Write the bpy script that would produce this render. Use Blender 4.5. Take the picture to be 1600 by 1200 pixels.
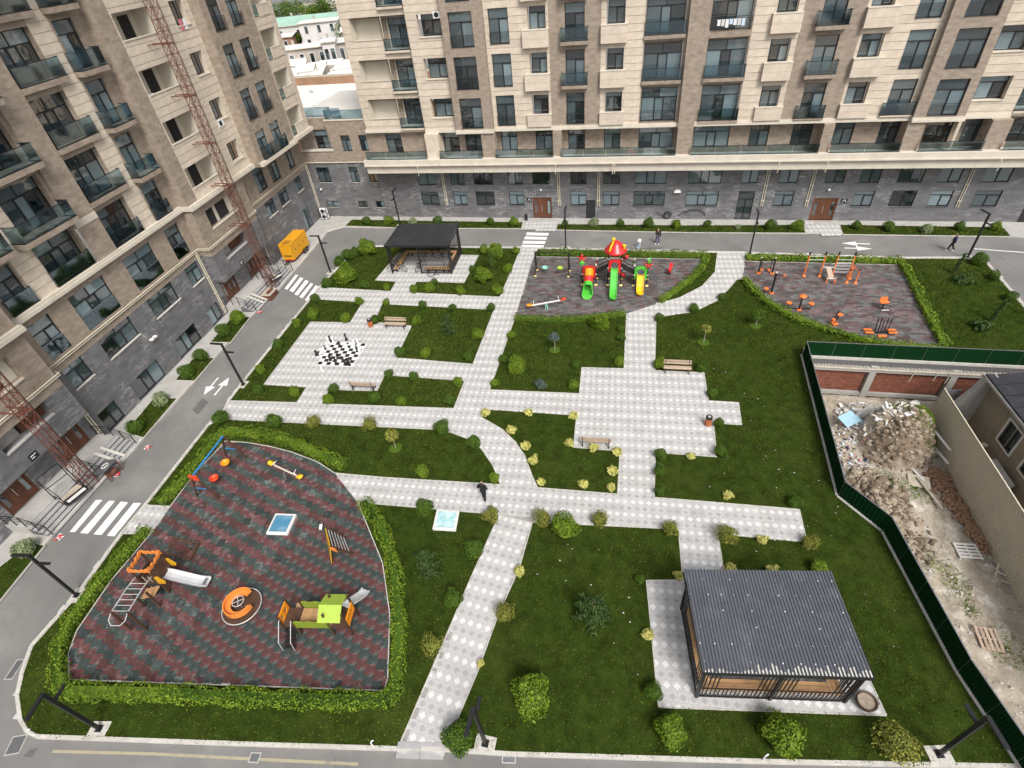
import bpy, math, random
import numpy as np
from math import sin, cos, pi, radians, atan2, hypot
from mathutils import Vector, Matrix

random.seed(11)
rng = np.random.default_rng(11)
for _o in list(bpy.data.objects):
    bpy.data.objects.remove(_o)
SC = bpy.context.scene
COL = SC.collection

# ---------------------------------------------------------------- camera
cam = bpy.data.cameras.new('camera')
cam.lens = 19.1186
cam.sensor_width = 36
cam.clip_end = 2000
cam_o = bpy.data.objects.new('camera', cam)
COL.objects.link(cam_o)
cam_o.matrix_world = Matrix(((0.974346, -0.073373, 0.21276, 0), (0.208246, 0.652431, -0.728676, 0),
                             (-0.085346, 0.754288, 0.650973, 27), (0, 0, 0, 1)))
SC.camera = cam_o

# ---------------------------------------------------------------- sky and sun (bright overcast)
SUN_EL, SUN_AZ = radians(50), radians(146)      # azimuth clockwise from +y (the far block)
world = bpy.data.worlds.new('World')
SC.world = world
world.use_nodes = True
wn = world.node_tree.nodes
wl = world.node_tree.links
bg = wn['Background']
sky = wn.new('ShaderNodeTexSky')
sky.sky_type = 'NISHITA'
sky.sun_disc = False
sky.sun_elevation = SUN_EL
sky.sun_rotation = SUN_AZ
sky.air_density = 1.0
sky.dust_density = 6.0
sky.ozone_density = 0.6
hs = wn.new('ShaderNodeHueSaturation')          # cloud cover takes the blue out of the light
hs.inputs['Saturation'].default_value = 0.35
wl.new(sky.outputs[0], hs.inputs['Color'])
wl.new(hs.outputs[0], bg.inputs['Color'])
bg.inputs['Strength'].default_value = 0.125
sun = bpy.data.lights.new('sun', 'SUN')
sun.energy = 1.9
sun.angle = radians(17)
sun.color = (1.0, 0.965, 0.91)
sun_o = bpy.data.objects.new('sun', sun)
COL.objects.link(sun_o)
sun_o.location = (40, -20, 80)
sun_o.rotation_euler = Vector((-sin(SUN_AZ) * cos(SUN_EL), -cos(SUN_AZ) * cos(SUN_EL), -sin(SUN_EL))).to_track_quat('-Z', 'Y').to_euler()
SC.view_settings.view_transform = 'Standard'
SC.view_settings.look = 'None'
SC.view_settings.exposure = 0.38
SC.view_settings.gamma = 1
SC.view_settings.use_curve_mapping = False
SC.render.engine = 'CYCLES'
SC.cycles.max_bounces = 6
SC.cycles.transparent_max_bounces = 12


# ---------------------------------------------------------------- mesh builder
class MB:
    def __init__(s):
        s.v, s.f, s.m = [], [], []

    def add(s, vs, fs, m=0):
        n = len(s.v)
        s.v += [tuple(p) for p in vs]
        s.f += [tuple(i + n for i in f) for f in fs]
        s.m += [m] * len(fs)
        return s

    def quad(s, a, b, c, d, m=0):
        return s.add([a, b, c, d], [(0, 1, 2, 3)], m)

    def box(s, x0, x1, y0, y1, z0, z1, m=0):
        return s.add([(x0, y0, z0), (x1, y0, z0), (x1, y1, z0), (x0, y1, z0), (x0, y0, z1), (x1, y0, z1), (x1, y1, z1), (x0, y1, z1)],
                     [(3, 2, 1, 0), (4, 5, 6, 7), (0, 1, 5, 4), (1, 2, 6, 5), (2, 3, 7, 6), (3, 0, 4, 7)], m)

    def bar(s, p, q, w, h=None, m=0):
        h = w if h is None else h
        p, q = Vector(p), Vector(q)
        d = (q - p).normalized()
        a = d.cross(Vector((0, 0, 1)))
        a = Vector((1, 0, 0)) if a.length < 1e-4 else a.normalized()
        b = a.cross(d)
        a, b = a * w / 2, b * h / 2
        return s.add([p - a - b, p + a - b, p + a + b, p - a + b, q - a - b, q + a - b, q + a + b, q - a + b],
                     [(3, 2, 1, 0), (4, 5, 6, 7), (0, 1, 5, 4), (1, 2, 6, 5), (2, 3, 7, 6), (3, 0, 4, 7)], m)

    def cyl(s, p, q, r, n=8, m=0, r2=None, cap=True):
        return s.tube([p, q], [r, r if r2 is None else r2], n, m, cap=cap)

    def tube(s, pts, r, n=6, m=0, closed=False, cap=True):
        pts = [Vector(p) for p in pts]
        k = len(pts)
        rs = r if isinstance(r, (list, tuple)) else [r] * k
        n0 = len(s.v)
        prev = None
        for i in range(k):
            if closed:
                d = pts[(i + 1) % k] - pts[i - 1]
            else:
                d = pts[min(i + 1, k - 1)] - pts[max(i - 1, 0)]
            d.normalize()
            if prev is None:
                a = d.cross(Vector((0, 0, 1)))
                if a.length < 1e-3:
                    a = d.cross(Vector((0, 1, 0)))
            else:
                a = prev - d * prev.dot(d)
            a.normalize()
            prev = a
            b = d.cross(a)
            for j in range(n):
                t = 2 * pi * j / n
                s.v.append(tuple(pts[i] + (a * cos(t) + b * sin(t)) * rs[i]))
        for i in range(k if closed else k - 1):
            for j in range(n):
                a0 = n0 + i * n
                b0 = n0 + ((i + 1) % k) * n
                s.f.append((a0 + j, a0 + (j + 1) % n, b0 + (j + 1) % n, b0 + j))
                s.m.append(m)
        if cap and not closed:
            s.f.append(tuple(n0 + j for j in reversed(range(n))))
            s.f.append(tuple(n0 + (k - 1) * n + j for j in range(n)))
            s.m += [m, m]
        return s

    def prism(s, pts, z0, z1, m=0):
        if sum(pts[i - 1][0] * pts[i][1] - pts[i][0] * pts[i - 1][1] for i in range(len(pts))) < 0:
            pts = pts[::-1]
        n = len(pts)
        fs = [tuple(range(n, 2 * n)), tuple(reversed(range(n)))]
        fs += [(i, (i + 1) % n, n + (i + 1) % n, n + i) for i in range(n)]
        return s.add([(p[0], p[1], z0) for p in pts] + [(p[0], p[1], z1) for p in pts], fs, m)

    def slab(s, pts, y0, y1, m=0):
        """outline in x-z pushed along y"""
        n = len(pts)
        fs = [tuple(range(n)), tuple(reversed(range(n, 2 * n)))]
        fs += [((i + 1) % n, i, n + i, n + (i + 1) % n) for i in range(n)]
        return s.add([(p[0], y0, p[1]) for p in pts] + [(p[0], y1, p[1]) for p in pts], fs, m)

    def lathe(s, prof, c=(0, 0, 0), n=14, m=0):
        n0 = len(s.v)
        for r, z in prof:
            for j in range(n):
                t = 2 * pi * j / n
                s.v.append((c[0] + r * cos(t), c[1] + r * sin(t), c[2] + z))
        for i in range(len(prof) - 1):
            for j in range(n):
                a, b = n0 + i * n, n0 + (i + 1) * n
                s.f.append((a + j, a + (j + 1) % n, b + (j + 1) % n, b + j))
                s.m.append(m)
        s.f.append(tuple(n0 + j for j in reversed(range(n))))
        s.f.append(tuple(n0 + (len(prof) - 1) * n + j for j in range(n)))
        s.m += [m, m]
        return s

    def ball(s, c, r, n=10, m=0):
        r = r if isinstance(r, tuple) else (r, r, r)
        k = max(4, n // 2)
        n0 = len(s.v)
        for i in range(1, k):
            t = pi * i / k
            for j in range(n):
                a = 2 * pi * j / n
                s.v.append((c[0] + r[0] * sin(t) * cos(a), c[1] + r[1] * sin(t) * sin(a), c[2] - r[2] * cos(t)))
        for i in range(k - 2):
            for j in range(n):
                a, b = n0 + i * n, n0 + (i + 1) * n
                s.f.append((a + j, a + (j + 1) % n, b + (j + 1) % n, b + j))
                s.m.append(m)
        q = len(s.v)
        s.v += [(c[0], c[1], c[2] - r[2]), (c[0], c[1], c[2] + r[2])]
        for j in range(n):
            s.f.append((q, n0 + (j + 1) % n, n0 + j))
            s.f.append((n0 + (k - 2) * n + j, n0 + (k - 2) * n + (j + 1) % n, q + 1))
            s.m += [m, m]
        return s

    def mesh(s, name, mats, smooth=False):
        me = bpy.data.meshes.new(name)
        me.from_pydata(s.v, [], s.f)
        for mt in (mats if isinstance(mats, (list, tuple)) else [mats]):
            me.materials.append(MT[mt] if isinstance(mt, str) else mt)
        if len(me.materials) > 1:
            me.polygons.foreach_set('material_index', s.m)
        if smooth:
            me.polygons.foreach_set('use_smooth', [True] * len(s.f))
        me.update()
        return me

    def obj(s, name, mats, parent=None, smooth=False):
        return link(name, s.mesh(name, mats, smooth), parent)


def link(name, data, parent=None, loc=None, rz=None):
    o = bpy.data.objects.new(name, data)
    COL.objects.link(o)
    if parent:
        o.parent = parent
    if loc is not None:
        o.location = loc
    if rz is not None:
        o.rotation_euler = (0, 0, rz)
    return o


def tag(o, label=None, cat=None, group=None, kind=None):
    if label:
        o['label'] = label
    if cat:
        o['category'] = cat
    if group:
        o['group'] = group
    if kind:
        o['kind'] = kind
    return o


def thing(name, label, cat, loc=(0, 0, 0), rz=0, group=None, sc=1):
    o = link(name, None)
    o.location = loc if len(loc) == 3 else (loc[0], loc[1], PZ)
    o.rotation_euler = (0, 0, rz)
    o.scale = (sc, sc, sc)
    return tag(o, label, cat, group)


def dup(root, label=None, loc=None, rz=None, sc=None, parent=None):
    r = root.copy()
    COL.objects.link(r)
    if loc is not None:
        r.location = loc if len(loc) == 3 else (loc[0], loc[1], PZ)
    if rz is not None:
        r.rotation_euler = (0, 0, rz)
    if sc is not None:
        r.scale = (sc, sc, sc)
    if label:
        r['label'] = label
    if parent:
        r.parent = parent
    for ch in root.children:
        dup(ch, parent=r)
    return r


def struct(name, mb, mats):
    return tag(mb.obj(name, mats), kind='structure')


def xy(p, z=0.0):
    return (p[0], p[1], z)


def inpoly(P, poly):
    """numpy point in polygon"""
    x, y = P[:, 0], P[:, 1]
    r = np.zeros(len(P), bool)
    n = len(poly)
    for i in range(n):
        x0, y0 = poly[i - 1]
        x1, y1 = poly[i]
        c = (y0 > y) != (y1 > y)
        if y1 != y0:
            r ^= c & (x < (x1 - x0) * (y - y0) / (y1 - y0) + x0)
    return r


PZ = 0.14          # level of lawns and paving
MT = {}


def nd(nt, typ, **kw):
    n = nt.nodes.new(typ)
    for k, v in kw.items():
        if k in n.inputs:
            n.inputs[k].default_value = v
        else:
            setattr(n, k, v)
    return n


def mat(name, col, rough=0.8, var=0.12, scale=2.0, metal=0.0, bump=0.0, bscale=None, spec=0.5, col2=None, stretch=None,
        isl=0.0, rnd=0.0, detail=6.0, dirt=None, trans=0.0):
    m = bpy.data.materials.new(name)
    m.use_nodes = True
    nt = m.node_tree
    L = nt.links
    b = nt.nodes['Principled BSDF']
    b.inputs['Roughness'].default_value = rough
    b.inputs['Metallic'].default_value = metal
    b.inputs['Specular IOR Level'].default_value = spec
    tc = nd(nt, 'ShaderNodeTexCoord')
    vec = tc.outputs['Object']
    if stretch:
        mp = nd(nt, 'ShaderNodeMapping')
        mp.inputs['Scale'].default_value = stretch[:3]
        if len(stretch) > 3:
            mp.inputs['Rotation'].default_value = stretch[3]
        L.new(vec, mp.inputs['Vector'])
        vec = mp.outputs[0]
    nz = nd(nt, 'ShaderNodeTexNoise', Scale=scale, Detail=detail, Roughness=0.62)
    L.new(vec, nz.inputs['Vector'])
    mr = nd(nt, 'ShaderNodeMapRange')
    mr.inputs['From Min'].default_value = 0.3
    mr.inputs['From Max'].default_value = 0.7
    L.new(nz.outputs['Fac'], mr.inputs['Value'])
    mx = nd(nt, 'ShaderNodeMix', data_type='RGBA')
    c2 = col2 if col2 else tuple(min(1, c * (1 + var)) for c in col)
    c1 = col if col2 else tuple(c * (1 - var) for c in col)
    mx.inputs[6].default_value = (*c1, 1)
    mx.inputs[7].default_value = (*c2, 1)
    L.new(mr.outputs[0], mx.inputs[0])
    out = mx.outputs[2]
    if dirt:                                     # (colour, scale, amount): stains with a shape of their own
        n2 = nd(nt, 'ShaderNodeTexNoise', Scale=dirt[1], Detail=8.0, Roughness=0.68)
        L.new(tc.outputs['Object'], n2.inputs['Vector'])
        m2 = nd(nt, 'ShaderNodeMapRange')
        m2.inputs['From Min'].default_value = 0.52
        m2.inputs['From Max'].default_value = 0.74
        m2.inputs['To Max'].default_value = dirt[2]
        L.new(n2.outputs['Fac'], m2.inputs['Value'])
        x2 = nd(nt, 'ShaderNodeMix', data_type='RGBA')
        x2.inputs[7].default_value = (*dirt[0], 1)
        L.new(out, x2.inputs[6])
        L.new(m2.outputs[0], x2.inputs[0])
        out = x2.outputs[2]
    if isl or rnd:
        h = nd(nt, 'ShaderNodeHueSaturation')
        src = nd(nt, 'ShaderNodeNewGeometry').outputs['Random Per Island'] if isl else nd(nt, 'ShaderNodeObjectInfo').outputs['Random']
        a = isl or rnd
        v = nd(nt, 'ShaderNodeMapRange')
        v.inputs['To Min'].default_value = 1 - a
        v.inputs['To Max'].default_value = 1 + a
        L.new(src, v.inputs['Value'])
        L.new(v.outputs[0], h.inputs['Value'])
        if isl:
            hh = nd(nt, 'ShaderNodeMapRange')
            hh.inputs['To Min'].default_value = 0.5 + isl * 0.035
            hh.inputs['To Max'].default_value = 0.5 - isl * 0.035
            L.new(src, hh.inputs['Value'])
            L.new(hh.outputs[0], h.inputs['Hue'])
        L.new(out, h.inputs['Color'])
        out = h.outputs[0]
    L.new(out, b.inputs['Base Color'])
    if bump:
        bn = nd(nt, 'ShaderNodeTexNoise', Scale=bscale or scale * 6, Detail=6.0, Roughness=0.6)
        L.new(vec, bn.inputs['Vector'])
        bp = nd(nt, 'ShaderNodeBump', Strength=bump, Distance=0.03)
        L.new(bn.outputs['Fac'], bp.inputs['Height'])
        L.new(bp.outputs[0], b.inputs['Normal'])
    if trans:                                    # leaves let some light through
        td = nd(nt, 'ShaderNodeBsdfTranslucent')
        L.new(out, td.inputs['Color'])
        ms = nd(nt, 'ShaderNodeMixShader')
        ms.inputs[0].default_value = trans
        L.new(b.outputs[0], ms.inputs[1])
        L.new(td.outputs[0], ms.inputs[2])
        L.new(ms.outputs[0], nt.nodes['Material Output'].inputs['Surface'])
    MT[name] = m
    return m


mat('beige', (0.57, 0.495, 0.405), 0.75, 0.13, 1.6, bump=0.25, bscale=14, rnd=0.05)
mat('cream', (0.62, 0.58, 0.49), 0.85, 0.05, 1.0)
mat('coping', (0.58, 0.53, 0.45), 0.7, 0.08, 1.0, dirt=((0.35, 0.31, 0.26), 0.8, 0.4))
mat('brown', (0.215, 0.170, 0.132), 0.7, 0.2, 2.0, bump=0.3, bscale=12, col2=(0.37, 0.308, 0.25), stretch=(0.8, 0.8, 1.7), detail=4.5)
mat('asphalt', (0.145, 0.143, 0.139), 0.9, 0.1, 0.22, bump=0.35, bscale=26, col2=(0.205, 0.203, 0.197), detail=10.0, dirt=((0.29, 0.28, 0.255), 0.13, 0.7))
mat('concrete', (0.40, 0.39, 0.37), 0.9, 0.12, 1.3, bump=0.2, dirt=((0.24, 0.23, 0.21), 0.5, 0.5))
mat('kerb', (0.50, 0.48, 0.44), 0.9, 0.15, 1.6, bump=0.2, dirt=((0.28, 0.26, 0.23), 1.1, 0.6))
mat('granite', (0.34, 0.34, 0.345), 0.5, 0.12, 9, dirt=((0.5, 0.49, 0.47), 0.6, 0.5))
mat('riser', (0.12, 0.12, 0.125), 0.6, 0.15, 6)
mat('paint', (0.80, 0.80, 0.79), 0.7, 0.05, 2, dirt=((0.45, 0.45, 0.44), 2.5, 0.45))
mat('yellow_line', (0.36, 0.32, 0.22), 0.9, 0.1, 2, dirt=((0.20, 0.195, 0.185), 1.5, 0.9))
mat('paver', (0.445, 0.44, 0.435), 0.85, 0.10, 10, bump=0.15, bscale=40, isl=0.09, dirt=((0.38, 0.36, 0.33), 0.35, 0.6))
mat('paver_white', (0.60, 0.60, 0.598), 0.8, 0.06, 10, isl=0.06, dirt=((0.5, 0.48, 0.45), 0.35, 0.6))
mat('paver_dark', (0.335, 0.33, 0.332), 0.85, 0.10, 10, isl=0.06, dirt=((0.28, 0.27, 0.25), 0.35, 0.5))
mat('joint', (0.30, 0.29, 0.275), 0.95, 0.2, 3)
mat('chess_black', (0.012, 0.012, 0.013), 0.35, 0.1, 3)
mat('chess_white', (0.82, 0.82, 0.80), 0.35, 0.03, 3)
mat('rubber_red', (0.105, 0.045, 0.045), 0.95, 0.3, 7, bump=0.4, bscale=60, isl=0.3, spec=0.2, stretch=(1, 3.2, 1, (0, 0, 0.35)), dirt=((0.31, 0.28, 0.27), 3.2, 0.6))
mat('rubber_green', (0.045, 0.06, 0.057), 0.95, 0.3, 7, bump=0.4, bscale=60, isl=0.3, spec=0.2, stretch=(1, 3.2, 1, (0, 0, 0.35)), dirt=((0.27, 0.29, 0.285), 3.2, 0.6))
mat('rubber_plum', (0.105, 0.07, 0.07), 0.9, 0.25, 4, bump=0.4, isl=0.4, dirt=((0.26, 0.24, 0.23), 0.6, 0.4))
mat('rubber_grey', (0.10, 0.10, 0.10), 0.9, 0.25, 4, bump=0.4, isl=0.4, dirt=((0.26, 0.25, 0.24), 0.6, 0.4))
mat('soil', (0.026, 0.042, 0.006), 1.0, 0.4, 1.5, spec=0.05, dirt=((0.055, 0.068, 0.014), 0.25, 0.7))
mat('blade', (0.030, 0.059, 0.0045), 0.95, 0.35, 0.085, spec=0.08, isl=0.6, col2=(0.108, 0.142, 0.022), trans=0.12, detail=10.0, dirt=((0.135, 0.145, 0.042), 1.7, 0.7))
mat('earth', (0.27, 0.225, 0.17), 1.0, 0.35, 1.6, bump=1.0, bscale=7, col2=(0.44, 0.39, 0.32), dirt=((0.70, 0.67, 0.62), 1.1, 0.95))
mat('earth_dark', (0.115, 0.082, 0.056), 1.0, 0.35, 1.6, bump=1.0, bscale=5, col2=(0.22, 0.17, 0.12), dirt=((0.36, 0.31, 0.25), 0.9, 0.6))
mat('rubble', (0.48, 0.46, 0.43), 0.95, 0.3, 2, isl=0.4)
mat('black_metal', (0.012, 0.012, 0.013), 0.45, 0.15, 4)
mat('dark_frame', (0.014, 0.016, 0.019), 0.4, 0.1, 3)
mat('grey_metal', (0.30, 0.31, 0.33), 0.35, 0.1, 4, metal=0.7)
mat('steel', (0.72, 0.73, 0.74), 0.38, 0.06, 4, metal=0.5)
mat('white_pl', (0.78, 0.78, 0.77), 0.5, 0.05, 4)
mat('pipe', (0.58, 0.53, 0.42), 0.5, 0.06, 2)
mat('rust', (0.085, 0.028, 0.018), 0.8, 0.35, 3, col2=(0.19, 0.07, 0.045))
mat('door_wood', (0.115, 0.042, 0.020), 0.5, 0.25, 1.2, stretch=(6, 6, 0.6), rnd=0.15)
mat('wood', (0.46, 0.27, 0.13), 0.65, 0.18, 1.6, stretch=(1, 7, 1), rnd=0.12)
mat('bench_wood', (0.43, 0.33, 0.25), 0.65, 0.2, 1.6, stretch=(1, 9, 1), rnd=0.12)
mat('old_wood', (0.52, 0.46, 0.37), 0.9, 0.2, 2, rnd=0.2)
mat('dark_wood', (0.075, 0.038, 0.022), 0.6, 0.25, 2, stretch=(5, 5, 0.7))
mat('roof_metal', (0.088, 0.095, 0.112), 0.42, 0.12, 0.9, dirt=((0.24, 0.25, 0.27), 1.2, 0.3))
mat('roof_dark', (0.028, 0.030, 0.035), 0.45, 0.2, 1.2, dirt=((0.12, 0.12, 0.12), 2.0, 0.4))
mat('gen_yellow', (0.70, 0.33, 0.012), 0.45, 0.06, 1, dirt=((0.42, 0.24, 0.06), 1.5, 0.5))
mat('orange', (0.72, 0.235, 0.045), 0.4, 0.07, 2)
mat('gym_orange', (0.78, 0.20, 0.045), 0.45, 0.08, 3)
mat('bin_orange', (0.42, 0.135, 0.045), 0.55, 0.2, 3)
mat('red', (0.62, 0.025, 0.028), 0.3, 0.06, 2)
mat('red_orange', (0.72, 0.06, 0.012), 0.35, 0.06, 2)
mat('green_pl', (0.075, 0.46, 0.045), 0.3, 0.06, 2)
mat('yellow_pl', (0.85, 0.48, 0.01), 0.3, 0.06, 2)
mat('pale_yellow', (0.80, 0.66, 0.20), 0.4, 0.06, 2)
mat('amber', (0.85, 0.30, 0.012), 0.3, 0.06, 2)
mat('lime', (0.33, 0.47, 0.055), 0.5, 0.06, 2)
mat('olive_panel', (0.20, 0.27, 0.025), 0.55, 0.1, 2)
mat('mustard', (0.60, 0.33, 0.012), 0.5, 0.1, 2)
mat('teal_pl', (0.25, 0.55, 0.45), 0.35, 0.06, 2)
mat('blue', (0.03, 0.20, 0.48), 0.4, 0.1, 2)
mat('sky_blue', (0.075, 0.23, 0.36), 0.3, 0.12, 2, dirt=((0.4, 0.45, 0.48), 1.5, 0.6))
mat('turquoise', (0.16, 0.44, 0.48), 0.5, 0.1, 3.5, col2=(0.62, 0.72, 0.72))
mat('pale_blue', (0.42, 0.66, 0.78), 0.6, 0.1, 2)
mat('fence_green', (0.003, 0.030, 0.008), 0.95, 0.5, 14, bump=0.6, bscale=40, spec=0.1)
mat('fence_beige', (0.56, 0.51, 0.40), 0.5, 0.05, 1)
mat('brick', (0.20, 0.075, 0.046), 0.9, 0.25, 3, isl=0.3, rnd=0.25)
mat('mortar', (0.20, 0.15, 0.12), 0.95, 0.2, 3)
mat('old_concrete', (0.36, 0.35, 0.33), 0.95, 0.18, 1.2, bump=0.4, dirt=((0.18, 0.17, 0.15), 0.6, 0.7))
mat('old_plaster', (0.27, 0.225, 0.165), 0.95, 0.2, 0.7, bump=0.3, dirt=((0.12, 0.10, 0.08), 0.5, 0.7))
mat('house_white', (0.62, 0.60, 0.58), 0.9, 0.12, 0.4)
mat('house_grey', (0.40, 0.36, 0.32), 0.9, 0.15, 0.3)
mat('roof_pale', (0.66, 0.64, 0.60), 0.8, 0.12, 0.2)
mat('roof_green', (0.30, 0.47, 0.38), 0.8, 0.12, 0.2)
mat('white_roof', (0.74, 0.70, 0.64), 0.8, 0.06, 0.15)
mat('rust_wall', (0.30, 0.18, 0.11), 0.9, 0.25, 0.5)
mat('hose', (0.01, 0.01, 0.011), 0.6, 0.1, 3)
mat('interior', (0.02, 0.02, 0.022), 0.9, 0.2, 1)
mat('ash', (0.30, 0.25, 0.19), 0.95, 0.25, 5)
mat('skin', (0.50, 0.30, 0.21), 0.6, 0.05, 3)
mat('hair', (0.012, 0.010, 0.009), 0.7, 0.2, 8)
mat('cloth_black', (0.010, 0.010, 0.012), 0.9, 0.2, 6)
mat('cloth_navy', (0.014, 0.024, 0.075), 0.9, 0.2, 6)
mat('cloth_denim', (0.055, 0.085, 0.16), 0.9, 0.2, 6)
mat('cloth_white', (0.70, 0.71, 0.74), 0.9, 0.06, 6)
mat('cloth_pale', (0.50, 0.62, 0.74), 0.9, 0.06, 6)
mat('cloth_pink', (0.60, 0.16, 0.22), 0.9, 0.1, 6)
mat('bark', (0.14, 0.10, 0.07), 0.95, 0.3, 5)
mat('pale_bark', (0.34, 0.30, 0.24), 0.95, 0.2, 5)
LK = dict(rough=0.55, spec=0.22, trans=0.22)
mat('leaf_hedge', (0.098, 0.175, 0.011), isl=0.55, col2=(0.19, 0.28, 0.026), var=0.2, scale=0.8, **LK)
mat('leaf_hedge_dark', (0.065, 0.125, 0.012), isl=0.5, col2=(0.13, 0.20, 0.022), scale=0.8, **LK)
mat('leaf_light', (0.085, 0.16, 0.010), isl=0.55, col2=(0.185, 0.27, 0.024), scale=1.2, **LK)
mat('leaf_dark', (0.045, 0.10, 0.010), isl=0.5, col2=(0.095, 0.165, 0.018), scale=1.2, **LK)
mat('leaf_olive', (0.13, 0.165, 0.025), isl=0.45, col2=(0.29, 0.29, 0.06), scale=1.5, **LK)
mat('leaf_yellow', (0.42, 0.43, 0.10), isl=0.3, col2=(0.66, 0.62, 0.23), scale=3, **LK)
mat('leaf_pale', (0.12, 0.18, 0.06), isl=0.4, col2=(0.38, 0.43, 0.25), scale=4, **LK)
mat('leaf_grey', (0.075, 0.105, 0.095), isl=0.4, col2=(0.14, 0.18, 0.16), scale=3, **LK)
mat('leaf_conifer', (0.030, 0.065, 0.018), isl=0.4, col2=(0.07, 0.125, 0.03), scale=1.5, **LK)
mat('leaf_far', (0.075, 0.135, 0.025), isl=0.4, col2=(0.14, 0.22, 0.05), scale=0.3, **LK)


def grey_stone():
    """dark grey cladding slabs with pale slanting veins and thin joints"""
    m = mat('greystone', (0.098, 0.098, 0.103), 0.5, 0.22, 1.3, bump=0.1, bscale=12, col2=(0.178, 0.178, 0.186), stretch=(0.6, 0.6, 1.6, (0, 0.42, 0)), detail=5.0)
    nt = m.node_tree
    L = nt.links
    b = nt.nodes['Principled BSDF']
    old = b.inputs['Base Color'].links[0].from_socket
    tc = nd(nt, 'ShaderNodeTexCoord')
    mp = nd(nt, 'ShaderNodeMapping')
    mp.inputs['Rotation'].default_value = (0, radians(24), 0)
    mp.inputs['Scale'].default_value = (0.35, 0.35, 1.6)
    L.new(tc.outputs['Object'], mp.inputs['Vector'])
    nz = nd(nt, 'ShaderNodeTexNoise', Scale=1.7, Detail=5.0, Roughness=0.55, Distortion=0.8)
    L.new(mp.outputs[0], nz.inputs['Vector'])
    cr = nd(nt, 'ShaderNodeValToRGB')
    e = cr.color_ramp.elements
    e[0].position, e[0].color = 0.468, (0, 0, 0, 1)
    e[1].position, e[1].color = 0.5, (1, 1, 1, 1)
    x = cr.color_ramp.elements.new(0.532)
    x.color = (0, 0, 0, 1)
    L.new(nz.outputs['Fac'], cr.inputs[0])
    n2 = nd(nt, 'ShaderNodeTexNoise', Scale=0.55, Detail=2.0)
    L.new(tc.outputs['Object'], n2.inputs['Vector'])
    mr = nd(nt, 'ShaderNodeMapRange')
    mr.inputs['From Min'].default_value = 0.44
    mr.inputs['From Max'].default_value = 0.6
    mr.inputs['To Max'].default_value = 0.75
    L.new(n2.outputs['Fac'], mr.inputs['Value'])
    mu = nd(nt, 'ShaderNodeMath', operation='MULTIPLY')
    L.new(cr.outputs[0], mu.inputs[0])
    L.new(mr.outputs[0], mu.inputs[1])
    mx = nd(nt, 'ShaderNodeMix', data_type='RGBA')
    mx.inputs[7].default_value = (0.42, 0.42, 0.43, 1)
    L.new(mu.outputs[0], mx.inputs[0])
    L.new(old, mx.inputs[6])
    L.new(mx.outputs[2], b.inputs['Base Color'])


grey_stone()


def soil_mix():
    """pit floor: dusty pale ground, brown clay where the 'clay' attribute says so"""
    m = MT['earth']
    nt = m.node_tree
    L = nt.links
    b = nt.nodes['Principled BSDF']
    old = b.inputs['Base Color'].links[0].from_socket
    at = nd(nt, 'ShaderNodeAttribute', attribute_name='clay')
    nz = nd(nt, 'ShaderNodeTexNoise', Scale=1.4, Detail=7.0, Roughness=0.7)
    tc = nd(nt, 'ShaderNodeTexCoord')
    L.new(tc.outputs['Object'], nz.inputs['Vector'])
    ad = nd(nt, 'ShaderNodeMath', operation='ADD')
    L.new(at.outputs['Fac'], ad.inputs[0])
    L.new(nz.outputs['Fac'], ad.inputs[1])
    mr = nd(nt, 'ShaderNodeMapRange')
    mr.inputs['From Min'].default_value = 0.72
    mr.inputs['From Max'].default_value = 1.05
    L.new(ad.outputs[0], mr.inputs['Value'])
    n2 = nd(nt, 'ShaderNodeTexNoise', Scale=5.0, Detail=6.0)
    L.new(tc.outputs['Object'], n2.inputs['Vector'])
    cl = nd(nt, 'ShaderNodeMix', data_type='RGBA')
    cl.inputs[6].default_value = (0.085, 0.058, 0.038, 1)
    cl.inputs[7].default_value = (0.29, 0.22, 0.155, 1)
    L.new(n2.outputs['Fac'], cl.inputs[0])
    mx = nd(nt, 'ShaderNodeMix', data_type='RGBA')
    L.new(mr.outputs[0], mx.inputs[0])
    L.new(old, mx.inputs[6])
    L.new(cl.outputs[2], mx.inputs[7])
    L.new(mx.outputs[2], b.inputs['Base Color'])


soil_mix()


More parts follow.
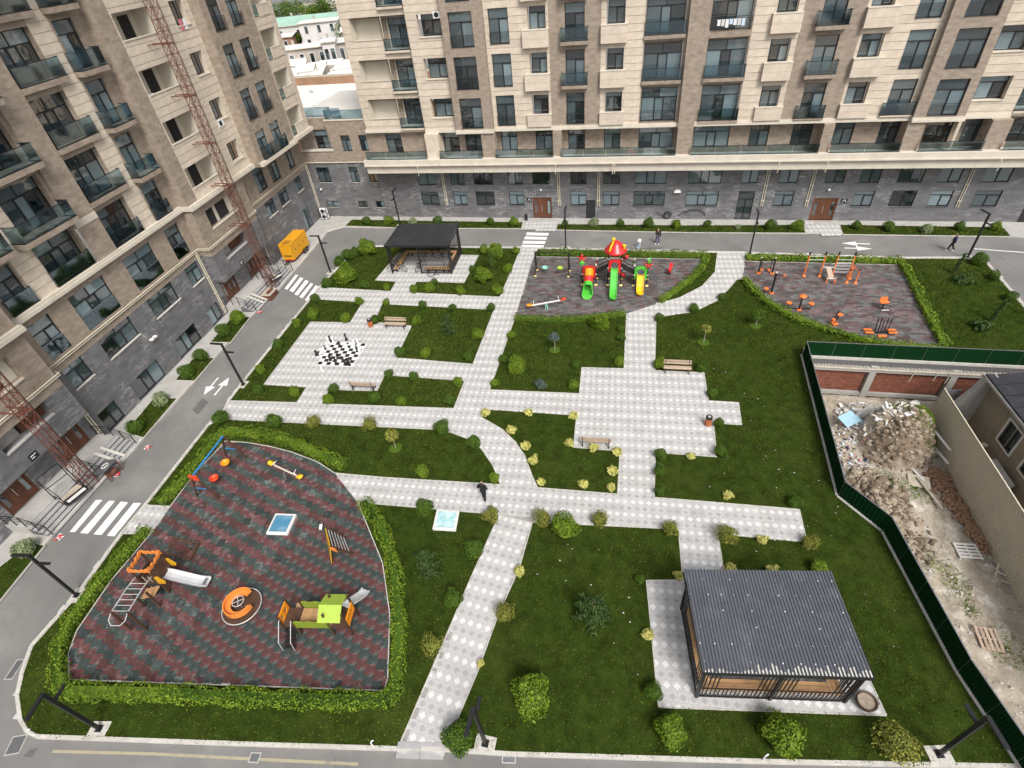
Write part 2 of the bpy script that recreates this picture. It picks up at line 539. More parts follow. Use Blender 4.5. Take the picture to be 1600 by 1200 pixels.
def glass_mats():
    # window panes: dark rooms; paler random base colour stands in for reflections and curtains
    for name, lo, hi in (('pane', (0.005, 0.010, 0.013), (0.19, 0.26, 0.29)),):
        m = mat(name, lo, 0.05, 0.1, 1, spec=0.5)
        nt = m.node_tree
        L = nt.links
        b = nt.nodes['Principled BSDF']
        b.inputs['IOR'].default_value = 2.3
        oi = nd(nt, 'ShaderNodeObjectInfo')
        mx = nd(nt, 'ShaderNodeMix', data_type='RGBA')
        mx.inputs[6].default_value = (*lo, 1)
        mx.inputs[7].default_value = (*hi, 1)
        pw = nd(nt, 'ShaderNodeMath', operation='POWER')
        pw.inputs[1].default_value = 1.5
        L.new(oi.outputs['Random'], pw.inputs[0])
        L.new(pw.outputs[0], mx.inputs[0])
        L.new(mx.outputs[2], b.inputs['Base Color'])
        tc = nd(nt, 'ShaderNodeTexCoord')
        nz = nd(nt, 'ShaderNodeTexNoise', Scale=0.9, Detail=1.0)
        L.new(tc.outputs['Object'], nz.inputs['Vector'])
        bp = nd(nt, 'ShaderNodeBump', Strength=0.35, Distance=0.06)
        L.new(nz.outputs['Fac'], bp.inputs['Height'])
        L.new(bp.outputs[0], b.inputs['Normal'])
    # balcony glass: grey-green tint, see-through
    m = bpy.data.materials.new('balcony_glass')
    m.use_nodes = True
    nt = m.node_tree
    L = nt.links
    nt.nodes.remove(nt.nodes['Principled BSDF'])
    tr = nd(nt, 'ShaderNodeBsdfTransparent')
    tr.inputs[0].default_value = (0.40, 0.55, 0.62, 1)
    gl = nd(nt, 'ShaderNodeBsdfGlossy')
    gl.inputs['Roughness'].default_value = 0.05
    gl.inputs[0].default_value = (0.72, 0.88, 0.96, 1)
    fr = nd(nt, 'ShaderNodeFresnel', IOR=2.5)
    ms = nd(nt, 'ShaderNodeMixShader')
    L.new(fr.outputs[0], ms.inputs[0])
    L.new(tr.outputs[0], ms.inputs[1])
    L.new(gl.outputs[0], ms.inputs[2])
    L.new(ms.outputs[0], nt.nodes['Material Output'].inputs['Surface'])
    MT['balcony_glass'] = m


glass_mats()

# ================================================================ ground, roads, lawns, paving
FENCE = [(12.44,35.8),(12.14,22.55),(13.9,20.43),(15,13.29),(15.95,10.06)]
FENCE_FAR = [(12.5,35.96),(26.84,36.16)]
fdx = (FENCE_FAR[1][1] - FENCE_FAR[0][1]) / (FENCE_FAR[1][0] - FENCE_FAR[0][0])
FENCE_E = (48.0, FENCE[0][1] + fdx * (48 - FENCE[0][0]))
FENCE_S = (17.9, 3.0)
LINE = [FENCE_S] + FENCE[::-1] + [FENCE_E]           # the whole green fence line, south to north-east
gr = MB()
gp = [(-500, -300), (19, -300)] + LINE + [(48, -300), (700, -300), (700, 700), (-500, 700)]
gr.add([(p[0], p[1], 0) for p in gp], [tuple(range(len(gp)))])
struct('road', gr, 'asphalt')

LAWNS = {
 'gazebo corner': [(-31.44,42.55),(-31.35,45.12),(-31.11,49.18),(-29.97,51.33),(-25.09,51.69),(-19.11,51.64),(-12.44,51.78),(-12.52,42.12),(-21.6,42.26),(-21.61,44.32),(-16.68,44.39),(-16.65,50.02),(-25.82,50.02),(-26.11,44.28),(-23.76,44.18),(-23.66,42.36)],
 'chess west': [(-31.3,40.39),(-25.66,40.23),(-25.41,36.8),(-29.33,36.57),(-28.82,27.73),(-25.02,27.85),(-24.88,26.07),(-30.55,25.62),(-30.73,27.84),(-31.13,36.2)],
 'chess east': [(-23.59,40.06),(-12.56,39.95),(-12.42,32.09),(-19.09,32.24),(-19.41,36.82),(-23.12,37.1)],
 'chess south': [(-19.2,29.99),(-12.53,30.02),(-12.48,26.92),(-22.85,26.17),(-23.01,27.77),(-19.06,28.08)],
 'hedge north': [(-29.97,23.61),(-13.31,24.65),(-11.94,24.52),(-10.56,24.08),(-9.46,23.34),(-8.34,22.03),(-7.49,20.56),(-15.17,20.05),(-18.65,19.93),(-20.38,20.71),(-22.66,21.28),(-24.6,21.56),(-26.5,21.68),(-28.19,21.59),(-28.48,18.22),(-28.32,15.8),(-30.03,15.65),(-30.49,22.93)],
 'hedge south': [(-29.96,13.47),(-29.24,13.58),(-28.14,13.8),(-28.24,10.67),(-27.87,7.74),(-27.34,6.65),(-26.18,5.54),(-10.19,7.93),(-10.22,8.47),(-11.31,11.45),(-12.84,14.18),(-15.98,17.83),(-15.09,17.96),(-7.06,18.35),(-7.64,14.24),(-8.69,5.81),(-15.05,4.78),(-25.52,3.11),(-26.19,3.2),(-27.01,3.56),(-28.17,4.43),(-28.93,5.41),(-29.62,6.58),(-29.49,9.48)],
 'yellow shrubs': [(-10.28,26.32),(-9.76,27.12),(-3.53,27.29),(-3.38,24.27),(-0.35,24.33),(-0.29,20.86),(-5.14,20.65),(-5.68,21.6),(-6.43,23.12),(-7.32,24.27),(-8.44,25.28)],
 'centre': [(-10.39,38.7),(-7.79,38.82),(-4.4,39.4),(-0.8,40.29),(-0.59,32.78),(-3.78,32.6),(-3.62,29.57),(-10.33,29.23)],
 'east': [(1.68,39.91),(4.84,41.05),(6.76,42.91),(7.99,45.12),(8.71,46.62),(9.22,46.76),(9.86,45.03),(10.92,43.02),(12.48,41.01),(15.59,38.78),(18.15,37.77),(22.31,37.54),(22.84,50.11),(9.77,50.14),(9.86,51.68),(23.55,51.34),(28.73,51.6),(29.89,50.95),(29.84,43.72),(29.7,39.43),(28.6,36.89),(27.16,37.11),(12.73,36.76)] +
         FENCE + [(15.99,9.87),(6.56,8.24),(-3.75,6.55),(-6.65,6.19),(-6.06,9.51),(-5.76,12.06),(-5.17,15.22),(-5,18.12),(1.11,18.7),(3.21,18.9),(3.39,15.82),(1.55,15.48),(2.24,9.5),(11.55,10.89),(10.32,16.64),(5.5,16.2),(5.3,19.01),(6.33,18.96),(9.53,19.09),(9.87,19.43),(9.85,21.25),(1.85,20.93),(1.86,24.52),(5.62,24.64),(5.6,27.67),(7.38,27.71),(7.38,29.91),(5.39,29.87),(5.24,32.95),(1.69,32.8)],
 'play strip': [(-10.63,51.72),(7.37,51.7),(6.91,47.9),(5.65,45.29),(3.66,43.2),(1.64,42),(2.18,43.3),(4.88,47.19),(5.93,50.33),(-10.74,50.03)],
 'block front west': [(-35.23,58.4),(-35.33,56.59),(-26.8,56.3),(-13.32,56.51),(-13.5,58.17),(-24.24,58.27)],
 'block front middle': [(-9.42,57.76),(-9.34,56.3),(4.71,56.11),(16.15,56.32),(16.17,58.24),(4.76,57.8)],
 'block front east': [(19.69,58.33),(19.52,56.14),(33.88,56.15),(33.97,58.12)],
 'left block north': [(-35.91,36.86),(-35.36,32.81),(-37.35,32.67),(-37.78,36.59)],
 'left block middle': [(-35.45,30.56),(-35.2,27.5),(-36.99,27.38),(-37.4,30.28)],
 'left block south': [(-35.23,25.37),(-34.84,21.04),(-36.75,21.39),(-37.3,25.12)],
 'left block near': [(-34.46,11.94),(-33.96,8.42),(-33.79,6.72),(-35.87,7.27),(-36.05,10.23),(-35.57,11.95)],
}
PARK = ([(-30.18,15.73),(-30.65,23.05),(-30.12,23.73),(-30.71,25.75),(-30.89,27.98),(-31.29,36.39),(-31.47,40.6),(-31.6,42.77),(-31.52,45.35),(-31.27,49.44),(-30.13,51.6),(-25.22,51.96),(-19.21,51.91),(-12.51,52.05),(-10.69,51.99),(7.41,51.97),(9.91,51.95),(23.67,51.61),(28.88,51.87),(30.04,51.22),(30,43.94),(29.86,39.64),(28.75,37.09),(27.3,37.31)] +
        FENCE + [(16.07,9.92),(6.59,8.28),(-3.77,6.58),(-6.67,6.2),(-8.73,5.84),(-15.13,4.8),(-25.66,3.13),(-26.32,3.21),(-27.15,3.58),(-28.31,4.45),(-29.08,5.44),(-29.77,6.62),(-29.65,9.53),(-30.12,13.54)])
PLAY_NEAR = [(-18.65,19.93),(-20.38,20.71),(-22.66,21.28),(-24.6,21.56),(-26.5,21.68),(-28.19,21.59),(-28.48,18.22),(-28.32,15.8),(-28.14,13.8),(-28.24,10.67),(-27.87,7.74),(-27.34,6.65),(-26.18,5.54),(-10.19,7.93),(-10.22,8.47),(-11.31,11.45),(-12.84,14.18),(-15.98,17.83)]
PLAY_MID = [(-10.74,50.03),(5.93,50.33),(4.88,47.19),(2.18,43.3),(1.64,42),(-0.8,40.29),(-4.4,39.4),(-7.79,38.82),(-10.39,38.7)]
PLAY_FAR = [(9.77,50.14),(22.84,50.11),(22.31,37.54),(18.15,37.77),(15.59,38.78),(12.48,41.01),(10.92,43.02),(9.86,45.03),(9.22,46.76)]
NEAR_PATH = [(-8.66,5.74),(-7.59,14.44),(-7.1,18.53),(-5.03,18.29),(-5.17,15.22),(-5.76,12.06),(-6.06,9.51),(-6.62,6.12)]
ENTRY_PAVE = [[(-13.34,58.51),(-9.47,58.1),(-9.32,56.14),(-13.25,56.19)], [(16.52,58.86),(19.72,58.48),(19.49,56),(16.22,56.04)]]

pk = MB()
pk.prism(PARK, -0.05, 0.095)
paving = struct('paving', pk, 'joint')
# pavement along both blocks
sw = MB()
sw.prism([(-34.24,5.16),(-34.07,8.4),(-34.67,12.27),(-34.91,15.88),(-34.84,20.02),(-34.97,21.16),(-35.32,27.65),(-36.03,36.95),(-35.94,42.1),(-36.86,53.58),(-37.04,55.27),(-35.52,56.53),(-26.87,56.43),(-13.35,56.64),(-9.37,56.44),(4.73,56.25),(16.2,56.4),(19.59,56.29),(34,56.3),(34.96,56.14)] + [(38.5, 60.4), (-41, 60.4), (-39.5, 40), (-37.9, 8), (-37.4, -2)], -0.05, 0.10)
pavement = struct('pavement', sw, 'concrete')


def kerb_run(poly, closed, w, z0, z1, name, parent, seg=1.0, m='kerb'):
    """kerb stones end to end along a line"""
    out = []
    n = len(poly)
    for i in range(n if closed else n - 1):
        p, q = Vector(poly[i]), Vector(poly[(i + 1) % n])
        L = (q - p).length
        k = max(1, round(L / seg))
        for j in range(k):
            out.append((p.lerp(q, j / k), p.lerp(q, (j + 1) / k)))
    mb = MB()
    for a, b in out:
        d = (b - a).normalized() * 0.006
        mb.bar((a.x + d.x, a.y + d.y, (z0 + z1) / 2), (b.x - d.x, b.y - d.y, (z0 + z1) / 2), w, z1 - z0 + random.uniform(-.006, .006))
    o = mb.obj(name, m, parent)
    o['kind'] = 'stuff'
    return o


kerb_run(PARK[:23], False, 0.16, -0.02, 0.155, 'kerb_stones', paving, 1.2)
kerb_run(PARK[28:] + PARK[:1], False, 0.16, -0.02, 0.155, 'kerb_stones', paving, 1.2)
kerb_run([(-34.24,5.16),(-34.07,8.4),(-34.67,12.27),(-34.91,15.88),(-34.84,20.02),(-34.97,21.16),(-35.32,27.65),(-36.03,36.95),(-35.94,42.1),(-36.86,53.58),(-37.04,55.27),(-35.52,56.53),(-26.87,56.43),(-13.35,56.64),(-9.37,56.44),(4.73,56.25),(16.2,56.4),(19.59,56.29),(34,56.3)], False, 0.15, -0.02, 0.135, 'kerb_stones', pavement, 1.2)

for nm, poly in LAWNS.items():
    mb = MB()
    mb.prism(poly, 0.03, PZ)
    o = struct('lawn', mb, 'soil')
    kerb_run(poly, True, 0.055, 0.05, 0.152, 'edging', o, 1.0, 'kerb')

# ---- grass: one mass of blades over all the lawns
DISTS = []


def grass():
    V = []
    for nm, poly in LAWNS.items():
        P = np.array(poly)
        lo, hi = P.min(0), P.max(0)
        area = (hi - lo).prod()
        pts = rng.uniform(lo, hi, (int(area * 150), 2))
        d = np.sqrt((pts ** 2).sum(1) + 27 ** 2)
        keep = inpoly(pts, poly) & (rng.random(len(pts)) < np.clip((42 / d) ** 2, 0.18, 1))
        pts, d = pts[keep], d[keep]
        if nm == 'left block near':
            m = np.sin(pts[:, 0] * 2.1) + np.sin(pts[:, 1] * 1.7 + 1) < 0.4
            pts, d = pts[m], d[m]
        n = len(pts)
        t = rng.uniform(0, 2 * pi, n)
        patch = 0.75 + 0.25 * np.sin(pts[:, 0] * 0.9 + 2 * np.sin(pts[:, 1] * 0.5)) * np.cos(pts[:, 1] * 0.7)
        patch = patch * (1 + .45 * np.sin(pts[:, 0] * 7.1 + 3 * np.sin(pts[:, 1] * 2.3)) * np.sin(pts[:, 1] * 6.3 + 2 * np.cos(pts[:, 0] * 3.1)))
        s = np.clip(d / 42, .85, 1.6)
        tall = rng.random(n) < .12
        w = rng.uniform(.02, .042, n) * s
        h = rng.uniform(.03, .1, n) * patch * s ** .5 * np.where(tall, 1.7, 1)
        lx, ly = rng.normal(0, .05, n) * s, rng.normal(0, .05, n) * s
        a = np.stack([pts[:, 0] - w * np.cos(t), pts[:, 1] - w * np.sin(t), np.full(n, PZ - .01)], 1)
        b = np.stack([pts[:, 0] + w * np.cos(t), pts[:, 1] + w * np.sin(t), np.full(n, PZ - .01)], 1)
        c = np.stack([pts[:, 0] + lx, pts[:, 1] + ly, PZ + h], 1)
        V.append(np.stack([a, b, c], 1).reshape(-1, 3))
    V = np.concatenate(V)
    return mesh_np('grass', V, 3, 'blade')


def mesh_np(name, V, k, m):
    """mesh of separate k-gons from an array of corners"""
    n = len(V) // k
    me = bpy.data.meshes.new(name)
    me.vertices.add(len(V))
    me.vertices.foreach_set('co', V.astype(np.float32).ravel())
    me.loops.add(len(V))
    me.loops.foreach_set('vertex_index', np.arange(len(V), dtype=np.int32))
    me.polygons.add(n)
    me.polygons.foreach_set('loop_start', np.arange(0, len(V), k, dtype=np.int32))
    me.update(calc_edges=True)
    me.materials.append(MT[m])
    return me


tag(link('grass', grass()), 'short mown grass covering every lawn between the paths', 'grass', kind='stuff')


# ---- paving tiles
def tile_mesh(name, mats, w=0.2245, d=0.165, z0=0.085, z1=0.134):
    mb = MB()
    c = [(-w, -w), (w, -w), (w, w), (-w, w)]
    e = [(0, -d), (d, 0), (0, d), (-d, 0)]
    vs = [(*p, z1) for p in c] + [(*p, z1) for p in e] + [(*p, z0) for p in c]
    fs = [(0, 1, 4), (1, 2, 5), (2, 3, 6), (3, 0, 7), (0, 4, 7), (1, 5, 4), (2, 6, 5), (3, 7, 6)]
    mb.add(vs, fs, 0)
    mb.add(vs, [(4, 5, 6, 7)], 1)
    mb.add(vs, [(8, 9, 1, 0), (9, 10, 2, 1), (10, 11, 3, 2), (11, 8, 0, 3)], 0)
    return mb.mesh(name, mats), mb


def lay(center, ang, pitch, inside, half, stagger='row'):
    """tile centres (x, y, i, j) of a bond laid over the area where inside() is true"""
    R = 75
    n = int(R / pitch)
    I, J = np.meshgrid(np.arange(-n, n + 1), np.arange(-n, n + 1), indexing='ij')
    I, J = I.ravel(), J.ravel()
    fi = I + (0.5 * (J % 2) if stagger == 'row' else 0)
    fj = J + (0.5 * (I % 2) if stagger == 'col' else 0)
    ca, sa = cos(ang), sin(ang)
    X = center[0] + (fi * ca - fj * sa) * pitch
    Y = center[1] + (fi * sa + fj * ca) * pitch
    ok = np.zeros(len(X), bool)
    for dx, dy in ((0, 0), (-1, -1), (1, -1), (1, 1), (-1, 1)):
        ok |= inside(np.stack([X + (dx * ca - dy * sa) * half, Y + (dx * sa + dy * ca) * half], 1))
    return np.stack([X, Y, fi, fj, J], 1)[ok]


def cut_plane(poly, x, y, reach):
    """nearest edge of poly as a half-plane (inward normal nx, ny, offset c), or None when the tile lies clear of it"""
    best = None
    n = len(poly)
    area = sum(poly[i - 1][0] * poly[i][1] - poly[i][0] * poly[i - 1][1] for i in range(n))
    for i in range(n):
        (ax, ay), (bx, by) = poly[i - 1], poly[i]
        L2 = (bx - ax) ** 2 + (by - ay) ** 2
        u = max(0, min(1, ((x - ax) * (bx - ax) + (y - ay) * (by - ay)) / L2))
        d = hypot(x - ax - u * (bx - ax), y - ay - u * (by - ay))
        if best is None or d < best[0]:
            L = math.sqrt(L2)
            nx, ny = -(by - ay) / L, (bx - ax) / L
            if area < 0:
                nx, ny = -nx, -ny
            best = (d, nx, ny, nx * ax + ny * ay)
    return best[1:] if best[0] < reach else None


def clip(P, h):
    nx, ny, c = h
    out = []
    for i in range(len(P)):
        a, b = P[i - 1], P[i]
        da, db = nx * a[0] + ny * a[1] - c, nx * b[0] + ny * b[1] - c
        if (da > 0) != (db > 0):
            t = da / (da - db)
            out.append(tuple(a[k] + (b[k] - a[k]) * t for k in range(3)))
        if db > 0:
            out.append(tuple(b))
    return out


def join_tiles(name, groups, parent, mats):
    """groups: list of (builder, [(x, y, ang)], material offsets) -> one mesh"""
    V, F, MI = [], [], []
    n0 = 0
    for mb, pl, mo in groups:
        v = np.array(mb.v)
        used = sorted({i for f in mb.f for i in f})
        mp = {u: k for k, u in enumerate(used)}
        v = v[used]
        for x, y, a, *h in pl:
            w = v.copy()
            w[:, 0] = x + v[:, 0] * cos(a) - v[:, 1] * sin(a)
            w[:, 1] = y + v[:, 0] * sin(a) + v[:, 1] * cos(a)
            if h and h[0]:
                for f_, mi in zip(mb.f, mb.m):
                    q = clip([tuple(w[mp[i]]) for i in f_], h[0])
                    if len(q) > 2:
                        V.append(np.array(q))
                        F.append(tuple(range(n0, n0 + len(q))))
                        MI.append(mo[mi])
                        n0 += len(q)
                continue
            V.append(w)
            F += [tuple(mp[i] + n0 for i in f) for f in mb.f]
            MI += [mo[k] for k in mb.m]
            n0 += len(v)
    me = bpy.data.meshes.new(name)
    me.from_pydata(np.concatenate(V).tolist(), [], F)
    for m in mats:
        me.materials.append(MT[m])
    me.polygons.foreach_set('material_index', MI)
    me.update()
    return tag(link(name, me, parent), kind='stuff')


def in_paving(P):
    r = inpoly(P, PARK)
    for e in ENTRY_PAVE:
        r |= inpoly(P, e)
    for q in list(LAWNS.values()) + [PLAY_NEAR, PLAY_MID, PLAY_FAR]:
        r &= ~inpoly(P, q)
    return r


tw, mbw = tile_mesh('paver', ['paver', 'paver_white'])
td, mbd = tile_mesh('paver', ['paver', 'paver_dark'])
pl = []
for ang, fn in ((radians(3.3), lambda P: in_paving(P) & ~inpoly(P, NEAR_PATH)), (radians(-7.6), lambda P: in_paving(P) & inpoly(P, NEAR_PATH))):
    for x, y, i, j, J in lay((-7.36, 9.01), ang, 0.455, fn, 0.2):
        pl.append((x * x + y * y, x, y, ang, int(J) % 2))
_c = np.array([q[1:3] for q in pl])
_in = inpoly(_c, PARK) | inpoly(_c, ENTRY_PAVE[0]) | inpoly(_c, ENTRY_PAVE[1])
_np = inpoly(_c, NEAR_PATH)
pl = [q for q, a, b in zip(pl, _in, _np) if a and (q[3] < 0) == b]
def off_play(x, y):
    for q in (PLAY_NEAR, PLAY_MID, PLAY_FAR):
        h = cut_plane(q, x, y, .34)
        if h:
            return (-h[0], -h[1], -h[2])
    return None


pl.sort()
ci = [q for q in pl[:300] if off_play(q[1], q[2])]
pl = [q for q in pl[:300] if not off_play(q[1], q[2])] + [None] * len(ci) + ci + pl[300:]
for _, x, y, a, k in filter(None, pl[:300]):
    link('paver', td if k else tw, paving, (x, y, random.uniform(-.002, .003)), a)
join_tiles('pavers', [(mbw, [(x, y, a, off_play(x, y)) for _, x, y, a, k in pl[300:] if k == 0], (0, 1)), (mbd, [(x, y, a, off_play(x, y)) for _, x, y, a, k in pl[300:] if k], (0, 2))],
           paving, ['paver', 'paver_white', 'paver_dark'])

# ---- rubber tiles
rb = MB()
rb.prism(PLAY_NEAR, 0.05, 0.108)
play = struct('rubber_floor', rb, 'joint')
bt = MB().box(-.247, .247, -.247, .247, .09, .133)
bt.f = bt.f[1:]
bt.m = bt.m[1:]
tr, tg = bt.mesh('rubber_tile', 'rubber_red'), bt.mesh('rubber_tile', 'rubber_green')
pl = []
for x, y, i, j, J in lay((-18.6, 7.27), radians(9.1), 0.5, lambda P: inpoly(P, PLAY_NEAR), 0.15, 'col'):
    pl.append((x * x + y * y, x, y, radians(9.1), int((i + 2 * j) // 2) % 2))
pl.sort()
pl = [(*q, cut_plane(PLAY_NEAR, q[1], q[2], .36)) for q in pl]
ci = [q for q in pl[:300] if q[5]]
pl = [q for q in pl[:300] if not q[5]] + [None] * len(ci) + ci + pl[300:]
for _, x, y, a, k, _h in filter(None, pl[:300]):
    link('rubber_tile', tg if k else tr, play, (x, y, random.uniform(-.003, .004)), a)
join_tiles('rubber_tiles', [(bt, [(*q[1:4], q[5]) for q in pl[300:] if q[4] == 0], (0,)), (bt, [(*q[1:4], q[5]) for q in pl[300:] if q[4]], (1,))], play, ['rubber_red', 'rubber_green'])
bt2 = MB().box(-.248, .248, -.123, .123, .09, .133)
bt2.f = bt2.f[1:]
bt2.m = bt2.m[1:]
for poly, ang, p in ((PLAY_MID, radians(3.3), 0.42), (PLAY_FAR, radians(4), 0.45)):
    rb = MB()
    rb.prism(poly, 0.05, 0.108)
    o = struct('rubber_floor', rb, 'joint')
    ps = []
    for x, y, i, j, J in lay((0, 45), ang, 0.5, lambda P: inpoly(P, poly), 0.1):
        ca, sa = cos(ang), sin(ang)
        for s in (-.125, .125):
            ps.append((x - s * sa, y + s * ca, ang, random.random() < p, cut_plane(poly, x - s * sa, y + s * ca, .36)))
    join_tiles('rubber_tiles', [(bt2, [(*q[:3], q[4]) for q in ps if q[3]], (0,)), (bt2, [(*q[:3], q[4]) for q in ps if not q[3]], (1,))], o, ['rubber_plum', 'rubber_grey'])


# ---- painted markings on the road
def paint(name, quads, m='paint'):
    mb = MB()
    for q in quads:
        mb.prism(q, 0.001, 0.006)
    return struct(name, mb, m)


def stripes(name, qs):
    root = link(name, None)
    tag(root, kind='structure')
    for q in qs:
        mb = MB()
        mb.prism(q, 0.001, 0.006)
        mb.obj('stripe', 'paint', root)


stripes('crossing', [[(-34.09,15.56),(-33.63,15.63),(-33.44,13.16),(-33.82,13.1)], [(-33.11,15.64),(-32.66,15.68),(-32.47,13.19),(-33.04,13.14)],
                     [(-32.21,15.71),(-31.64,15.72),(-31.48,13.25),(-32.04,13.2)], [(-31.22,15.75),(-30.67,15.8),(-30.54,13.29),(-31.07,13.25)]])
stripes('crossing', [[(-35.69,45.09),(-35.32,44.99),(-34.96,42.08),(-35.39,42.25)], [(-34.86,44.59),(-34.39,44.41),(-34.06,41.65),(-34.63,41.9)],
                     [(-33.99,44.12),(-33.46,43.83),(-33.23,41.11),(-33.7,41.27)], [(-33.07,43.54),(-32.68,43.36),(-32.43,40.62),(-32.91,40.85)], [(-32.28,43.07),(-31.89,43),(-31.56,40.18),(-32,40.32)]])
stripes('crossing', [[(-12.59,55.83),(-10.09,55.75),(-10.06,55.12),(-12.55,55.15)], [(-12.59,54.83),(-10.11,54.76),(-10.1,54.15),(-12.6,54.18)],
                     [(-12.61,53.8),(-10.12,53.78),(-10.11,53.15),(-12.57,53.16)], [(-12.56,52.86),(-10.14,52.81),(-10.14,52.3),(-12.51,52.24)]])


def arrow(a, b, w=0.13, hw=0.42, hl=1.0):
    a, b = Vector(a), Vector(b)
    d = (b - a).normalized()
    n = Vector((-d.y, d.x))
    c = b - d * hl
    paint('road_arrow', [[tuple(a - n * w / 2), tuple(c - n * w / 2), tuple(c - n * hw), tuple(b), tuple(c + n * hw), tuple(c + n * w / 2), tuple(a + n * w / 2)]])


arrow((-33.52,28.26), (-33.37,26.12))
arrow((-32.43,26.19), (-32.55,28.37))
arrow((21.58,54.42), (19.09,54.48), 0.16, 0.45, 1.3)
arrow((19.13,53.48), (21.5,53.43), 0.16, 0.45, 1.3)


def line(pts, w, m='yellow_line'):
    mb = MB()
    for a, b in zip(pts, pts[1:]):
        mb.bar((a[0], a[1], 0.0035), (b[0], b[1], 0.0035), w, 0.005)
    struct('road_line', mb, m)


line([(-24.47,2.78),(-19.62,3.6),(-14.82,4.31),(-10.22,5)], 0.12)
line([(-27.39,4.83),(-27.04,4.31),(-26.58,3.77)], 0.12)
line([(30.08,53.83),(31.9,53.53),(33.78,53.25)], 0.12, 'paint')


def worn_track(pts, w, m):
    mb = MB()
    for a, b in zip(pts, pts[1:]):
        mb.bar((a[0], a[1], 0.0012), (b[0], b[1], 0.0012), w, 0.0016)
    struct('road_patch', mb, m)


mat('patch', (0.115, 0.113, 0.11), 0.9, 0.12, 0.5, bump=0.3, bscale=26, dirt=((0.17, 0.168, 0.163), 0.5, 0.9))
for i, q in enumerate(([(-33.21,24.42),(-33.25,25.75),(-32.4,25.4),(-32.34,23.95)], [(-31.58,36.9),(-31.66,38.63),(-31.09,38.35),(-30.9,36.53)], [(-29.81,17.32),(-29.82,17.98),(-29.47,17.86),(-29.38,17.16)], [(0.54,52.89),(2.13,52.89),(2.07,52.54),(0.48,52.54)], [(-25.71,2.34),(-25.63,2.61),(-25.29,2.78),(-25.23,2.38)])):
    mb = MB()
    mb.prism(q, 0.0008, 0.003)
    struct('road_patch', mb, 'patch')
rk_ = random.Random(8)
ck = MB()
for x, y, L in ((-34, 14, 5), (-33.5, 20, 4), (-34.6, 26, 6), (-35.5, 33, 5), (-36, 40, 4), (-20, 3.2, 4), (-8, 4.4, 5), (4, 6.6, 4), (-28, 54.8, 6), (-5, 55.0, 5), (8, 55.2, 7), (20, 55.0, 6), (30, 54.4, 5)):
    a = rk_.uniform(0, 6.28)
    p = [(x, y, .003)]
    for i in range(int(L * 4)):
        a += rk_.gauss(0, .4)
        p.append((p[-1][0] + .25 * cos(a), p[-1][1] + .25 * sin(a), .003))
    ck.tube(p, .008, 4)
tag(ck.obj('road_cracks', 'riser'), 'fine dark cracks running through the asphalt road', 'cracks', kind='stuff')


def manhole(c, w, l, rz, label):
    t = thing('manhole_cover', label, 'manhole cover', (c[0], c[1], 0.0), rz, 'covers in the road')
    mb = MB()
    mb.box(-w / 2, w / 2, -l / 2, -l / 2 + .05, 0, .012).box(-w / 2, w / 2, l / 2 - .05, l / 2, 0, .012)
    mb.box(-w / 2, -w / 2 + .05, -l / 2 + .05, l / 2 - .05, 0, .012).box(w / 2 - .05, w / 2, -l / 2 + .05, l / 2 - .05, 0, .012)
    mb.obj('frame', 'concrete', t)
    mb = MB()
    mb.box(-w / 2 + .06, w / 2 - .06, -l / 2 + .06, l / 2 - .06, 0, .008)
    for i in range(4):
        x = -w / 2 + .1 + i * (w - .2) / 3
        mb.box(x - .012, x + .012, -l / 2 + .1, l / 2 - .1, .008, .014)
    mb.obj('lid', 'grey_metal', t)


manhole((-29.69,5.46), .45, 1.0, radians(12), 'narrow drain cover in the road at the left picture edge')
manhole((-26.47,2.66), .7, .8, radians(20), 'worn square cover near the rounded kerb corner')
manhole((-3.87,6.41), .6, .35, radians(9), 'small metal cover against the kerb below the round shrubs')
manhole((-14.91,4.35), .5, .4, radians(9), 'small metal cover by the kerb below the rubber playground')

# stepped granite kerb at the foot of the near path
mb = MB()
A, B_ = Vector((-8.73,5.84)), Vector((-6.67,6.18))
dn = Vector((B_.y - A.y, A.x - B_.x)).normalized()
for k in range(2):
    p, q = A.lerp(B_, k / 2 + .004), A.lerp(B_, (k + 1) / 2 - .004)
    mb.prism([tuple(p), tuple(q), tuple(q + dn * .34), tuple(p + dn * .34)], -0.02, 0.10)
    mb.prism([tuple(p - dn * .01), tuple(q - dn * .01), tuple(q - dn * .25), tuple(p - dn * .25)], 0.02, 0.156)
mb.obj('step', 'granite', paving)

# ================================================================ the apartment blocks
FH = 3.64
FL = [10.45 + FH * k for k in range(5)]          # upper floor levels
TOPZ = FL[4] + FH


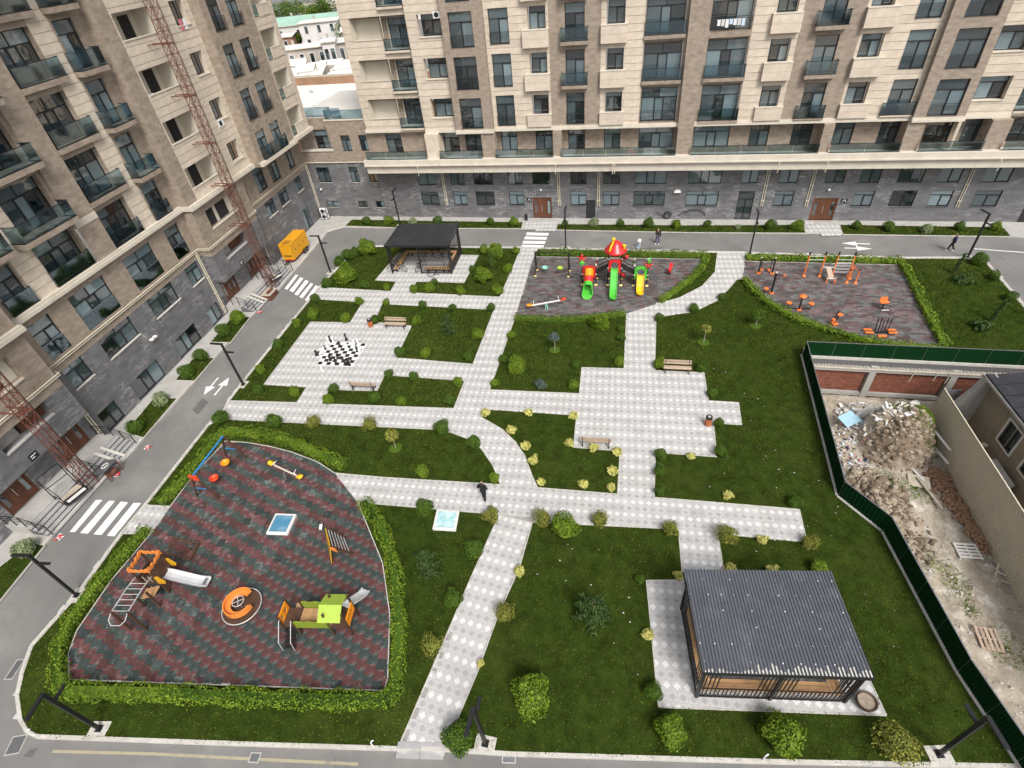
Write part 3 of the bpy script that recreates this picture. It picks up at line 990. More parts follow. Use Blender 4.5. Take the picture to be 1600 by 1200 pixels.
class Facade:
    """local frame: x along the front, y into the block, z up"""

    def __init__(s, root, pmax=280, panes=290, eye=(0, 0)):
        s.root = root
        s.w = []
        s.panels = []
        s.cache = {}
        s.pane_left = panes
        s.pmax = pmax
        s.eye = eye

    def mb(s, m):
        b = MB()
        s.w.append((m, b))
        return b

    def wall(s, x0, x1, z0, z1, d, ops, m, reveal=0.22, course=None):
        """front sheet with openings and their reveals; course = height of cladding courses"""
        ops = [o for o in ops if o[0] < x1 - .01 and o[1] > x0 + .01 and o[2] < z1 - .01 and o[3] > z0 + .01]
        xs = sorted({x0, x1, *[max(x0, o[0]) for o in ops], *[min(x1, o[1]) for o in ops]})
        zs = sorted({z0, z1, *[max(z0, o[2]) for o in ops], *[min(z1, o[3]) for o in ops]})
        w = s.mb(m)
        dd = d + (0.055 if course else 0)
        for a, b in zip(xs, xs[1:]):
            for c, e in zip(zs, zs[1:]):
                if not any(o[0] < (a + b) / 2 < o[1] and o[2] < (c + e) / 2 < o[3] for o in ops):
                    w.quad((a, dd, c), (b, dd, c), (b, dd, e), (a, dd, e))
        for o in ops:
            a, b, c, e = max(x0, o[0]), min(x1, o[1]), max(z0, o[2]), min(z1, o[3])
            r = d + (o[4] if len(o) > 4 else reveal)
            w.quad((a, dd, c), (a, r, c), (a, r, e), (a, dd, e))
            w.quad((b, r, c), (b, dd, c), (b, dd, e), (b, r, e))
            w.quad((a, r, e), (b, r, e), (b, dd, e), (a, dd, e))
            w.quad((a, dd, c), (b, dd, c), (b, r, c), (a, r, c))
        if course:
            s.clad(x0, x1, z0, z1, d, ops, m, course)

    def clad(s, x0, x1, z0, z1, d, ops, m, h):
        n = max(1, round((z1 - z0) / h))
        for i in range(n):
            za, zb = z0 + (z1 - z0) * i / n, z0 + (z1 - z0) * (i + 1) / n
            cuts = sorted({za, zb, *[t for o in ops for t in (o[2], o[3]) if za + .02 < t < zb - .02]})
            for c, e in zip(cuts, cuts[1:]):
                busy = sorted((o[0], o[1]) for o in ops if o[2] < (c + e) / 2 < o[3])
                x = x0
                free = []
                for a, b in busy:
                    if a > x + .03:
                        free.append((x, a))
                    x = max(x, b)
                if x < x1 - .03:
                    free.append((x, x1))
                for a, b in free:
                    k = max(1, math.ceil((b - a) / 2.3))
                    for j in range(k):
                        p, q = a + (b - a) * j / k, a + (b - a) * (j + 1) / k
                        g0, g1 = (.018 if c == za else 0), (.018 if e == zb else 0)
                        s.panels.append((p + (.003 if j else 0), q - (.003 if j < k - 1 else 0), c + g0, e - g1, d, m))

    def slab(s, x0, x1, y0, y1, z0, z1, m):
        s.mb(m).box(x0, x1, y0, y1, z0, z1)

    def window(s, x0, x1, z0, z1, d, kind='T2', fw=0.065):
        w, h = round(x1 - x0, 2), round(z1 - z0, 2)
        key = (w, h, kind)
        if key not in s.cache:
            f = MB()
            P = []
            f.box(0, w, 0, .09, 0, fw).box(0, w, 0, .09, h - fw, h).box(0, fw, 0, .09, fw, h - fw).box(w - fw, w, 0, .09, fw, h - fw)
            tr = 0
            nl = {'T2': 2, 'T3': 3, 'S2': 2, 'S1': 1, 'S3': 3, 'G2': 2}[kind]
            zt = h - fw
            if kind[0] == 'T':
                tr = h * .27
                zt = h - fw - tr
                f.box(fw, w - fw, 0, .09, zt, zt + fw)
                if nl == 3:
                    f.box(w / 2 - .03, w / 2 + .03, 0, .09, zt + fw, h - fw)
                    P += [(fw, w / 2 - .03, zt + fw, h - fw), (w / 2 + .03, w - fw, zt + fw, h - fw)]
                else:
                    P += [(fw, w - fw, zt + fw, h - fw)]
            zb = fw
            if kind[0] == 'G':
                zb = h * .36
                f.box(fw, w - fw, 0, .09, zb - fw, zb)
                P += [(fw, w - fw, fw, zb - fw)]
            ed = [fw, w - fw] if nl == 1 else ([fw, w * .52, w - fw] if nl == 2 else [fw, w * .38, w * .62, w - fw])
            for i in range(1, len(ed) - 1):
                f.box(ed[i] - .05, ed[i] + .05, -.01, .085, zb, zt)
            for i in range(len(ed) - 1):
                P.append((ed[i] + (.05 if i else 0), ed[i + 1] - (.05 if i < len(ed) - 2 else 0), zb, zt))
            if nl > 1:                          # the opening sash stands a little proud
                a, b = (P[-1] if nl == 2 else P[-2])[:2]
                f.box(a, b, -.012, .07, zb, zb + .05).box(a, b, -.012, .07, zt - .05, zt)
            pm = []
            for a, b, c, e in P:
                q = MB().quad((a, .045, c), (b, .045, c), (b, .045, e), (a, .045, e))
                pm.append((q.mesh('pane', 'pane'), (a, b, c, e)))
            aq = MB()
            for a, b, c, e in P:
                aq.quad((a, .045, c), (b, .045, c), (b, .045, e), (a, .045, e))
            s.cache[key] = (f.mesh('window', 'dark_frame'), [q[0] for q in pm], aq.mesh('panes', 'pane'))
        fr, pm, aq = s.cache[key]
        o = link('window', fr, s.root, (x0, d, z0))
        if s.pane_left >= len(pm):
            for q in pm:
                link('pane', q, o)
            s.pane_left -= len(pm)
        else:
            link('panes', aq, o)['kind'] = 'stuff'
        return o

    def balcony(s, x0, x1, zf, d, proj, gh=1.05, m='brown', slab=0.28, side=True):
        b = MB().box(x0, x1, d - proj, d + .05, zf - slab, zf)
        o = b.obj('balcony', m, s.root)
        for nm, pts in (('front_glass', [(x0 + .04, d - proj + .04), (x1 - .04, d - proj + .04)]), ('side_glass', [(x0 + .04, d), (x0 + .04, d - proj + .04)]), ('side_glass', [(x1 - .04, d - proj + .04), (x1 - .04, d)])):
            if nm == 'side_glass' and (not side or proj < .15):
                continue
            (ax, ay), (bx, by) = pts
            g = MB().quad((ax, ay, zf + .02), (bx, by, zf + .02), (bx, by, zf + gh), (ax, ay, zf + gh))
            g.obj(nm, 'balcony_glass', o)
        r = MB()
        y = d - proj + .04
        r.box(x0, x1, y - .02, y + .02, zf + gh, zf + gh + .045).box(x0, x1, y - .025, y + .025, zf, zf + .06)
        if side and proj >= .15:
            for x in (x0 + .04, x1 - .04):
                r.box(x - .02, x + .02, y + .02, d, zf + gh, zf + gh + .045).box(x - .025, x + .025, y + .025, d, zf, zf + .06)
        r.obj('rail', 'dark_frame', o)

    def bars(s, x0, x1, z0, d, h=1.0):
        r = MB()
        y = d - .05
        r.bar((x0, y, z0 + h), (x1, y, z0 + h), .045).bar((x0, y, z0 + .08), (x1, y, z0 + .08), .035).bar((x0, y, z0 + h - .14), (x1, y, z0 + h - .14), .03)
        n = int((x1 - x0) / .12)
        for i in range(n + 1):
            x = x0 + (x1 - x0) * i / n
            r.bar((x, y, z0 + .08), (x, y, z0 + h - .14), .018)
        r.obj('railing', 'dark_frame', s.root)

    def box_parapet(s, x0, x1, z0, z1, d, proj=.5, m='beige', courses=2):
        h = (z1 - z0 - .07) / courses
        b = MB()
        b.box(x0 + .02, x1 - .02, d - proj + .02, d, z0 + .01, z1 - .08)
        for i in range(courses):
            b.box(x0, x1, d - proj, d - .001, z0 + i * h + (.012 if i else 0), z0 + (i + 1) * h - .012)
        o = b.obj('parapet', m, s.root)
        MB().box(x0 - .03, x1 + .03, d - proj - .03, d, z1 - .07, z1).obj('coping', 'coping', o)

    def sill(s, x0, x1, z, d, w=.1, m='concrete', t=.06):
        MB().box(x0 - .04, x1 + .04, d - w, d + .2, z - t, z).obj('sill', m, s.root)

    def recess(s, x0, x1, z0, z1, d, dep, m='cream'):
        """room of a loggia behind an opening"""
        w = s.mb(m)
        e = d + dep
        w.quad((x0, e, z0), (x1, e, z0), (x1, e, z1), (x0, e, z1))
        w.quad((x0, d, z0), (x0, e, z0), (x0, e, z1), (x0, d, z1))
        w.quad((x1, e, z0), (x1, d, z0), (x1, d, z1), (x1, e, z1))
        w.quad((x0, e, z1), (x1, e, z1), (x1, d, z1), (x0, d, z1))
        w.quad((x0, d, z0), (x1, d, z0), (x1, e, z0), (x0, e, z0))

    def finish(s):
        for m, b in s.w:
            b.obj('wall', m, s.root)
        mw = s.root.matrix_basis

        def big(p):
            c = mw @ Vector(((p[0] + p[1]) / 2, p[4], (p[2] + p[3]) / 2))
            if c.z > 25.5:
                return 0
            return (p[1] - p[0]) * (p[3] - p[2]) / ((c.x ** 2 + c.y ** 2 + (c.z - 27) ** 2))
        s.panels.sort(key=big, reverse=True)
        rest = {}
        for i, (a, b, c, e, d, m) in enumerate(s.panels):
            if i < s.pmax:
                key = ('p', round(b - a, 2), round(e - c, 2), m)
                if key not in s.cache:
                    s.cache[key] = MB().box(0, b - a, 0, .06, 0, e - c).mesh('cladding_panel', m)
                link('cladding_panel', s.cache[key], s.root, (a, d, c))
            else:
                rest.setdefault(m, MB()).box(a, b, d, d + .06, c, e)
        for m, b in rest.items():
            b.obj('cladding_panels', m, s.root)['kind'] = 'stuff'


def wooden_door(fc, x0, x1, z0, z1, d):
    o = MB().box(x0, x0 + .1, d - .06, d + .1, z0, z1).box(x1 - .1, x1, d - .06, d + .1, z0, z1).box(x0 + .1, x1 - .1, d - .06, d + .1, z1 - .12, z1).obj('door', 'door_wood', fc.root)
    n = 4
    w = (x1 - x0 - .2) / n
    for i in range(n):
        a = x0 + .1 + i * w
        pane = i in (0, 3)
        b = MB()
        if pane:
            b.box(a + .004, a + w * .22, d, d + .06, z0, z1 - .12).box(a + w * .78, a + w - .004, d, d + .06, z0, z1 - .12)
            b.box(a + w * .22, a + w * .78, d, d + .06, z0, z0 + .5).box(a + w * .22, a + w * .78, d, d + .06, z1 - .5, z1 - .12)
            b.obj('leaf', 'door_wood', o)
            MB().quad((a + w * .22, d + .03, z0 + .5), (a + w * .78, d + .03, z0 + .5), (a + w * .78, d + .03, z1 - .5), (a + w * .22, d + .03, z1 - .5)).obj('pane', 'pane', o)
        else:
            b.box(a + .004, a + w - .004, d, d + .06, z0, z1 - .12)
            for j in range(3):
                zz = z0 + .2 + j * (z1 - z0 - .5) / 3
                b.box(a + .08, a + w - .08, d - .015, d, zz, zz + (z1 - z0 - .5) / 3 - .12)
            b.obj('leaf', 'door_wood', o)
    MB().cyl((x0 + (x1 - x0) / 2 - .05, d - .07, z0 + .8), (x0 + (x1 - x0) / 2 - .05, d - .07, z0 + 1.5), .018, 6).obj('handle', 'steel', o)


def number_plate(fc, x, z, d, kind):
    o = MB().box(x - .3, x + .3, d - .03, d, z - .22, z + .22).obj('sign', 'dark_frame', fc.root)
    m = MB()
    if kind < 2:                                 # a white curved mark on a dark plate
        m.tube([(x - .16, d - .035, z - .14), (x - .05, d - .035, z + .1), (x + .06, d - .035, z + .12), (x + .18, d - .035, z - .12)], .03, 5)
    else:
        m.bar((x - .2, d - .034, z + .08), (x + .2, d - .034, z + .08), .008, .06).bar((x - .2, d - .034, z - .08), (x + .05, d - .034, z - .08), .008, .06)
    m.obj('marks', 'white_pl', o)


def downpipe(fc, x, z0, z1, d, n=2):
    m = MB()
    for k in range(n):
        m.cyl((x + k * .2, d - .08, z0), (x + k * .2, d - .08, z1), .05, 6)
    for i in range(int((z1 - z0) / 1.6)):
        m.box(x - .07, x + (n - 1) * .2 + .07, d - .15, d, z0 + .6 + i * 1.6, z0 + .65 + i * 1.6)
    m.obj('downpipe', 'pipe', fc.root)


def wall_lamp(fc, x, z, d):
    m = MB().ball((x, d - .16, z), .13, 10).cyl((x, d, z), (x, d - .1, z), .05, 6)
    m.obj('wall_lamp', 'white_pl', fc.root, True)


# ---------------------------------------------------------------- far block (faces the park)
rb_root = thing('apartment_block', 'long far apartment block of beige and brown stone above a dark grey base', 'building', (3.4, 58.4, 0), 0)
F = Facade(rb_root, 290, 290)
CX = 3.4


def X(x):                                        # surveyed x -> local x
    return x - CX


def mir(a, b, k):
    return (a, b) if k else (2 * CX - b, 2 * CX - a)


for side in (1, 0):
    def sec(a, b):
        p, q = mir(a, b, side)
        return X(p), X(q)
    # end bay with loggia
    a, b = sec(-30.6, -23.5)
    l0, l1 = sec(-29.65, -26.35)
    g0, g1 = sec(-26.3, -23.75)
    ops = []
    for zf in FL:
        ops += [(l0, l1, zf + 1.05, zf + 2.95, .1), (g0, g1, zf + .05, zf + 2.95, .1)]
    F.wall(a, b, 10.1, TOPZ, .5, ops, 'beige', course=.61)
    for k, zf in enumerate(FL):
        q0, q1 = min(l0, g0), max(l1, g1)
        F.recess(q0, q1, zf + .05, zf + 2.95, .6, 1.2)
        w0, w1 = sec(-26.1, -24.0)
        F.window(w0, w1, zf + .12, zf + 2.75, 1.72, 'T2')
        F.slab(*sorted((q0, q1)), .9, 1.79, zf + 2.75, zf + 2.94, 'brown')
        r0, r1 = sec(-27.0, -26.3)
        F.slab(r0, r1, 1.66, 1.79, zf + .06, zf + 2.74, 'brown')
        F.slab(l0, l1, .44, .6, zf + 1.0, zf + 1.07, 'coping')
        F.balcony(g0 - .05, g1 + .05, zf + .05, .5, .28, 1.0, 'beige', .2)
    # small-window bay
    a, b = sec(-23.5, -19.8)
    w0, w1 = sec(-22.4, -20.05)
    F.wall(a, b, 7.6, TOPZ, 0, [(w0, w1, zf + 1.05, zf + 2.9, .55) for zf in FL] + [(w0, sec(-20.05, -19.0)[1] if side else w1, 7.0, 10.1)] , 'beige', course=.61)
    for zf in FL:
        F.window(w0 + .25, w1, zf + 1.06, zf + 2.88, .55, 'T2')
        F.sill(w0, w1, zf + 1.06, -.02, .06, 'coping')
    # brown bay in front, tall window
    a, b = sec(-19.8, -15.8)
    w0, w1 = sec(-19.1, -16.8)
    F.wall(a, b, 10.1, TOPZ, -.6, [(w0, w1, zf + .05, zf + 2.95) for zf in FL], 'brown')
    for x in (a, b):
        F.mb('brown').quad((x, -.6, 10.1), (x, .05, 10.1), (x, .05, TOPZ), (x, -.6, TOPZ))
    F.mb('brown').quad((a, -.6, 10.1), (b, -.6, 10.1), (b, .05, 10.1), (a, .05, 10.1))
    for k, zf in enumerate(FL):
        F.window(w0, w1, zf + .06, zf + 2.94, -.42, 'T2')
        F.bars(w0, w1, zf + .05, -.6)
    # beige bay, tall window
    a, b = sec(-15.8, -12.2)
    w0, w1 = sec(-15.4, -13.5)
    F.wall(a, b, 10.1, TOPZ, 0, [(w0, w1, zf + .05, zf + 2.95) for zf in FL], 'beige', course=.61)
    for k, zf in enumerate(FL):
        F.window(w0, w1, zf + .06, zf + 2.94, .16, 'T2')
        if k == 0 and not side:
            F.balcony(w0 - .3, w1 + .5, zf + .12, 0, .3, 1.0, 'beige', .12)
        else:
            F.bars(w0, w1, zf + .05, 0)
    # two bays with stone parapet boxes
    for (p, q, wa, wb) in ((-12.2, -9.75, -11.7, -10.0), (-4.95, -2.6, -4.5, -2.85)):
        a, b = sec(p, q)
        w0, w1 = sec(wa, wb)
        F.wall(a, b, 10.1, TOPZ, 0, [(w0, w1, zf + 1.0, zf + 2.88, .55) for zf in FL], 'beige', course=.61)
        for k, zf in enumerate(FL):
            F.window(w0 + .12, w1 - .05, zf + 1.0, zf + 2.86, .5, 'T2')
            F.box_parapet(a, b, (zf - .02 if k == 0 else zf - .3), zf + 1.15, 0, .45 if k else .3)
    # brown bay with balcony window
    a, b = sec(-9.75, -4.95)
    w0, w1 = sec(-8.25, -6.45)
    F.wall(a, b, 10.1, TOPZ, 0, [(w0, w1, zf + .05, zf + 2.95) for zf in FL], 'brown')
    for k, zf in enumerate(FL):
        F.window(w0, w1, zf + .06, zf + 2.94, .16, 'T2')
        if k == 0 and side:
            F.bars(w0, w1, zf + .05, 0)
        else:
            F.balcony(w0 - .35, w1 + .35, zf + .05, 0, .6 if k else .3, 1.05, 'brown', .3 if k else .1)
    # plain beige strip
    a, b = sec(-2.6, -1.15)
    F.wall(a, b, 10.1, TOPZ, 0, [], 'beige', course=.61)
    # wide window bay
    a, b = sec(-1.15, 2.65)
    w0, w1 = sec(-1.05, 2.35)
    F.wall(a, b, 10.1, TOPZ, .02, [(w0, w1, zf + .05, zf + 3.2, .55) for zf in FL], 'brown')
    for k, zf in enumerate(FL):
        F.window(w0 + .02, w1 - .05, zf + .06, zf + 3.0, .52, 'T3')
        F.slab(w0, w1, .45, .6, zf + 3.0, zf + 3.2, 'brown')
        if (k == 0 and side) or (k == 2 and not side):
            F.bars(w0, w1, zf + .1, 0)
        else:
            F.balcony(w0 - .05, w1 + .15, zf + .06, 0, .22, 1.0, 'brown', .3)
# centre pier
F.slab(X(2.62), X(4.08), -.45, .3, 7.6, TOPZ, 'brown')
# string course under the upper floors
led = MB()
for p, q, d in ((-30.75, -23.5, .4), (-23.5, -19.8, -.12), (-19.85, -15.75, -.78), (-15.7, 2.62, -.2), (4.08, 22.5, -.2), (22.55, 26.65, -.78), (26.6, 30.3, -.12), (30.3, 37.55, .4)):
    led.box(X(p), X(q), d, .95, 10.06, 10.26).box(X(p) + .002, X(q) - .002, d + .06, .949, 10.262, 10.42)
led.obj('cornice', 'coping', rb_root)
# terrace floor: wall, windows, pillars
TW = [(-28.8, -26.9, 'T2'), (-22.4, -20.2, 'T2'), (-19.5, -17.35, 'T2'), (-15.5, -13.7, 'T2'), (-11.7, -9.95, 'T2'), (-8.25, -6.5, 'T2'), (-4.55, -2.9, 'T2'), (-1.06, 2.3, 'T3'),
      (4.3, 7.65, 'T3'), (9.5, 11.25, 'T2'), (13.3, 15.1, 'T2'), (16.9, 18.65, 'T2'), (20.8, 22.6, 'T2'), (24.6, 26.7, 'T2'), (27.6, 29.75, 'T2'), (31.3, 33.3, 'T2')]
F.wall(X(-30.9), X(37.6), 6.9, 10.1, 1.0, [(X(a), X(b), 7.7, 9.75) for a, b, k in TW], 'brown')
for a, b, k in TW:
    F.window(X(a), X(b), 7.7, 9.75, 1.16, k)
for i, (a, b) in enumerate([(-23.5, -22.0), (-17.2, -15.75), (-9.6, -8.75), (2.65, 4.05), (15.6, 16.5), (22.4, 23.8), (28.9, 30.4)]):
    F.slab(X(a), X(b), -.6, 1.0, 7.3, 10.06, 'beige' if i == 0 else 'brown')
cor = MB()
cor.box(X(-30.9), X(37.6), -1.0, .98, 6.13, 7.06).box(X(-31.0), X(37.6), -1.22, -.6, 7.062, 7.6).box(X(-31.0), X(37.6), -1.32, -1.225, 6.98, 7.1)
cor.box(X(-31.0), X(37.6), -.6, .98, 7.062, 7.25)
cor.obj('cornice', 'coping', rb_root)
ends = [-30.7, -23.5, -22.0, -17.2, -15.75, -9.6, -8.75, 2.65, 4.05, 15.6, 16.5, 22.4, 23.8, 28.9, 30.4, 37.5]
for a, b in zip(ends[::2], ends[1::2]):
    n = max(1, round((b - a) / 2.4))
    o = MB().box(X(a), X(b), -.95, -.9, 7.6, 7.66).box(X(a), X(b), -.95, -.9, 8.42, 8.46).obj('balustrade', 'dark_frame', rb_root)
    for i in range(n):
        p, q = a + (b - a) * i / n + .02, a + (b - a) * (i + 1) / n - .02
        MB().quad((X(p), -.925, 7.66), (X(q), -.925, 7.66), (X(q), -.925, 8.42), (X(p), -.925, 8.42)).obj('glass_pane', 'balcony_glass', o)
# grey base
LOW = [(-25.9, -23.7, 'S2'), (-21.9, -20.25, 'S2'), (-19.15, -16.9, 'S2'), (-15.15, -13.45, 'S2'), (-8.1, -6.33, 'S2'), (-4.52, -2.72, 'S2'), (-1.2, 2.1, 'S3'), (4.3, 7.58, 'S3'), (13.1, 14.92, 'S2'), (20.5, 22.3, 'S2'), (23.82, 26.0, 'S2'), (27.28, 29.14, 'S2'), (31.0, 33.2, 'S2')]
UP = LOW + [(-12.32, -10.37, 'S2'), (9.53, 11.15, 'S2'), (17.4, 19.15, 'S2')]
ops = [(X(a), X(b), 1.65, 3.25) for a, b, k in LOW] + [(X(a), X(b), 4.02, 5.95) for a, b, k in UP]
DOORS = [(-12.45, -10.27, 0.1, 2.55), (16.9, 19.2, 0.1, 2.5), (-6.38, -5.33, .1, 2.25), (9.56, 11.13, .15, 3.22), (35.4, 38.0, .1, 3.0)]
ops += [(X(a), X(b), c, e) for a, b, c, e in DOORS if b < 37]
GW = [(-38.68, -37.0, 4.4, 6.2), (-34.35, -33.25, 4.4, 6.2), (-32.0, -30.9, 4.4, 6.1), (-38.68, -37.05, 1.33, 2.1), (-34.35, -33.15, 1.3, 2.1), (-32.0, -30.8, 1.3, 2.1)]
F.wall(X(-30.9), X(38.4), 0, 6.13, 1.0, ops, 'greystone', .14)
for a, b, k in LOW:
    F.window(X(a), X(b), 1.65, 3.25, 1.09, k.replace('S', 'T'), .055)
    F.sill(X(a), X(b), 1.65, .98, .06, 'greystone', .05)
for a, b, k in UP:
    F.window(X(a), X(b), 4.02, 5.95, 1.09, k, .055)
wooden_door(F, X(-12.45), X(-10.27), .1, 2.55, 1.1)
wooden_door(F, X(16.9), X(19.2), .1, 2.5, 1.1)
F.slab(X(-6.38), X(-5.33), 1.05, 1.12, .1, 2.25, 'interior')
F.window(X(9.56), X(11.13), .15, 3.2, 1.09, 'T2')
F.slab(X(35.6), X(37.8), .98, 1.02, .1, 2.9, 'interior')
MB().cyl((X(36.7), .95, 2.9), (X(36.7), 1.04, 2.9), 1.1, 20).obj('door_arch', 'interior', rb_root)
for x in (-22.9, -9.5, -5.1, 11.9, 16.2, 29.8):
    downpipe(F, X(x), 1.6, 6.13, 1.0, 2)
for x, z in ((-11.4, 3.45), (18.0, 3.4)):
    wall_lamp(F, X(x), z, 1.0)
o = MB().box(X(3.0), X(3.7), .7, .98, 3.15, 3.3).box(X(3.1), X(3.6), .75, .95, 3.3, 3.42).obj('wall_lamp', 'white_pl', rb_root)
number_plate(F, X(-12.85), 2.25, 1.0, 0)
number_plate(F, X(19.75), 2.2, 1.0, 1)
for x in (-24.6, -9.3, -3.4, -3.2, 12.3, 16.5, 30.5):     # overflow spouts on the cornice
    MB().tube([(X(x), -1.34, 7.0), (X(x), -1.5, 6.9), (X(x), -1.5, 6.2), (X(x) - .05, -1.5, 6.02)], .035, 6).obj('spout', 'pipe', rb_root)
# flanks and roof
for x in (-30.6, 37.4):
    F.mb('beige').quad((X(x), .5, 10.1), (X(x), 18, 10.1), (X(x), 18, TOPZ), (X(x), .5, TOPZ))
    F.mb('brown').quad((X(x) - .3, 1, 0), (X(x) - .3, 18, 0), (X(x) - .3, 18, 10.1), (X(x) - .3, 1, 10.1))
F.mb('roof_pale').quad((X(-30.6), -.6, TOPZ), (X(37.4), -.6, TOPZ), (X(37.4), 18, TOPZ), (X(-30.6), 18, TOPZ))
# laundry and outdoor units on the balconies
for x, z, w in ((4.9, FL[2] + .5, 2.4),):
    o = MB().box(X(x), X(x + w), -.2, -.17, z + .4, z + .44).obj('clothes_line', 'steel', rb_root)
    for i in range(7):
        p = x + .1 + i * .33
        MB().box(X(p), X(p + .26), -.22, -.2, z + .42 - random.uniform(.35, .7), z + .42).obj('washing', random.choice(['cloth_white', 'house_white', 'cloth_pale']), o)


def ac_unit(root, x, y, z):
    o = MB().box(x - .4, x + .4, y, y + .28, z, z + .55).obj('cooling_unit', 'white_pl', root)
    m = MB().cyl((x - .08, y - .012, z + .28), (x - .08, y, z + .28), .22, 16)
    m.obj('fan', 'dark_frame', o)


ac_unit(rb_root, X(-20.3), -.02, FL[2] + 2.5)
F.finish()

# ---------------------------------------------------------------- low wing between the blocks
lw = thing('low_wing', 'low grey and brown corner wing with roof terrace between the two blocks', 'building', (-35.4, 59.4, 0), 0)
W = Facade(lw, 0, 100)


def XL(x):
    return x + 35.4


W.wall(XL(-40.2), XL(-30.92), 0, 6.75, 0, [(XL(a), XL(b), c, e) for a, b, c, e in GW], 'greystone', .14)
for a, b, c, e in GW:
    W.window(XL(a), XL(b), c, e, .09, 'T2' if e > 3 else 'S2', .05)
    W.sill(XL(a), XL(b), c, 0, .05, 'kerb', .05)
MB().cyl((XL(-40.1), -.1, 6.78), (XL(-31.0), -.1, 6.78), .06, 6).box(XL(-40.2), XL(-30.92), -.06, .2, 6.68, 6.74).obj('cornice', 'pipe', lw)
W.wall(XL(-35.7), XL(-30.92), 6.75, 11.3, 0, [(XL(-34.35), XL(-33.2), 7.95, 9.75), (XL(-32.1), XL(-31.1), 7.95, 9.72)], 'brown')
W.window(XL(-34.35), XL(-33.2), 7.95, 9.75, .16, 'T2')
W.window(XL(-32.1), XL(-31.1), 7.95, 9.72, .16, 'T2')
W.wall(XL(-40.2), XL(-35.7), 6.75, 8.05, 0, [], 'brown')
W.slab(XL(-40.2), XL(-35.6), -.1, .25, 8.05, 8.2, 'coping')
W.wall(XL(-40.6), XL(-35.6), 6.75, 11.3, 1.5, [(XL(-38.5), XL(-36.75), 7.4, 10.0)], 'brown')
W.window(XL(-38.5), XL(-36.75), 7.4, 10.0, 1.66, 'T2')
W.mb('brown').quad((XL(-35.7), 0, 6.75), (XL(-35.7), 1.5, 6.75), (XL(-35.7), 1.5, 11.3), (XL(-35.7), 0, 11.3))
W.mb('roof_pale').quad((XL(-40.6), 1.5, 11.3), (XL(-30.6), 1.5, 11.3), (XL(-30.6), 14, 11.3), (XL(-40.6), 14, 11.3))
W.mb('roof_pale').quad((XL(-35.7), 0, 11.3), (XL(-30.6), 0, 11.3), (XL(-30.6), 1.5, 11.3), (XL(-35.7), 1.5, 11.3))
W.mb('concrete').quad((XL(-40.2), 0, 7.9), (XL(-35.7), 0, 7.9), (XL(-35.7), 1.5, 7.9), (XL(-40.2), 1.5, 7.9))
W.slab(XL(-35.8), XL(-30.7), -.08, .2, 11.3, 11.42, 'coping')
for (ax, ay), (bx, by) in (((-35.6, .1), (-30.8, .1)), ((-35.6, .1), (-35.6, 1.6)), ((-40.2, 1.6), (-35.6, 1.6)), ((-35.3, .9), (-34.0, .9))):
    o = MB().bar((XL(ax), ay, 12.35), (XL(bx), by, 12.35), .04).obj('balustrade', 'grey_metal', lw)
    MB().quad((XL(ax), ay, 11.42), (XL(bx), by, 11.42), (XL(bx), by, 12.33), (XL(ax), ay, 12.33)).obj('glass_pane', 'balcony_glass', o)
downpipe(W, XL(-39.7), .2, 6.7, 0, 1)
wall_lamp(W, XL(-38.75), 3.6, 0)
W.finish()

# ---------------------------------------------------------------- left block
YL = -0.0495617741
lb = thing('apartment_block', 'left apartment block of beige and brown stone with glass balconies and red hoist masts', 'building',
           (-0.0495415 * 30.85 + 0.998772 * -36.9, 0.998772 * 30.85 + 0.0495415 * -36.9, 0), pi / 2 - YL)
E = Facade(lb, 290, 290)
SX = 30.85


def T(s):
    return s - SX


def msec(a, b, k):
    return (T(a), T(b)) if k else (T(2 * SX - b), T(2 * SX - a))


# middle part: grey base, brown floor, upper floors
WIN = [(23.1, 24.85, 'T2'), (26.55, 29.85, 'T3'), (31.95, 35.1, 'T3'), (36.95, 38.7, 'T2')]
ops = [(T(a), T(b), .12, 1.85) for a, b, k in WIN] + [(T(a), T(b), 4.35, 6.08) for a, b, k in WIN]
E.wall(T(22.0), T(39.7), 0, 6.1, 0, ops, 'greystone', .16)
for a, b, k in WIN:
    E.window(T(a), T(b), .12, 1.85, .12, k.replace('T', 'S'))
    E.window(T(a), T(b), 4.35, 6.08, .12, k)
    E.sill(T(a), T(b), 4.36, 0, .08, 'kerb', .06)
E.wall(T(22.0), T(39.7), 6.1, 10.2, 0, [(T(a), T(b), 6.95, 9.67) for a, b, k in WIN], 'brown')
for a, b, k in WIN:
    E.window(T(a), T(b), 6.95, 9.67, .14, k)
    g = MB().bar((T(a), .06, 8.05), (T(b), .06, 8.05), .04).obj('balustrade', 'grey_metal', lb)
    MB().quad((T(a), .06, 6.97), (T(b), .06, 6.97), (T(b), .06, 8.03), (T(a), .06, 8.03)).obj('glass_pane', 'balcony_glass', g)
UPW = [(23.0, 24.75, 'T2', .9), (26.55, 29.8, 'T3', 1.0), (32.0, 35.1, 'T3', .35), (36.95, 38.7, 'T2', .9)]
MID = [('beige', 22.0, 24.9), ('beige', 24.9, 26.5), ('brown', 26.5, 30.0), ('brown', 30.0, 31.95), ('brown', 31.95, 35.1), ('beige', 35.1, 36.75), ('beige', 36.75, 39.7)]
for m, a, b in MID:
    ops = [(T(p), T(q), zf + (.05 if k else .2), zf + 2.95, .45 if c == 'T3' else .22) for p, q, c, pr in UPW for k, zf in enumerate(FL)]
    mm = 'brown' if (a, b) in ((22.0, 24.9), (36.75, 39.7)) else m
    E.wall(T(a), T(b), 10.6, TOPZ, 0 if (a, b) != (30.0, 31.95) else -.25, ops, mm, course=.61 if m == 'beige' and b - a < 2 else None)
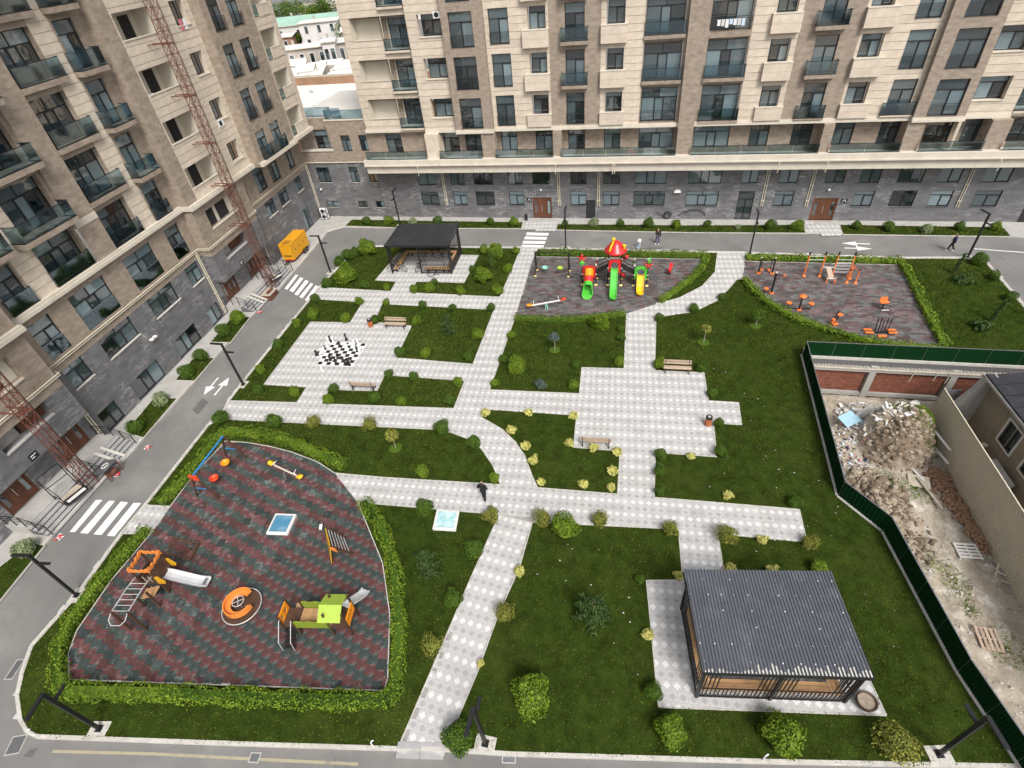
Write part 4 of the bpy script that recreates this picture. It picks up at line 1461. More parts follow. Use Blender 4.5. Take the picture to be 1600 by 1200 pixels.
for x in (30.0, 31.95):
    E.mb('brown').quad((T(x), -.25, 13.6), (T(x), .05, 13.6), (T(x), .05, TOPZ), (T(x), -.25, TOPZ))
E.slab(T(30.0), T(31.95), -.3, 0, 13.15, 13.6, 'coping')
for p, q, c, pr in UPW:
    for k, zf in enumerate(FL):
        E.window(T(p), T(q), zf + (.06 if k else .2), zf + 2.93, .42 if c == 'T3' else .18, c)
        wide = c == 'T3'
        if k == 0:
            E.balcony(T(p) - .12, T(q) + .12, zf + .2, 0, .22, 1.05, 'coping', .1)
        elif wide and p > 30:
            E.balcony(T(p), T(q) + .7, zf + .05, 0, .32, 1.1, 'brown', .34)
        elif wide:
            E.balcony(T(p) - .9, T(q) + .15, zf + .05, 0, 1.0, 1.1, 'brown', .34)
        else:
            E.balcony(T(p) - .35, T(q) + .25, zf + .05, 0, .85, 1.1, 'brown', .32)
cor = MB().box(T(22.0), T(39.6), -.42, .2, 10.22, 10.45).box(T(22.0), T(39.6), -.36, .2, 10.452, 10.62)
# entrance bays on both sides
for side in (0, 1):
    def ms(a, b):
        return msec(a, b, side)
    d1 = -1.0
    a, b = ms(39.65, 50.0)
    l0, l1 = ms(41.15, 45.1)
    w0, w1 = ms(47.6, 49.3)
    # upper
    p, q = ms(39.65, 41.0)
    E.wall(p, q, 10.6, TOPZ, d1, [], 'brown')
    p, q = ms(41.0, 50.0)
    E.wall(p, q, 10.6, TOPZ, d1, [(l0, l1, zf + 1.05, zf + 2.75, .12) for zf in FL] + [(w0, w1, zf + 1.05, zf + 2.75, .5) for zf in FL], 'beige', course=.61)
    for x in (a, b):
        E.mb('brown').quad((x, d1, 10.2), (x, .1, 10.2), (x, .1, TOPZ), (x, d1, TOPZ))
    for k, zf in enumerate(FL):
        E.recess(l0, l1, zf + .05, zf + 2.75, d1 + .12, 1.5)
        p, q = ms(43.4, 44.5)
        E.slab(p, q, d1 + 1.55, d1 + 1.62, zf + .06, zf + 2.4, 'interior')
        E.slab(l0, l1, d1 - .06, d1 + .12, zf + 1.02, zf + 1.1, 'coping')
        E.window(w0 + .02, w1 - .4, zf + 1.06, zf + 2.74, d1 + .5, 'S2')
        E.sill(w0, w1, zf + 1.06, d1 - .02, .06, 'coping')
    p, q = ms(39.5, 50.0)
    cor.box(p, q, d1 - .4, .2, 10.222, 10.45).box(p + .002, q - .002, d1 - .34, .2, 10.452, 10.6)
    # lower: brown floor, grey band, open porch below
    p, q = ms(39.7, 47.7)
    r0, r1 = ms(41.25, 45.7)
    v0, v1 = ms(41.3, 45.0)
    E.wall(p, q, 5.9, 10.22, d1, [(r0, r1, 7.85, 9.5, .5)], 'brown')
    E.wall(p, q, 3.23, 5.9, d1, [(v0, v1, 4.8, 5.88, .8)], 'greystone')
    E.slab(r0, r1, d1 - .06, d1 + .2, 7.78, 7.86, 'coping')
    E.slab(v0, v1, d1 - .05, d1 + .2, 4.72, 4.81, 'concrete')
    w = E.mb('cream')
    w.quad((r0, d1 + .5, 7.85), (r1, d1 + .5, 7.85), (r1, d1 + .5, 9.5), (r0, d1 + .5, 9.5))
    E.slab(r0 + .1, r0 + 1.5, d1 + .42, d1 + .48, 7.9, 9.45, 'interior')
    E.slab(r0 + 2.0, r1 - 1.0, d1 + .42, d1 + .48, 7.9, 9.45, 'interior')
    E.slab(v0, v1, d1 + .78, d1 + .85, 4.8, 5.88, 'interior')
    E.slab(v0 + (v1 - v0) * .0, v0 + (v1 - v0) * .45, d1 + .7, d1 + .77, 4.8, 5.88, 'old_concrete')
    E.slab(v0 + (v1 - v0) * .5, v1, d1 + .7, d1 + .77, 4.8, 5.88, 'door_wood')
    for x in (p, q):
        E.mb('greystone').quad((x, d1, 3.23), (x, .02, 3.23), (x, .02, 5.9), (x, d1, 5.9))
        E.mb('brown').quad((x, d1, 5.9), (x, .02, 5.9), (x, .02, 10.22), (x, d1, 10.22))
    E.mb('greystone').quad((p, d1, 3.23), (q, d1, 3.23), (q, .02, 3.23), (p, .02, 3.23))
    # wall behind the porch with two doors
    da, db = ms(40.05, 42.3), ms(44.6, 46.75)
    E.wall(p, q, 0, 3.23, .02, [(*da, .85, 3.1), (*db, .85, 3.1)], 'greystone', .12)
    for dx in (da, db):
        wooden_door(E, dx[0], dx[1], .85, 3.1, .1)
    number_plate(E, (da[1] + db[0]) / 2 - .6, 3.6, d1, 2 + side)
    # platform with steps and rails
    pa, pb = ms(39.45, 47.4)
    o = MB().box(pa, pb, -1.55, .02, .1, .82).obj('porch', 'concrete', lb)
    st = [(-1.55 - .3 * i, -1.55 - .3 * (i + 1), .82 - .145 * (i + 1)) for i in range(5)]
    for i, (y1, y0, z) in enumerate(st):
        MB().box(pa, pb, y0 - (.002 * i), y1, .02, z, 0).box(pa - .02, pb + .02, y0 - .02, y1 + .005, z, z + .03, 1).obj('step', ['riser', 'granite'], o)
    for x0 in (pa + .08, pb - .08, (pa + pb) / 2 + .9):
        r = MB()
        pts = [(x0, -.1, .82), (x0, -1.5, .82), (x0, -3.0, .15)]
        top = [(px, py, pz + .9) for px, py, pz in pts]
        r.tube(top, .025, 6)
        r.tube([(px, py, pz - .45) for px, py, pz in top], .014, 5)
        r.tube([(px, py, pz - .22) for px, py, pz in top], .014, 5)
        for px, py, pz in pts + [(x0, -.8, .82), (x0, -2.25, .5)]:
            r.bar((px, py, pz), (px, py, pz + .9), .045)
        r.obj('handrail', 'black_metal', o)
    # ramp rails for prams
    rp = MB()
    x0 = pa + 1.5 if side else pb - 1.9
    for dx in (0, .55):
        rp.bar((x0 + dx, -1.5, .93), (x0 + dx, -3.1, .2), .22, .05)
    rp.obj('pram_ramp', 'kerb', o)
# far end: brown bay standing further out, then beige corner bay
for side in (1, 0):
    def ms(a, b):
        return msec(a, b, side)
    d2 = -2.0
    a, b = ms(50.0, 57.4)
    w = [ms(50.95, 52.7), ms(53.75, 55.6)]
    E.wall(a, b, 10.6, TOPZ, d2, [(*q, zf + .1, zf + 2.7) for q in w for zf in FL], 'brown')
    for zf in FL:
        for q in w:
            E.window(*q, zf + .11, zf + 2.69, d2 + .15, 'T2')
            if zf > FL[0]:
                E.bars(q[0] - .05, q[1] + .05, zf + .05, d2, 1.05)
    E.balcony(w[0][0] - .1, w[1][1] + .1, FL[0] + .15, d2, .35, 1.1, 'coping', .15)
    for x in (a, b):
        E.mb('brown').quad((x, d2, 10.2), (x, .1, 10.2), (x, .1, TOPZ), (x, d2, TOPZ))
    cor.box(a, b, d2 - .35, .2, 10.224, 10.45).box(a + .002, b - .002, d2 - .3, .2, 10.452, 10.6)
    a, b = ms(57.4, 62.0)
    l0, l1 = ms(58.2, 61.2)
    if not side:
        l0, l1 = ms(58.2, 61.2)
    E.wall(a, b, 10.6, TOPZ, d2 + .35, [(l0, l1, zf + .2, zf + 2.75, .1) for zf in FL], 'beige', course=.61)
    for zf in FL:
        E.recess(l0, l1, zf + .2, zf + 2.75, d2 + .45, 1.4)
        E.slab(l0 + .9, l1, d2 + .3, d2 + .42, zf + .21, zf + 1.1, 'beige')
        E.slab(l0 + .9, l1, d2 + .27, d2 + .44, zf + 1.1, zf + 1.17, 'coping')
        MB().quad((l0, d2 + .36, zf + .2), (l0 + .9, d2 + .36, zf + .2), (l0 + .9, d2 + .36, zf + 1.2), (l0, d2 + .36, zf + 1.2)).obj('glass_pane', 'balcony_glass', lb)
        E.slab(l0 + 1.2, l0 + 1.28, d2 + 1.2, d2 + 1.82, zf + .21, zf + 2.74, 'brown')
    cor.box(a, b + .1, d2 - .05, .2, 10.226, 10.45).box(a + .002, b + .1, d2, .2, 10.452, 10.6)
    E.mb('beige').quad((b, d2 + .35, 10.2), (b, 14, 10.2), (b, 14, TOPZ), (b, d2 + .35, TOPZ))
    # base under it
    p, q = ms(47.7, 61.35)
    lw_ = [ms(51.0, 52.9), ms(53.95, 55.9), ms(57.85, 59.35)]
    dw = [ms(57.3, 58.9)] if side else []
    E.wall(p, q, 0, 6.1, 0, [(*x, 4.45, 6.08) for x in lw_] + [(*x, .15, 2.5) for x in dw], 'greystone', .16)
    E.wall(p, q, 6.1, 10.22, 0, [(*x, 7.1, 9.6) for x in lw_] + [(*ms(48.8, 49.1), 6.95, 9.0)], 'brown')
    for x in lw_:
        E.window(*x, 4.45, 6.08, .12, 'T2')
        E.sill(*x, 4.46, 0, .08, 'kerb', .06)
        E.window(*x, 7.1, 9.6, .15, 'T2')
    for x in dw:
        E.window(*x, .15, 2.5, .1, 'S3')
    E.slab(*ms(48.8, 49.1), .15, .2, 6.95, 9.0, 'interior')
    E.mb('brown').quad((a, d2, 10.2), (b, d2 + .35, 10.2), (b, .1, 10.2), (a, .1, 10.2))
cor.obj('cornice', 'coping', lb)
# cream gas pipe and downpipes
gp_ = MB()
for z, r in ((6.82, .05), (6.66, .03)):
    gp_.tube([(T(-1.5), -.12, z), (T(13.8), -.12, z), (T(14.0), -1.15, z - .06), (T(22.2), -1.15, z - .06), (T(22.3), -.12, z), (T(39.4), -.12, z), (T(39.5), -1.15, z - .06), (T(47.8), -1.15, z - .06), (T(47.95), -.12, z), (T(61.3), -.12, z)], r, 6)
gp_.obj('gas_pipe', 'pipe', lb)
for s_ in (22.35, 38.9, 48.3, 61.1):
    downpipe(E, T(s_), .3, 6.6, 0, 2 if s_ < 45 else 1)
ac_unit(lb, T(41.9), -.55, FL[2] + .5)
ac_unit(lb, T(48.0), -1.08, FL[1] + .55)
wall_lamp(E, T(18.4), 2.8, .02)
for x in (30.2, 30.6):
    MB().box(T(x), T(x) + .26, -.3, 0, 3.4, 3.5).obj('wall_lamp', 'white_pl', lb)
MB().tube([(T(29.9), -.04, 4.3), (T(30.0), -.06, 4.0), (T(30.1), -.05, 3.75)], .02, 5).obj('cable', 'white_pl', lb)
E.mb('roof_pale').quad((T(-1), -2, TOPZ), (T(62), -2, TOPZ), (T(62), 14, TOPZ), (T(-1), 14, TOPZ))
# washing in two of the small windows
for s_, k, m in ((47.9, 3, 'cloth_pink'), (48.4, 3, 'cloth_white')):
    MB().box(T(s_), T(s_) + .35, -1.06, -1.03, FL[k] + .75, FL[k] + 1.5).obj('washing', m, lb)
E.finish()

# ================================================================ fence, pit and yard on the right
def fence_run():
    root = thing('boundary_fence', 'dark green artificial hedge fence on a concrete kerb round the pit', 'fence', (FENCE[1][0], FENCE[1][1], PZ))
    ox, oy = root.location.x, root.location.y
    for a, b in zip(LINE, LINE[1:]):
        a, b = Vector(a), Vector(b)
        L = (b - a).length
        n = max(1, round(L / 2.0))
        d = (b - a).normalized()
        nn = Vector((-d.y, d.x)) * .03
        for i in range(n):
            p, q = a.lerp(b, i / n) + d * .012, a.lerp(b, (i + 1) / n) - d * .012
            mb = MB()
            # tufted face: a thin panel with folded ribs
            k = 12
            for j in range(k):
                u, v = p.lerp(q, j / k), p.lerp(q, (j + 1) / k)
                m = (u + v) / 2
                for sg in (1, -1):
                    o = nn * sg
                    mm = m + o * 1.9
                    mb.quad((u.x + o.x - ox, u.y + o.y - oy, .05), (mm.x - ox, mm.y - oy, .05), (mm.x - ox, mm.y - oy, 1.24), (u.x + o.x - ox, u.y + o.y - oy, 1.24))
                    mb.quad((mm.x - ox, mm.y - oy, .05), (v.x + o.x - ox, v.y + o.y - oy, .05), (v.x + o.x - ox, v.y + o.y - oy, 1.24), (mm.x - ox, mm.y - oy, 1.24))
            mb.obj('panel', 'fence_green', root)
            MB().bar((p.x - ox, p.y - oy, 1.26), (q.x - ox, q.y - oy, 1.26), .05, .04).obj('top_rail', 'grey_metal', root)
            MB().bar((p.x - ox, p.y - oy, -.05), (p.x - ox, p.y - oy, 1.25), .05).obj('post', 'grey_metal', root)
        MB().bar((a.x - ox, a.y - oy, -.04), (b.x - ox, b.y - oy, -.04), .34, .2).obj('kerb', 'kerb', root)


fence_run()


def pit_z(x, y):
    t = (y - 8) / 28
    z = -2.55 - .9 * max(0, min(1, t))

    def bump(cx, cy, r, h, p=1.0):
        d = hypot(x - cx, y - cy) / r
        return h * max(0, 1 - d * d) ** p
    z += bump(18.2, 30.4, 2.3, 2.3, .7) + bump(18.6, 30.6, 3.0, .6) + bump(16.2, 31.6, 1.7, .9) + bump(16.3, 25.2, 2.6, .55) + bump(15.0, 27.0, 1.6, .5) + bump(19.6, 32.0, 2.2, .9)
    z += bump(15.4, 24.6, 1.0, .5) + bump(16.8, 26.0, .8, .45) + bump(14.9, 22.6, .9, .35)
    z += .10 * sin(x * 2.1 + 1.3 * sin(y * 1.1)) * cos(y * 1.7) + .06 * sin(x * 5.3 + y * 3.1) * cos(y * 4.7 - x)
    z += .05 * sin(x * 9.0 + 2 * sin(y * 6)) * sin(y * 8 + x * 3) + .03 * sin(x * 17 + y * 5) * cos(y * 19 - x * 4)
    return z


pm = MB()
nx, ny = 150, 190
x0, x1, y0, y1 = 11.8, 48.2, -6, 36.4
for j in range(ny + 1):
    for i in range(nx + 1):
        x = x0 + (x1 - x0) * (i / nx) ** 1.5
        y = y0 + (y1 - y0) * j / ny
        pm.v.append((x, y, pit_z(x, y)))
for j in range(ny):
    for i in range(nx):
        a = j * (nx + 1) + i
        pm.f.append((a, a + 1, a + nx + 2, a + nx + 1))
        pm.m.append(0)
pit = tag(pm.obj('bare_ground', 'earth', None, True), kind='structure')
cl_ = []
for x, y, z in pm.v:
    v = max(1.15 - hypot((x - 18.0) / 2.3, (y - 29.4) / 1.7), 1.1 - hypot((x - 15.7) / 2.2, (y - 25.0) / 3.0), .75 - hypot((x - 14.6) / 1.2, (y - 20) / 4), 0)
    cl_.append(min(1, v))
pit.data.attributes.new('clay', 'FLOAT', 'POINT').data.foreach_set('value', cl_)
pe = MB()
pe.quad((11.8, -300, -2.9), (48.2, -300, -2.9), (48.2, -5.9, -2.6), (11.8, -5.9, -2.6))
struct('bare_ground', pe, 'earth')

# retaining wall with brick infill along the far side of the pit
rw = thing('retaining_wall', 'brick and concrete retaining wall below the far green fence', 'wall', (FENCE[0][0], FENCE[0][1], -4.0), math.atan(fdx))
RL = 36.0
MB().box(0, RL, -.05, .5, 0, 3.94).obj('backing', 'mortar', rw)
MB().box(-.2, RL, -.16, .35, 3.55, 3.98).obj('sheeting', 'riser', rw)
MB().box(-.2, RL, -.42, .2, 3.16, 3.50).obj('beam', 'old_concrete', rw)
MB().box(-.2, RL, -.32, .2, .75, 1.05).obj('beam', 'old_concrete', rw)
for x in (5.0, 10.3, 15.6, 21, 26.4):
    MB().box(x - .22, x + .22, -.38, .2, 0, 3.6).obj('column', 'old_concrete', rw)
bk = [MB().box(-.122, .122, -.11, -.02, 0, .068).mesh('brick', 'brick') for _ in range(1)][0]
rest = MB()
cnt = 0
for r in range(33):
    z = 1.06 + r * .0795 if r < 27 else .2 + (r - 27) * .0795
    if z > 3.12:
        continue
    off = .13 if r % 2 else 0
    for c in range(62):
        x = .15 + c * .262 + off + random.uniform(-.006, .006)
        if any(abs(x - q) < .34 for q in (5.0, 10.3, 15.6)):
            continue
        y = random.uniform(-.02, .012)
        if 1.5 < z and cnt < 300 and x < 9 and (c + r) % 3 == 0:
            link('brick', bk, rw, (x, y, z), random.uniform(-.03, .03))
            cnt += 1
        else:
            rest.box(x - .122, x + .122, y - .11, y - .02, z, z + .068)
rest.obj('bricks', 'brick', rw)['kind'] = 'stuff'
sh_ = MB()
for i in range(70):                              # torn sheeting and battens on the ledge
    x = .2 + i * .24
    sh_.bar((x, -.44 + random.uniform(-.05, .05), 3.53), (x + random.uniform(-.1, .1), -.17, 3.6), .04, .03)
sh_.obj('battens', 'old_wood', rw)['kind'] = 'stuff'
for i, x in enumerate((7.6, 9.1, 9.9, 13.0, 14.6, 16.2)):
    MB().bar((x, -.45, 3.55), (x - .12, -.55, 2.6 + .2 * (i % 2)), .05).obj('stake', 'old_wood', rw)
MB().box(0, RL, -.5, -.44, 3.44, 3.51).obj('plank', 'old_wood', rw)

# long bank walls under the near fence
bw = MB()
for a, b in zip(LINE[:-1], LINE[1:-1]):
    bw.bar((a[0] + .1, a[1], -1.9), (b[0] + .1, b[1], -1.9), .3, 3.9)
tag(bw.obj('bank_wall', 'old_concrete'), 'rough concrete bank wall holding up the lawn under the fence', 'wall')
ew = MB().box(47.9, 48.4, -40, FENCE_E[1], -4, .0)
tag(ew.obj('bank_wall', 'old_concrete'), 'plain concrete bank wall at the far side of the yard', 'wall')

# corrugated beige hoarding
hA, hB = Vector((20.52,32.45)), Vector((20.94,18.57))
hd = (hB - hA).normalized()
hn = Vector((-hd.y, hd.x))
hr = thing('hoarding', 'tall corrugated beige metal hoarding across the yard', 'hoarding', (hA.x, hA.y, -3.4))
zt = 3.95
n = 26
for i in range(n):
    p = hd * (i * 1.0)
    mb = MB()
    for j in range(8):
        a, b = p + hd * (j * .125), p + hd * (j * .125 + .125)
        m1, m2 = a + hd * .05, a + hd * .075
        for u, v, ou, ov in ((a, m1, 0, 0), (m1, m2, 0, .035), (m2, b - hd * .025, .035, .035), (b - hd * .025, b, .035, 0)):
            mb.quad((u.x + hn.x * ou, u.y + hn.y * ou, -.2), (v.x + hn.x * ov, v.y + hn.y * ov, -.2), (v.x + hn.x * ov, v.y + hn.y * ov, zt + i * .02), (u.x + hn.x * ou, u.y + hn.y * ou, zt + i * .02))
    mb.obj('sheet', 'fence_beige', hr)
    MB().bar((p.x, p.y, zt + .02 + i * .02), ((p + hd).x, (p + hd).y, zt + .03 + i * .02), .07, .05).obj('top_rail', 'fence_beige', hr)
    if i % 3 == 0:
        MB().bar((p.x + hn.x * .09, p.y + hn.y * .09, -.2), (p.x + hn.x * .09, p.y + hn.y * .09, zt), .06).obj('post', 'grey_metal', hr)
tag(MB().bar((hA.x + .1, hA.y + .1, -1.6), (hA.x + 1.3, hA.y + .35, -1.6), .05, 3.7).obj('sheet_screen', 'grey_metal'), 'grey sheet metal screen turning the corner of the hoarding', 'screen')

# old house and ruin beyond the hoarding
oh = thing('old_house', 'old brown plastered house with grilled windows behind the hoarding', 'house', (22.8, 31.0, -3.2), radians(-86))
HW = Facade(oh, 0, 40)
wz = [(1.75, 3.05, 2.5, 4.2), (4.2, 5.5, 2.5, 4.2), (7.0, 8.3, 2.5, 4.2)]
HW.wall(-1.0, 15, 0, 5.0, 0, wz, 'old_plaster', .2)
HW.mb('old_plaster').quad((-1.0, 0, 0), (-1.0, 9, 0), (-1.0, 9, 5.0), (-1.0, 0, 5.0))
for a, b, c, e in wz:
    o = HW.window(a, b, c, e, .12, 'S2')
    fr = MB().box(a - .14, a, -.05, .05, c - .1, e + .1).box(b, b + .14, -.05, .05, c - .1, e + .1).box(a, b, -.05, .05, e, e + .12).box(a, b, -.05, .05, c - .12, c)
    fr.box((a + b) / 2 - .04, (a + b) / 2 + .04, .02, .1, c, e)
    fr.obj('window_surround', 'house_white', oh)
    gm = MB()
    k = 8
    for i in range(-k, k + 1):
        for s in (1, -1):
            u0, v0 = a + (b - a) * i / k, c
            pts = []
            for t in np.linspace(0, 1, 20):
                xx, zz = u0 + (b - a) * t * 1.2 * s + (0 if s > 0 else (b - a)), c + (e - c) * t
                if a <= xx <= b:
                    pts.append((xx, -.02, zz))
            if len(pts) > 1:
                gm.bar(pts[0], pts[-1], .018)
    gm.obj('grille', 'black_metal', oh)
HW.finish()
MB().box(-1.5, 15.5, -.5, 9.5, 5.0, 5.16).obj('eaves', 'old_concrete', oh)
MB().slab([(-1.4, 5.16), (15.4, 5.16), (15.4, 5.25), (-1.4, 5.25)], -.4, 4.5).obj('roof', 'roof_dark', oh)
mb = MB()
for i in range(16):
    a = -1.3 + i * 1.04
    mb.quad((a, -.42, 5.29), (a + 1.0, -.42, 5.29), (a + 1.0, 9.4, 6.2), (a, 9.4, 6.2))
mb.obj('roof_sheets', 'roof_dark', oh)
MB().box(-1.6, -.9, -.5, .1, 4.9, 5.0).box(-1.5, -.95, -.4, 0, 5.0, 5.1).obj('loose_bricks', 'coping', oh)
ru = thing('ruined_wall', 'broken rendered wall with a rounded top beside the old house', 'wall', (21.75, 31.9, -3.2), radians(4))
o_ = [(0, 0), (3.1, 0), (3.1, 4.6), (2.7, 5.2), (2.0, 5.35), (1.5, 5.0), (1.2, 4.0), (.6, 2.6), (.3, 2.3), (0, 2.2)]
MB().slab([(x - 1.0, z) for x, z in o_], 0, .45).obj('wall', 'old_concrete', ru)
MB().slab([(2.1, 0), (2.6, 0), (2.6, 5.0), (2.1, 5.2)], -1.5, 0).obj('buttress', 'old_concrete', ru)
yw = thing('yard_wall', 'low rendered yard wall with a white tank beside the old house', 'wall', (20.95, 29.2, -3.2), radians(4))
MB().box(0, 1.75, 0, .2, 0, 1.7).obj('wall', 'old_plaster', yw)
MB().box(-.02, 1.78, -.05, .25, 1.7, 1.78).obj('coping', 'coping', yw)
tk = thing('water_tank', 'white rectangular tank standing in the narrow yard behind the hoarding', 'tank', (22.2, 26.9, -3.2), radians(4))
MB().box(-.45, .45, -1.0, 1.0, .3, 1.9).obj('body', 'house_white', tk)
MB().box(-.5, .5, -1.05, 1.05, 1.9, 1.96).obj('lid', 'concrete', tk)
for sx in (-.4, .4):
    for sy in (-.9, .9):
        MB().bar((sx, sy, 0), (sx, sy, .3), .1).obj('leg', 'old_concrete', tk)
yf = MB().quad((20.9, 4, -3.18), (26.5, 4, -3.18), (26.5, 34, -3.18), (20.9, 34, -3.18))
struct('yard_ground', yf, 'old_concrete')


# ---- rubbish in the pit
def pallet(c, rz, label, w=1.2, l=1.0, m='old_wood', n=5):
    t = thing('pallet', label, 'pallet', (c[0], c[1], pit_z(*c) + .05), rz, 'pallets lying in the pit')
    t.rotation_euler = (radians(random.uniform(-3, 3)), radians(random.uniform(-3, 3)), rz)
    for i in range(n):
        y = -l / 2 + .07 + i * (l - .14) / (n - 1)
        MB().box(-w / 2, w / 2, y - .065, y + .065, .12, .145).obj('deck_board', m, t)
    for x in (-w / 2 + .06, 0, w / 2 - .06):
        MB().box(x - .05, x + .05, -l / 2, l / 2, .03, .118).obj('bearer', m, t)


pallet((18.6,16.67), radians(88), 'grey pallet at the right picture edge', m='bench_wood')
pallet((19.56,21.95), radians(4), 'pale slatted pallet beside a patch of weeds', m='house_white')
pallet((18.7,27.11), radians(-10), 'weathered open pallet near the dark earth heap', n=7)
pallet((21.45,20.57), radians(-30), 'broken timber frame leaning beside the hoarding', 1.9, 1.5, n=4)


def rubbish():
    rr = random.Random(3)
    for nm, lab, cat, cx, cy, r, n, smin, smax, ms in (
            ('rubbish_heap', 'heap of white sacks, plaster and broken boards below the brick wall', 'rubbish', 17.0, 32.4, 2.1, 330, .08, .5, ['house_white', 'rubble', 'old_wood', 'white_pl', 'old_concrete']),
            ('litter', 'strewn plastic litter and rags along the green fence in the pit', 'litter', 14.4, 29.4, 2.0, 330, .05, .3, ['house_white', 'rubble', 'cloth_pale', 'old_wood', 'cloth_navy', 'rust_wall', 'cloth_pink'])):
        for m in ms:
            b = MB()
            for i in range(n // len(ms)):
                a, q = rr.uniform(0, 6.28), r * math.sqrt(rr.random())
                x, y = cx + q * cos(a), cy + q * sin(a) * 1.2
                z = pit_z(x, y)
                s = rr.uniform(smin, smax)
                p = Vector((x, y, z + s * .3))
                d = Vector((rr.uniform(-1, 1), rr.uniform(-1, 1), rr.uniform(-.4, .4))).normalized() * s
                b.bar(p - d * .5, p + d * .5, s * rr.uniform(.1, .7), s * rr.uniform(.05, .3))
            o = b.obj(nm, m)
            tag(o, lab, cat, kind='stuff')
    cb = [MB(), MB()]
    for cx, cy, rx, ry, n in ((15.7, 25.0, 1.7, 2.8, 420), (18.0, 29.4, 2.0, 1.5, 220), (14.8, 20.6, .8, 2.5, 130), (16.9, 22.5, 1.4, 2.0, 130)):
        for i in range(n):
            a, q = rr.uniform(0, 6.28), rr.random() ** .6
            x, y = cx + rx * q * cos(a), cy + ry * q * sin(a)
            sz = rr.uniform(.05, .22) * (1.6 if rr.random() < .08 else 1)
            cb[i % 2].ball((x, y, pit_z(x, y) + sz * .25), (sz, sz * rr.uniform(.6, 1.1), sz * rr.uniform(.5, .9)), 6)
    for b, m in zip(cb, ('earth_dark', 'ash')):
        b.v = [(x + rr.gauss(0, .02), y + rr.gauss(0, .02), z + rr.gauss(0, .02)) for x, y, z in b.v]
        tag(b.obj('earth_clods', m), 'rough brown clods of dug earth heaped along the green fence', 'earth', kind='stuff')
    tb = MB()
    for i in range(90):
        u = rr.random()
        x, y = 14.5 + 2.2 * u + rr.uniform(0, 1.0), 22 - 15 * u + rr.uniform(-.5, .5)
        a = rr.gauss(.1, .25)
        L = rr.uniform(.3, .8)
        tb.bar((x - L * cos(a), y - L * sin(a), pit_z(x, y) + .04), (x + L * cos(a), y + L * sin(a), pit_z(x, y) + .06), .035, .03, i % 2)
    tag(tb.obj('batten_scraps', ['old_wood', 'rust']), 'thin battens and rods strewn along the foot of the green fence', 'battens', kind='stuff')
    st = MB()
    for i in range(5200):
        x, y = rr.uniform(13, 21.5), rr.uniform(5, 33)
        s = rr.uniform(.015, .055) * (2 if rr.random() < .06 else 1)
        st.ball((x, y, pit_z(x, y) + s * .2), (s, s * rr.uniform(.6, 1), s * .6), 5)
    tag(st.obj('stones', 'rubble'), 'scattered stones and rubble on the floor of the pit', 'stones', kind='stuff')
    wd = []
    for cx, cy, r, n in ((19.6, 30.6, 1.4, 2600), (18.6, 31.8, 1.2, 1800), (16.5, 26.7, 1.1, 600), (18.2, 26.4, 1.0, 600), (18.3, 20.0, .8, 420), (17.5, 21.0, .7, 250), (19.3, 16.4, .9, 450), (18.4, 18.3, .5, 200), (20.7, 25.0, .6, 220)):
        for i in range(n):
            a, q = rr.uniform(0, 6.28), r * rr.random() ** .7
            x, y = cx + q * cos(a), cy + q * sin(a) * 1.3
            z = pit_z(x, y)
            t = rr.uniform(0, 6.28)
            w, h = rr.uniform(.012, .03), rr.uniform(.06, .2)
            wd += [(x - w * cos(t), y - w * sin(t), z), (x + w * cos(t), y + w * sin(t), z), (x + rr.uniform(-.12, .12), y + rr.uniform(-.12, .12), z + h)]
    tag(link('weeds', mesh_np('weeds', np.array(wd), 3, 'leaf_hedge')), 'rank green weeds growing on the earth heaps in the pit', 'weeds', kind='stuff')


rubbish()
wb = thing('insulation_board', 'folded pale blue foam board on the rubbish', 'board', (*(15.71,31.69), pit_z(*(15.71,31.69)) + .35), radians(10))
MB().bar((-.75, 0, -.25), (.15, .2, .15), 1.1, .06).obj('sheet', 'pale_blue', wb)
MB().bar((.2, -.15, .1), (.9, -.1, -.25), .95, .06).obj('sheet', 'pale_blue', wb)
db = thing('dumped_cabinet', 'grey broken cabinet panel leaning on the rubbish heap', 'panel', (*(16.59,32.45), pit_z(*(16.59,32.45)) + .4), radians(35))
MB().bar((-.7, 0, -.2), (.7, 0, .3), .6, .1).obj('panel', 'old_concrete', db)
MB().bar((-.6, 0, -.08), (.6, 0, .36), .5, .02).obj('door', 'rubble', db)
for i, (px, py, L) in enumerate(((1448, 700, 3.2), (1455, 712, 2.6), (1430, 735, 1.6), (1452, 770, 2.4))):
    c = (*[(20.02,30.12), (20.07,29.42), (18.69,27.94), (18.94,26.13)][i], 0)
    b = MB().bar((-.3, L / 2, .06), (.3, -L / 2, .1), .16, .05)
    o = b.obj('plank', 'house_white' if i < 3 else 'old_wood')
    o.location = (c[0], c[1], pit_z(c[0], c[1]) + .05)
    tag(o, ('longest white plank lying against the hoarding', 'second white plank beside the hoarding', 'short wide white board on the pit floor', 'grey timber lying beside the red brick spoil')[i], 'plank')
bs = MB()
rr = random.Random(5)
a, b = Vector((19.93,28.11)), Vector((20.89,22.12))
for i in range(1500):
    p = a.lerp(b, rr.random())
    x, y = p.x + rr.gauss(0, .3), p.y + rr.gauss(0, .2)
    s = rr.uniform(.05, .13)
    bs.bar((x - s, y, pit_z(x, y) + rr.uniform(.0, .28)), (x + s * rr.uniform(-1, 1), y + s, pit_z(x, y) + rr.uniform(.05, .28)), s, s * .7)
tag(bs.obj('brick_spoil', 'rust_wall'), 'long bank of dark red broken brick along the hoarding', 'bricks', kind='stuff')


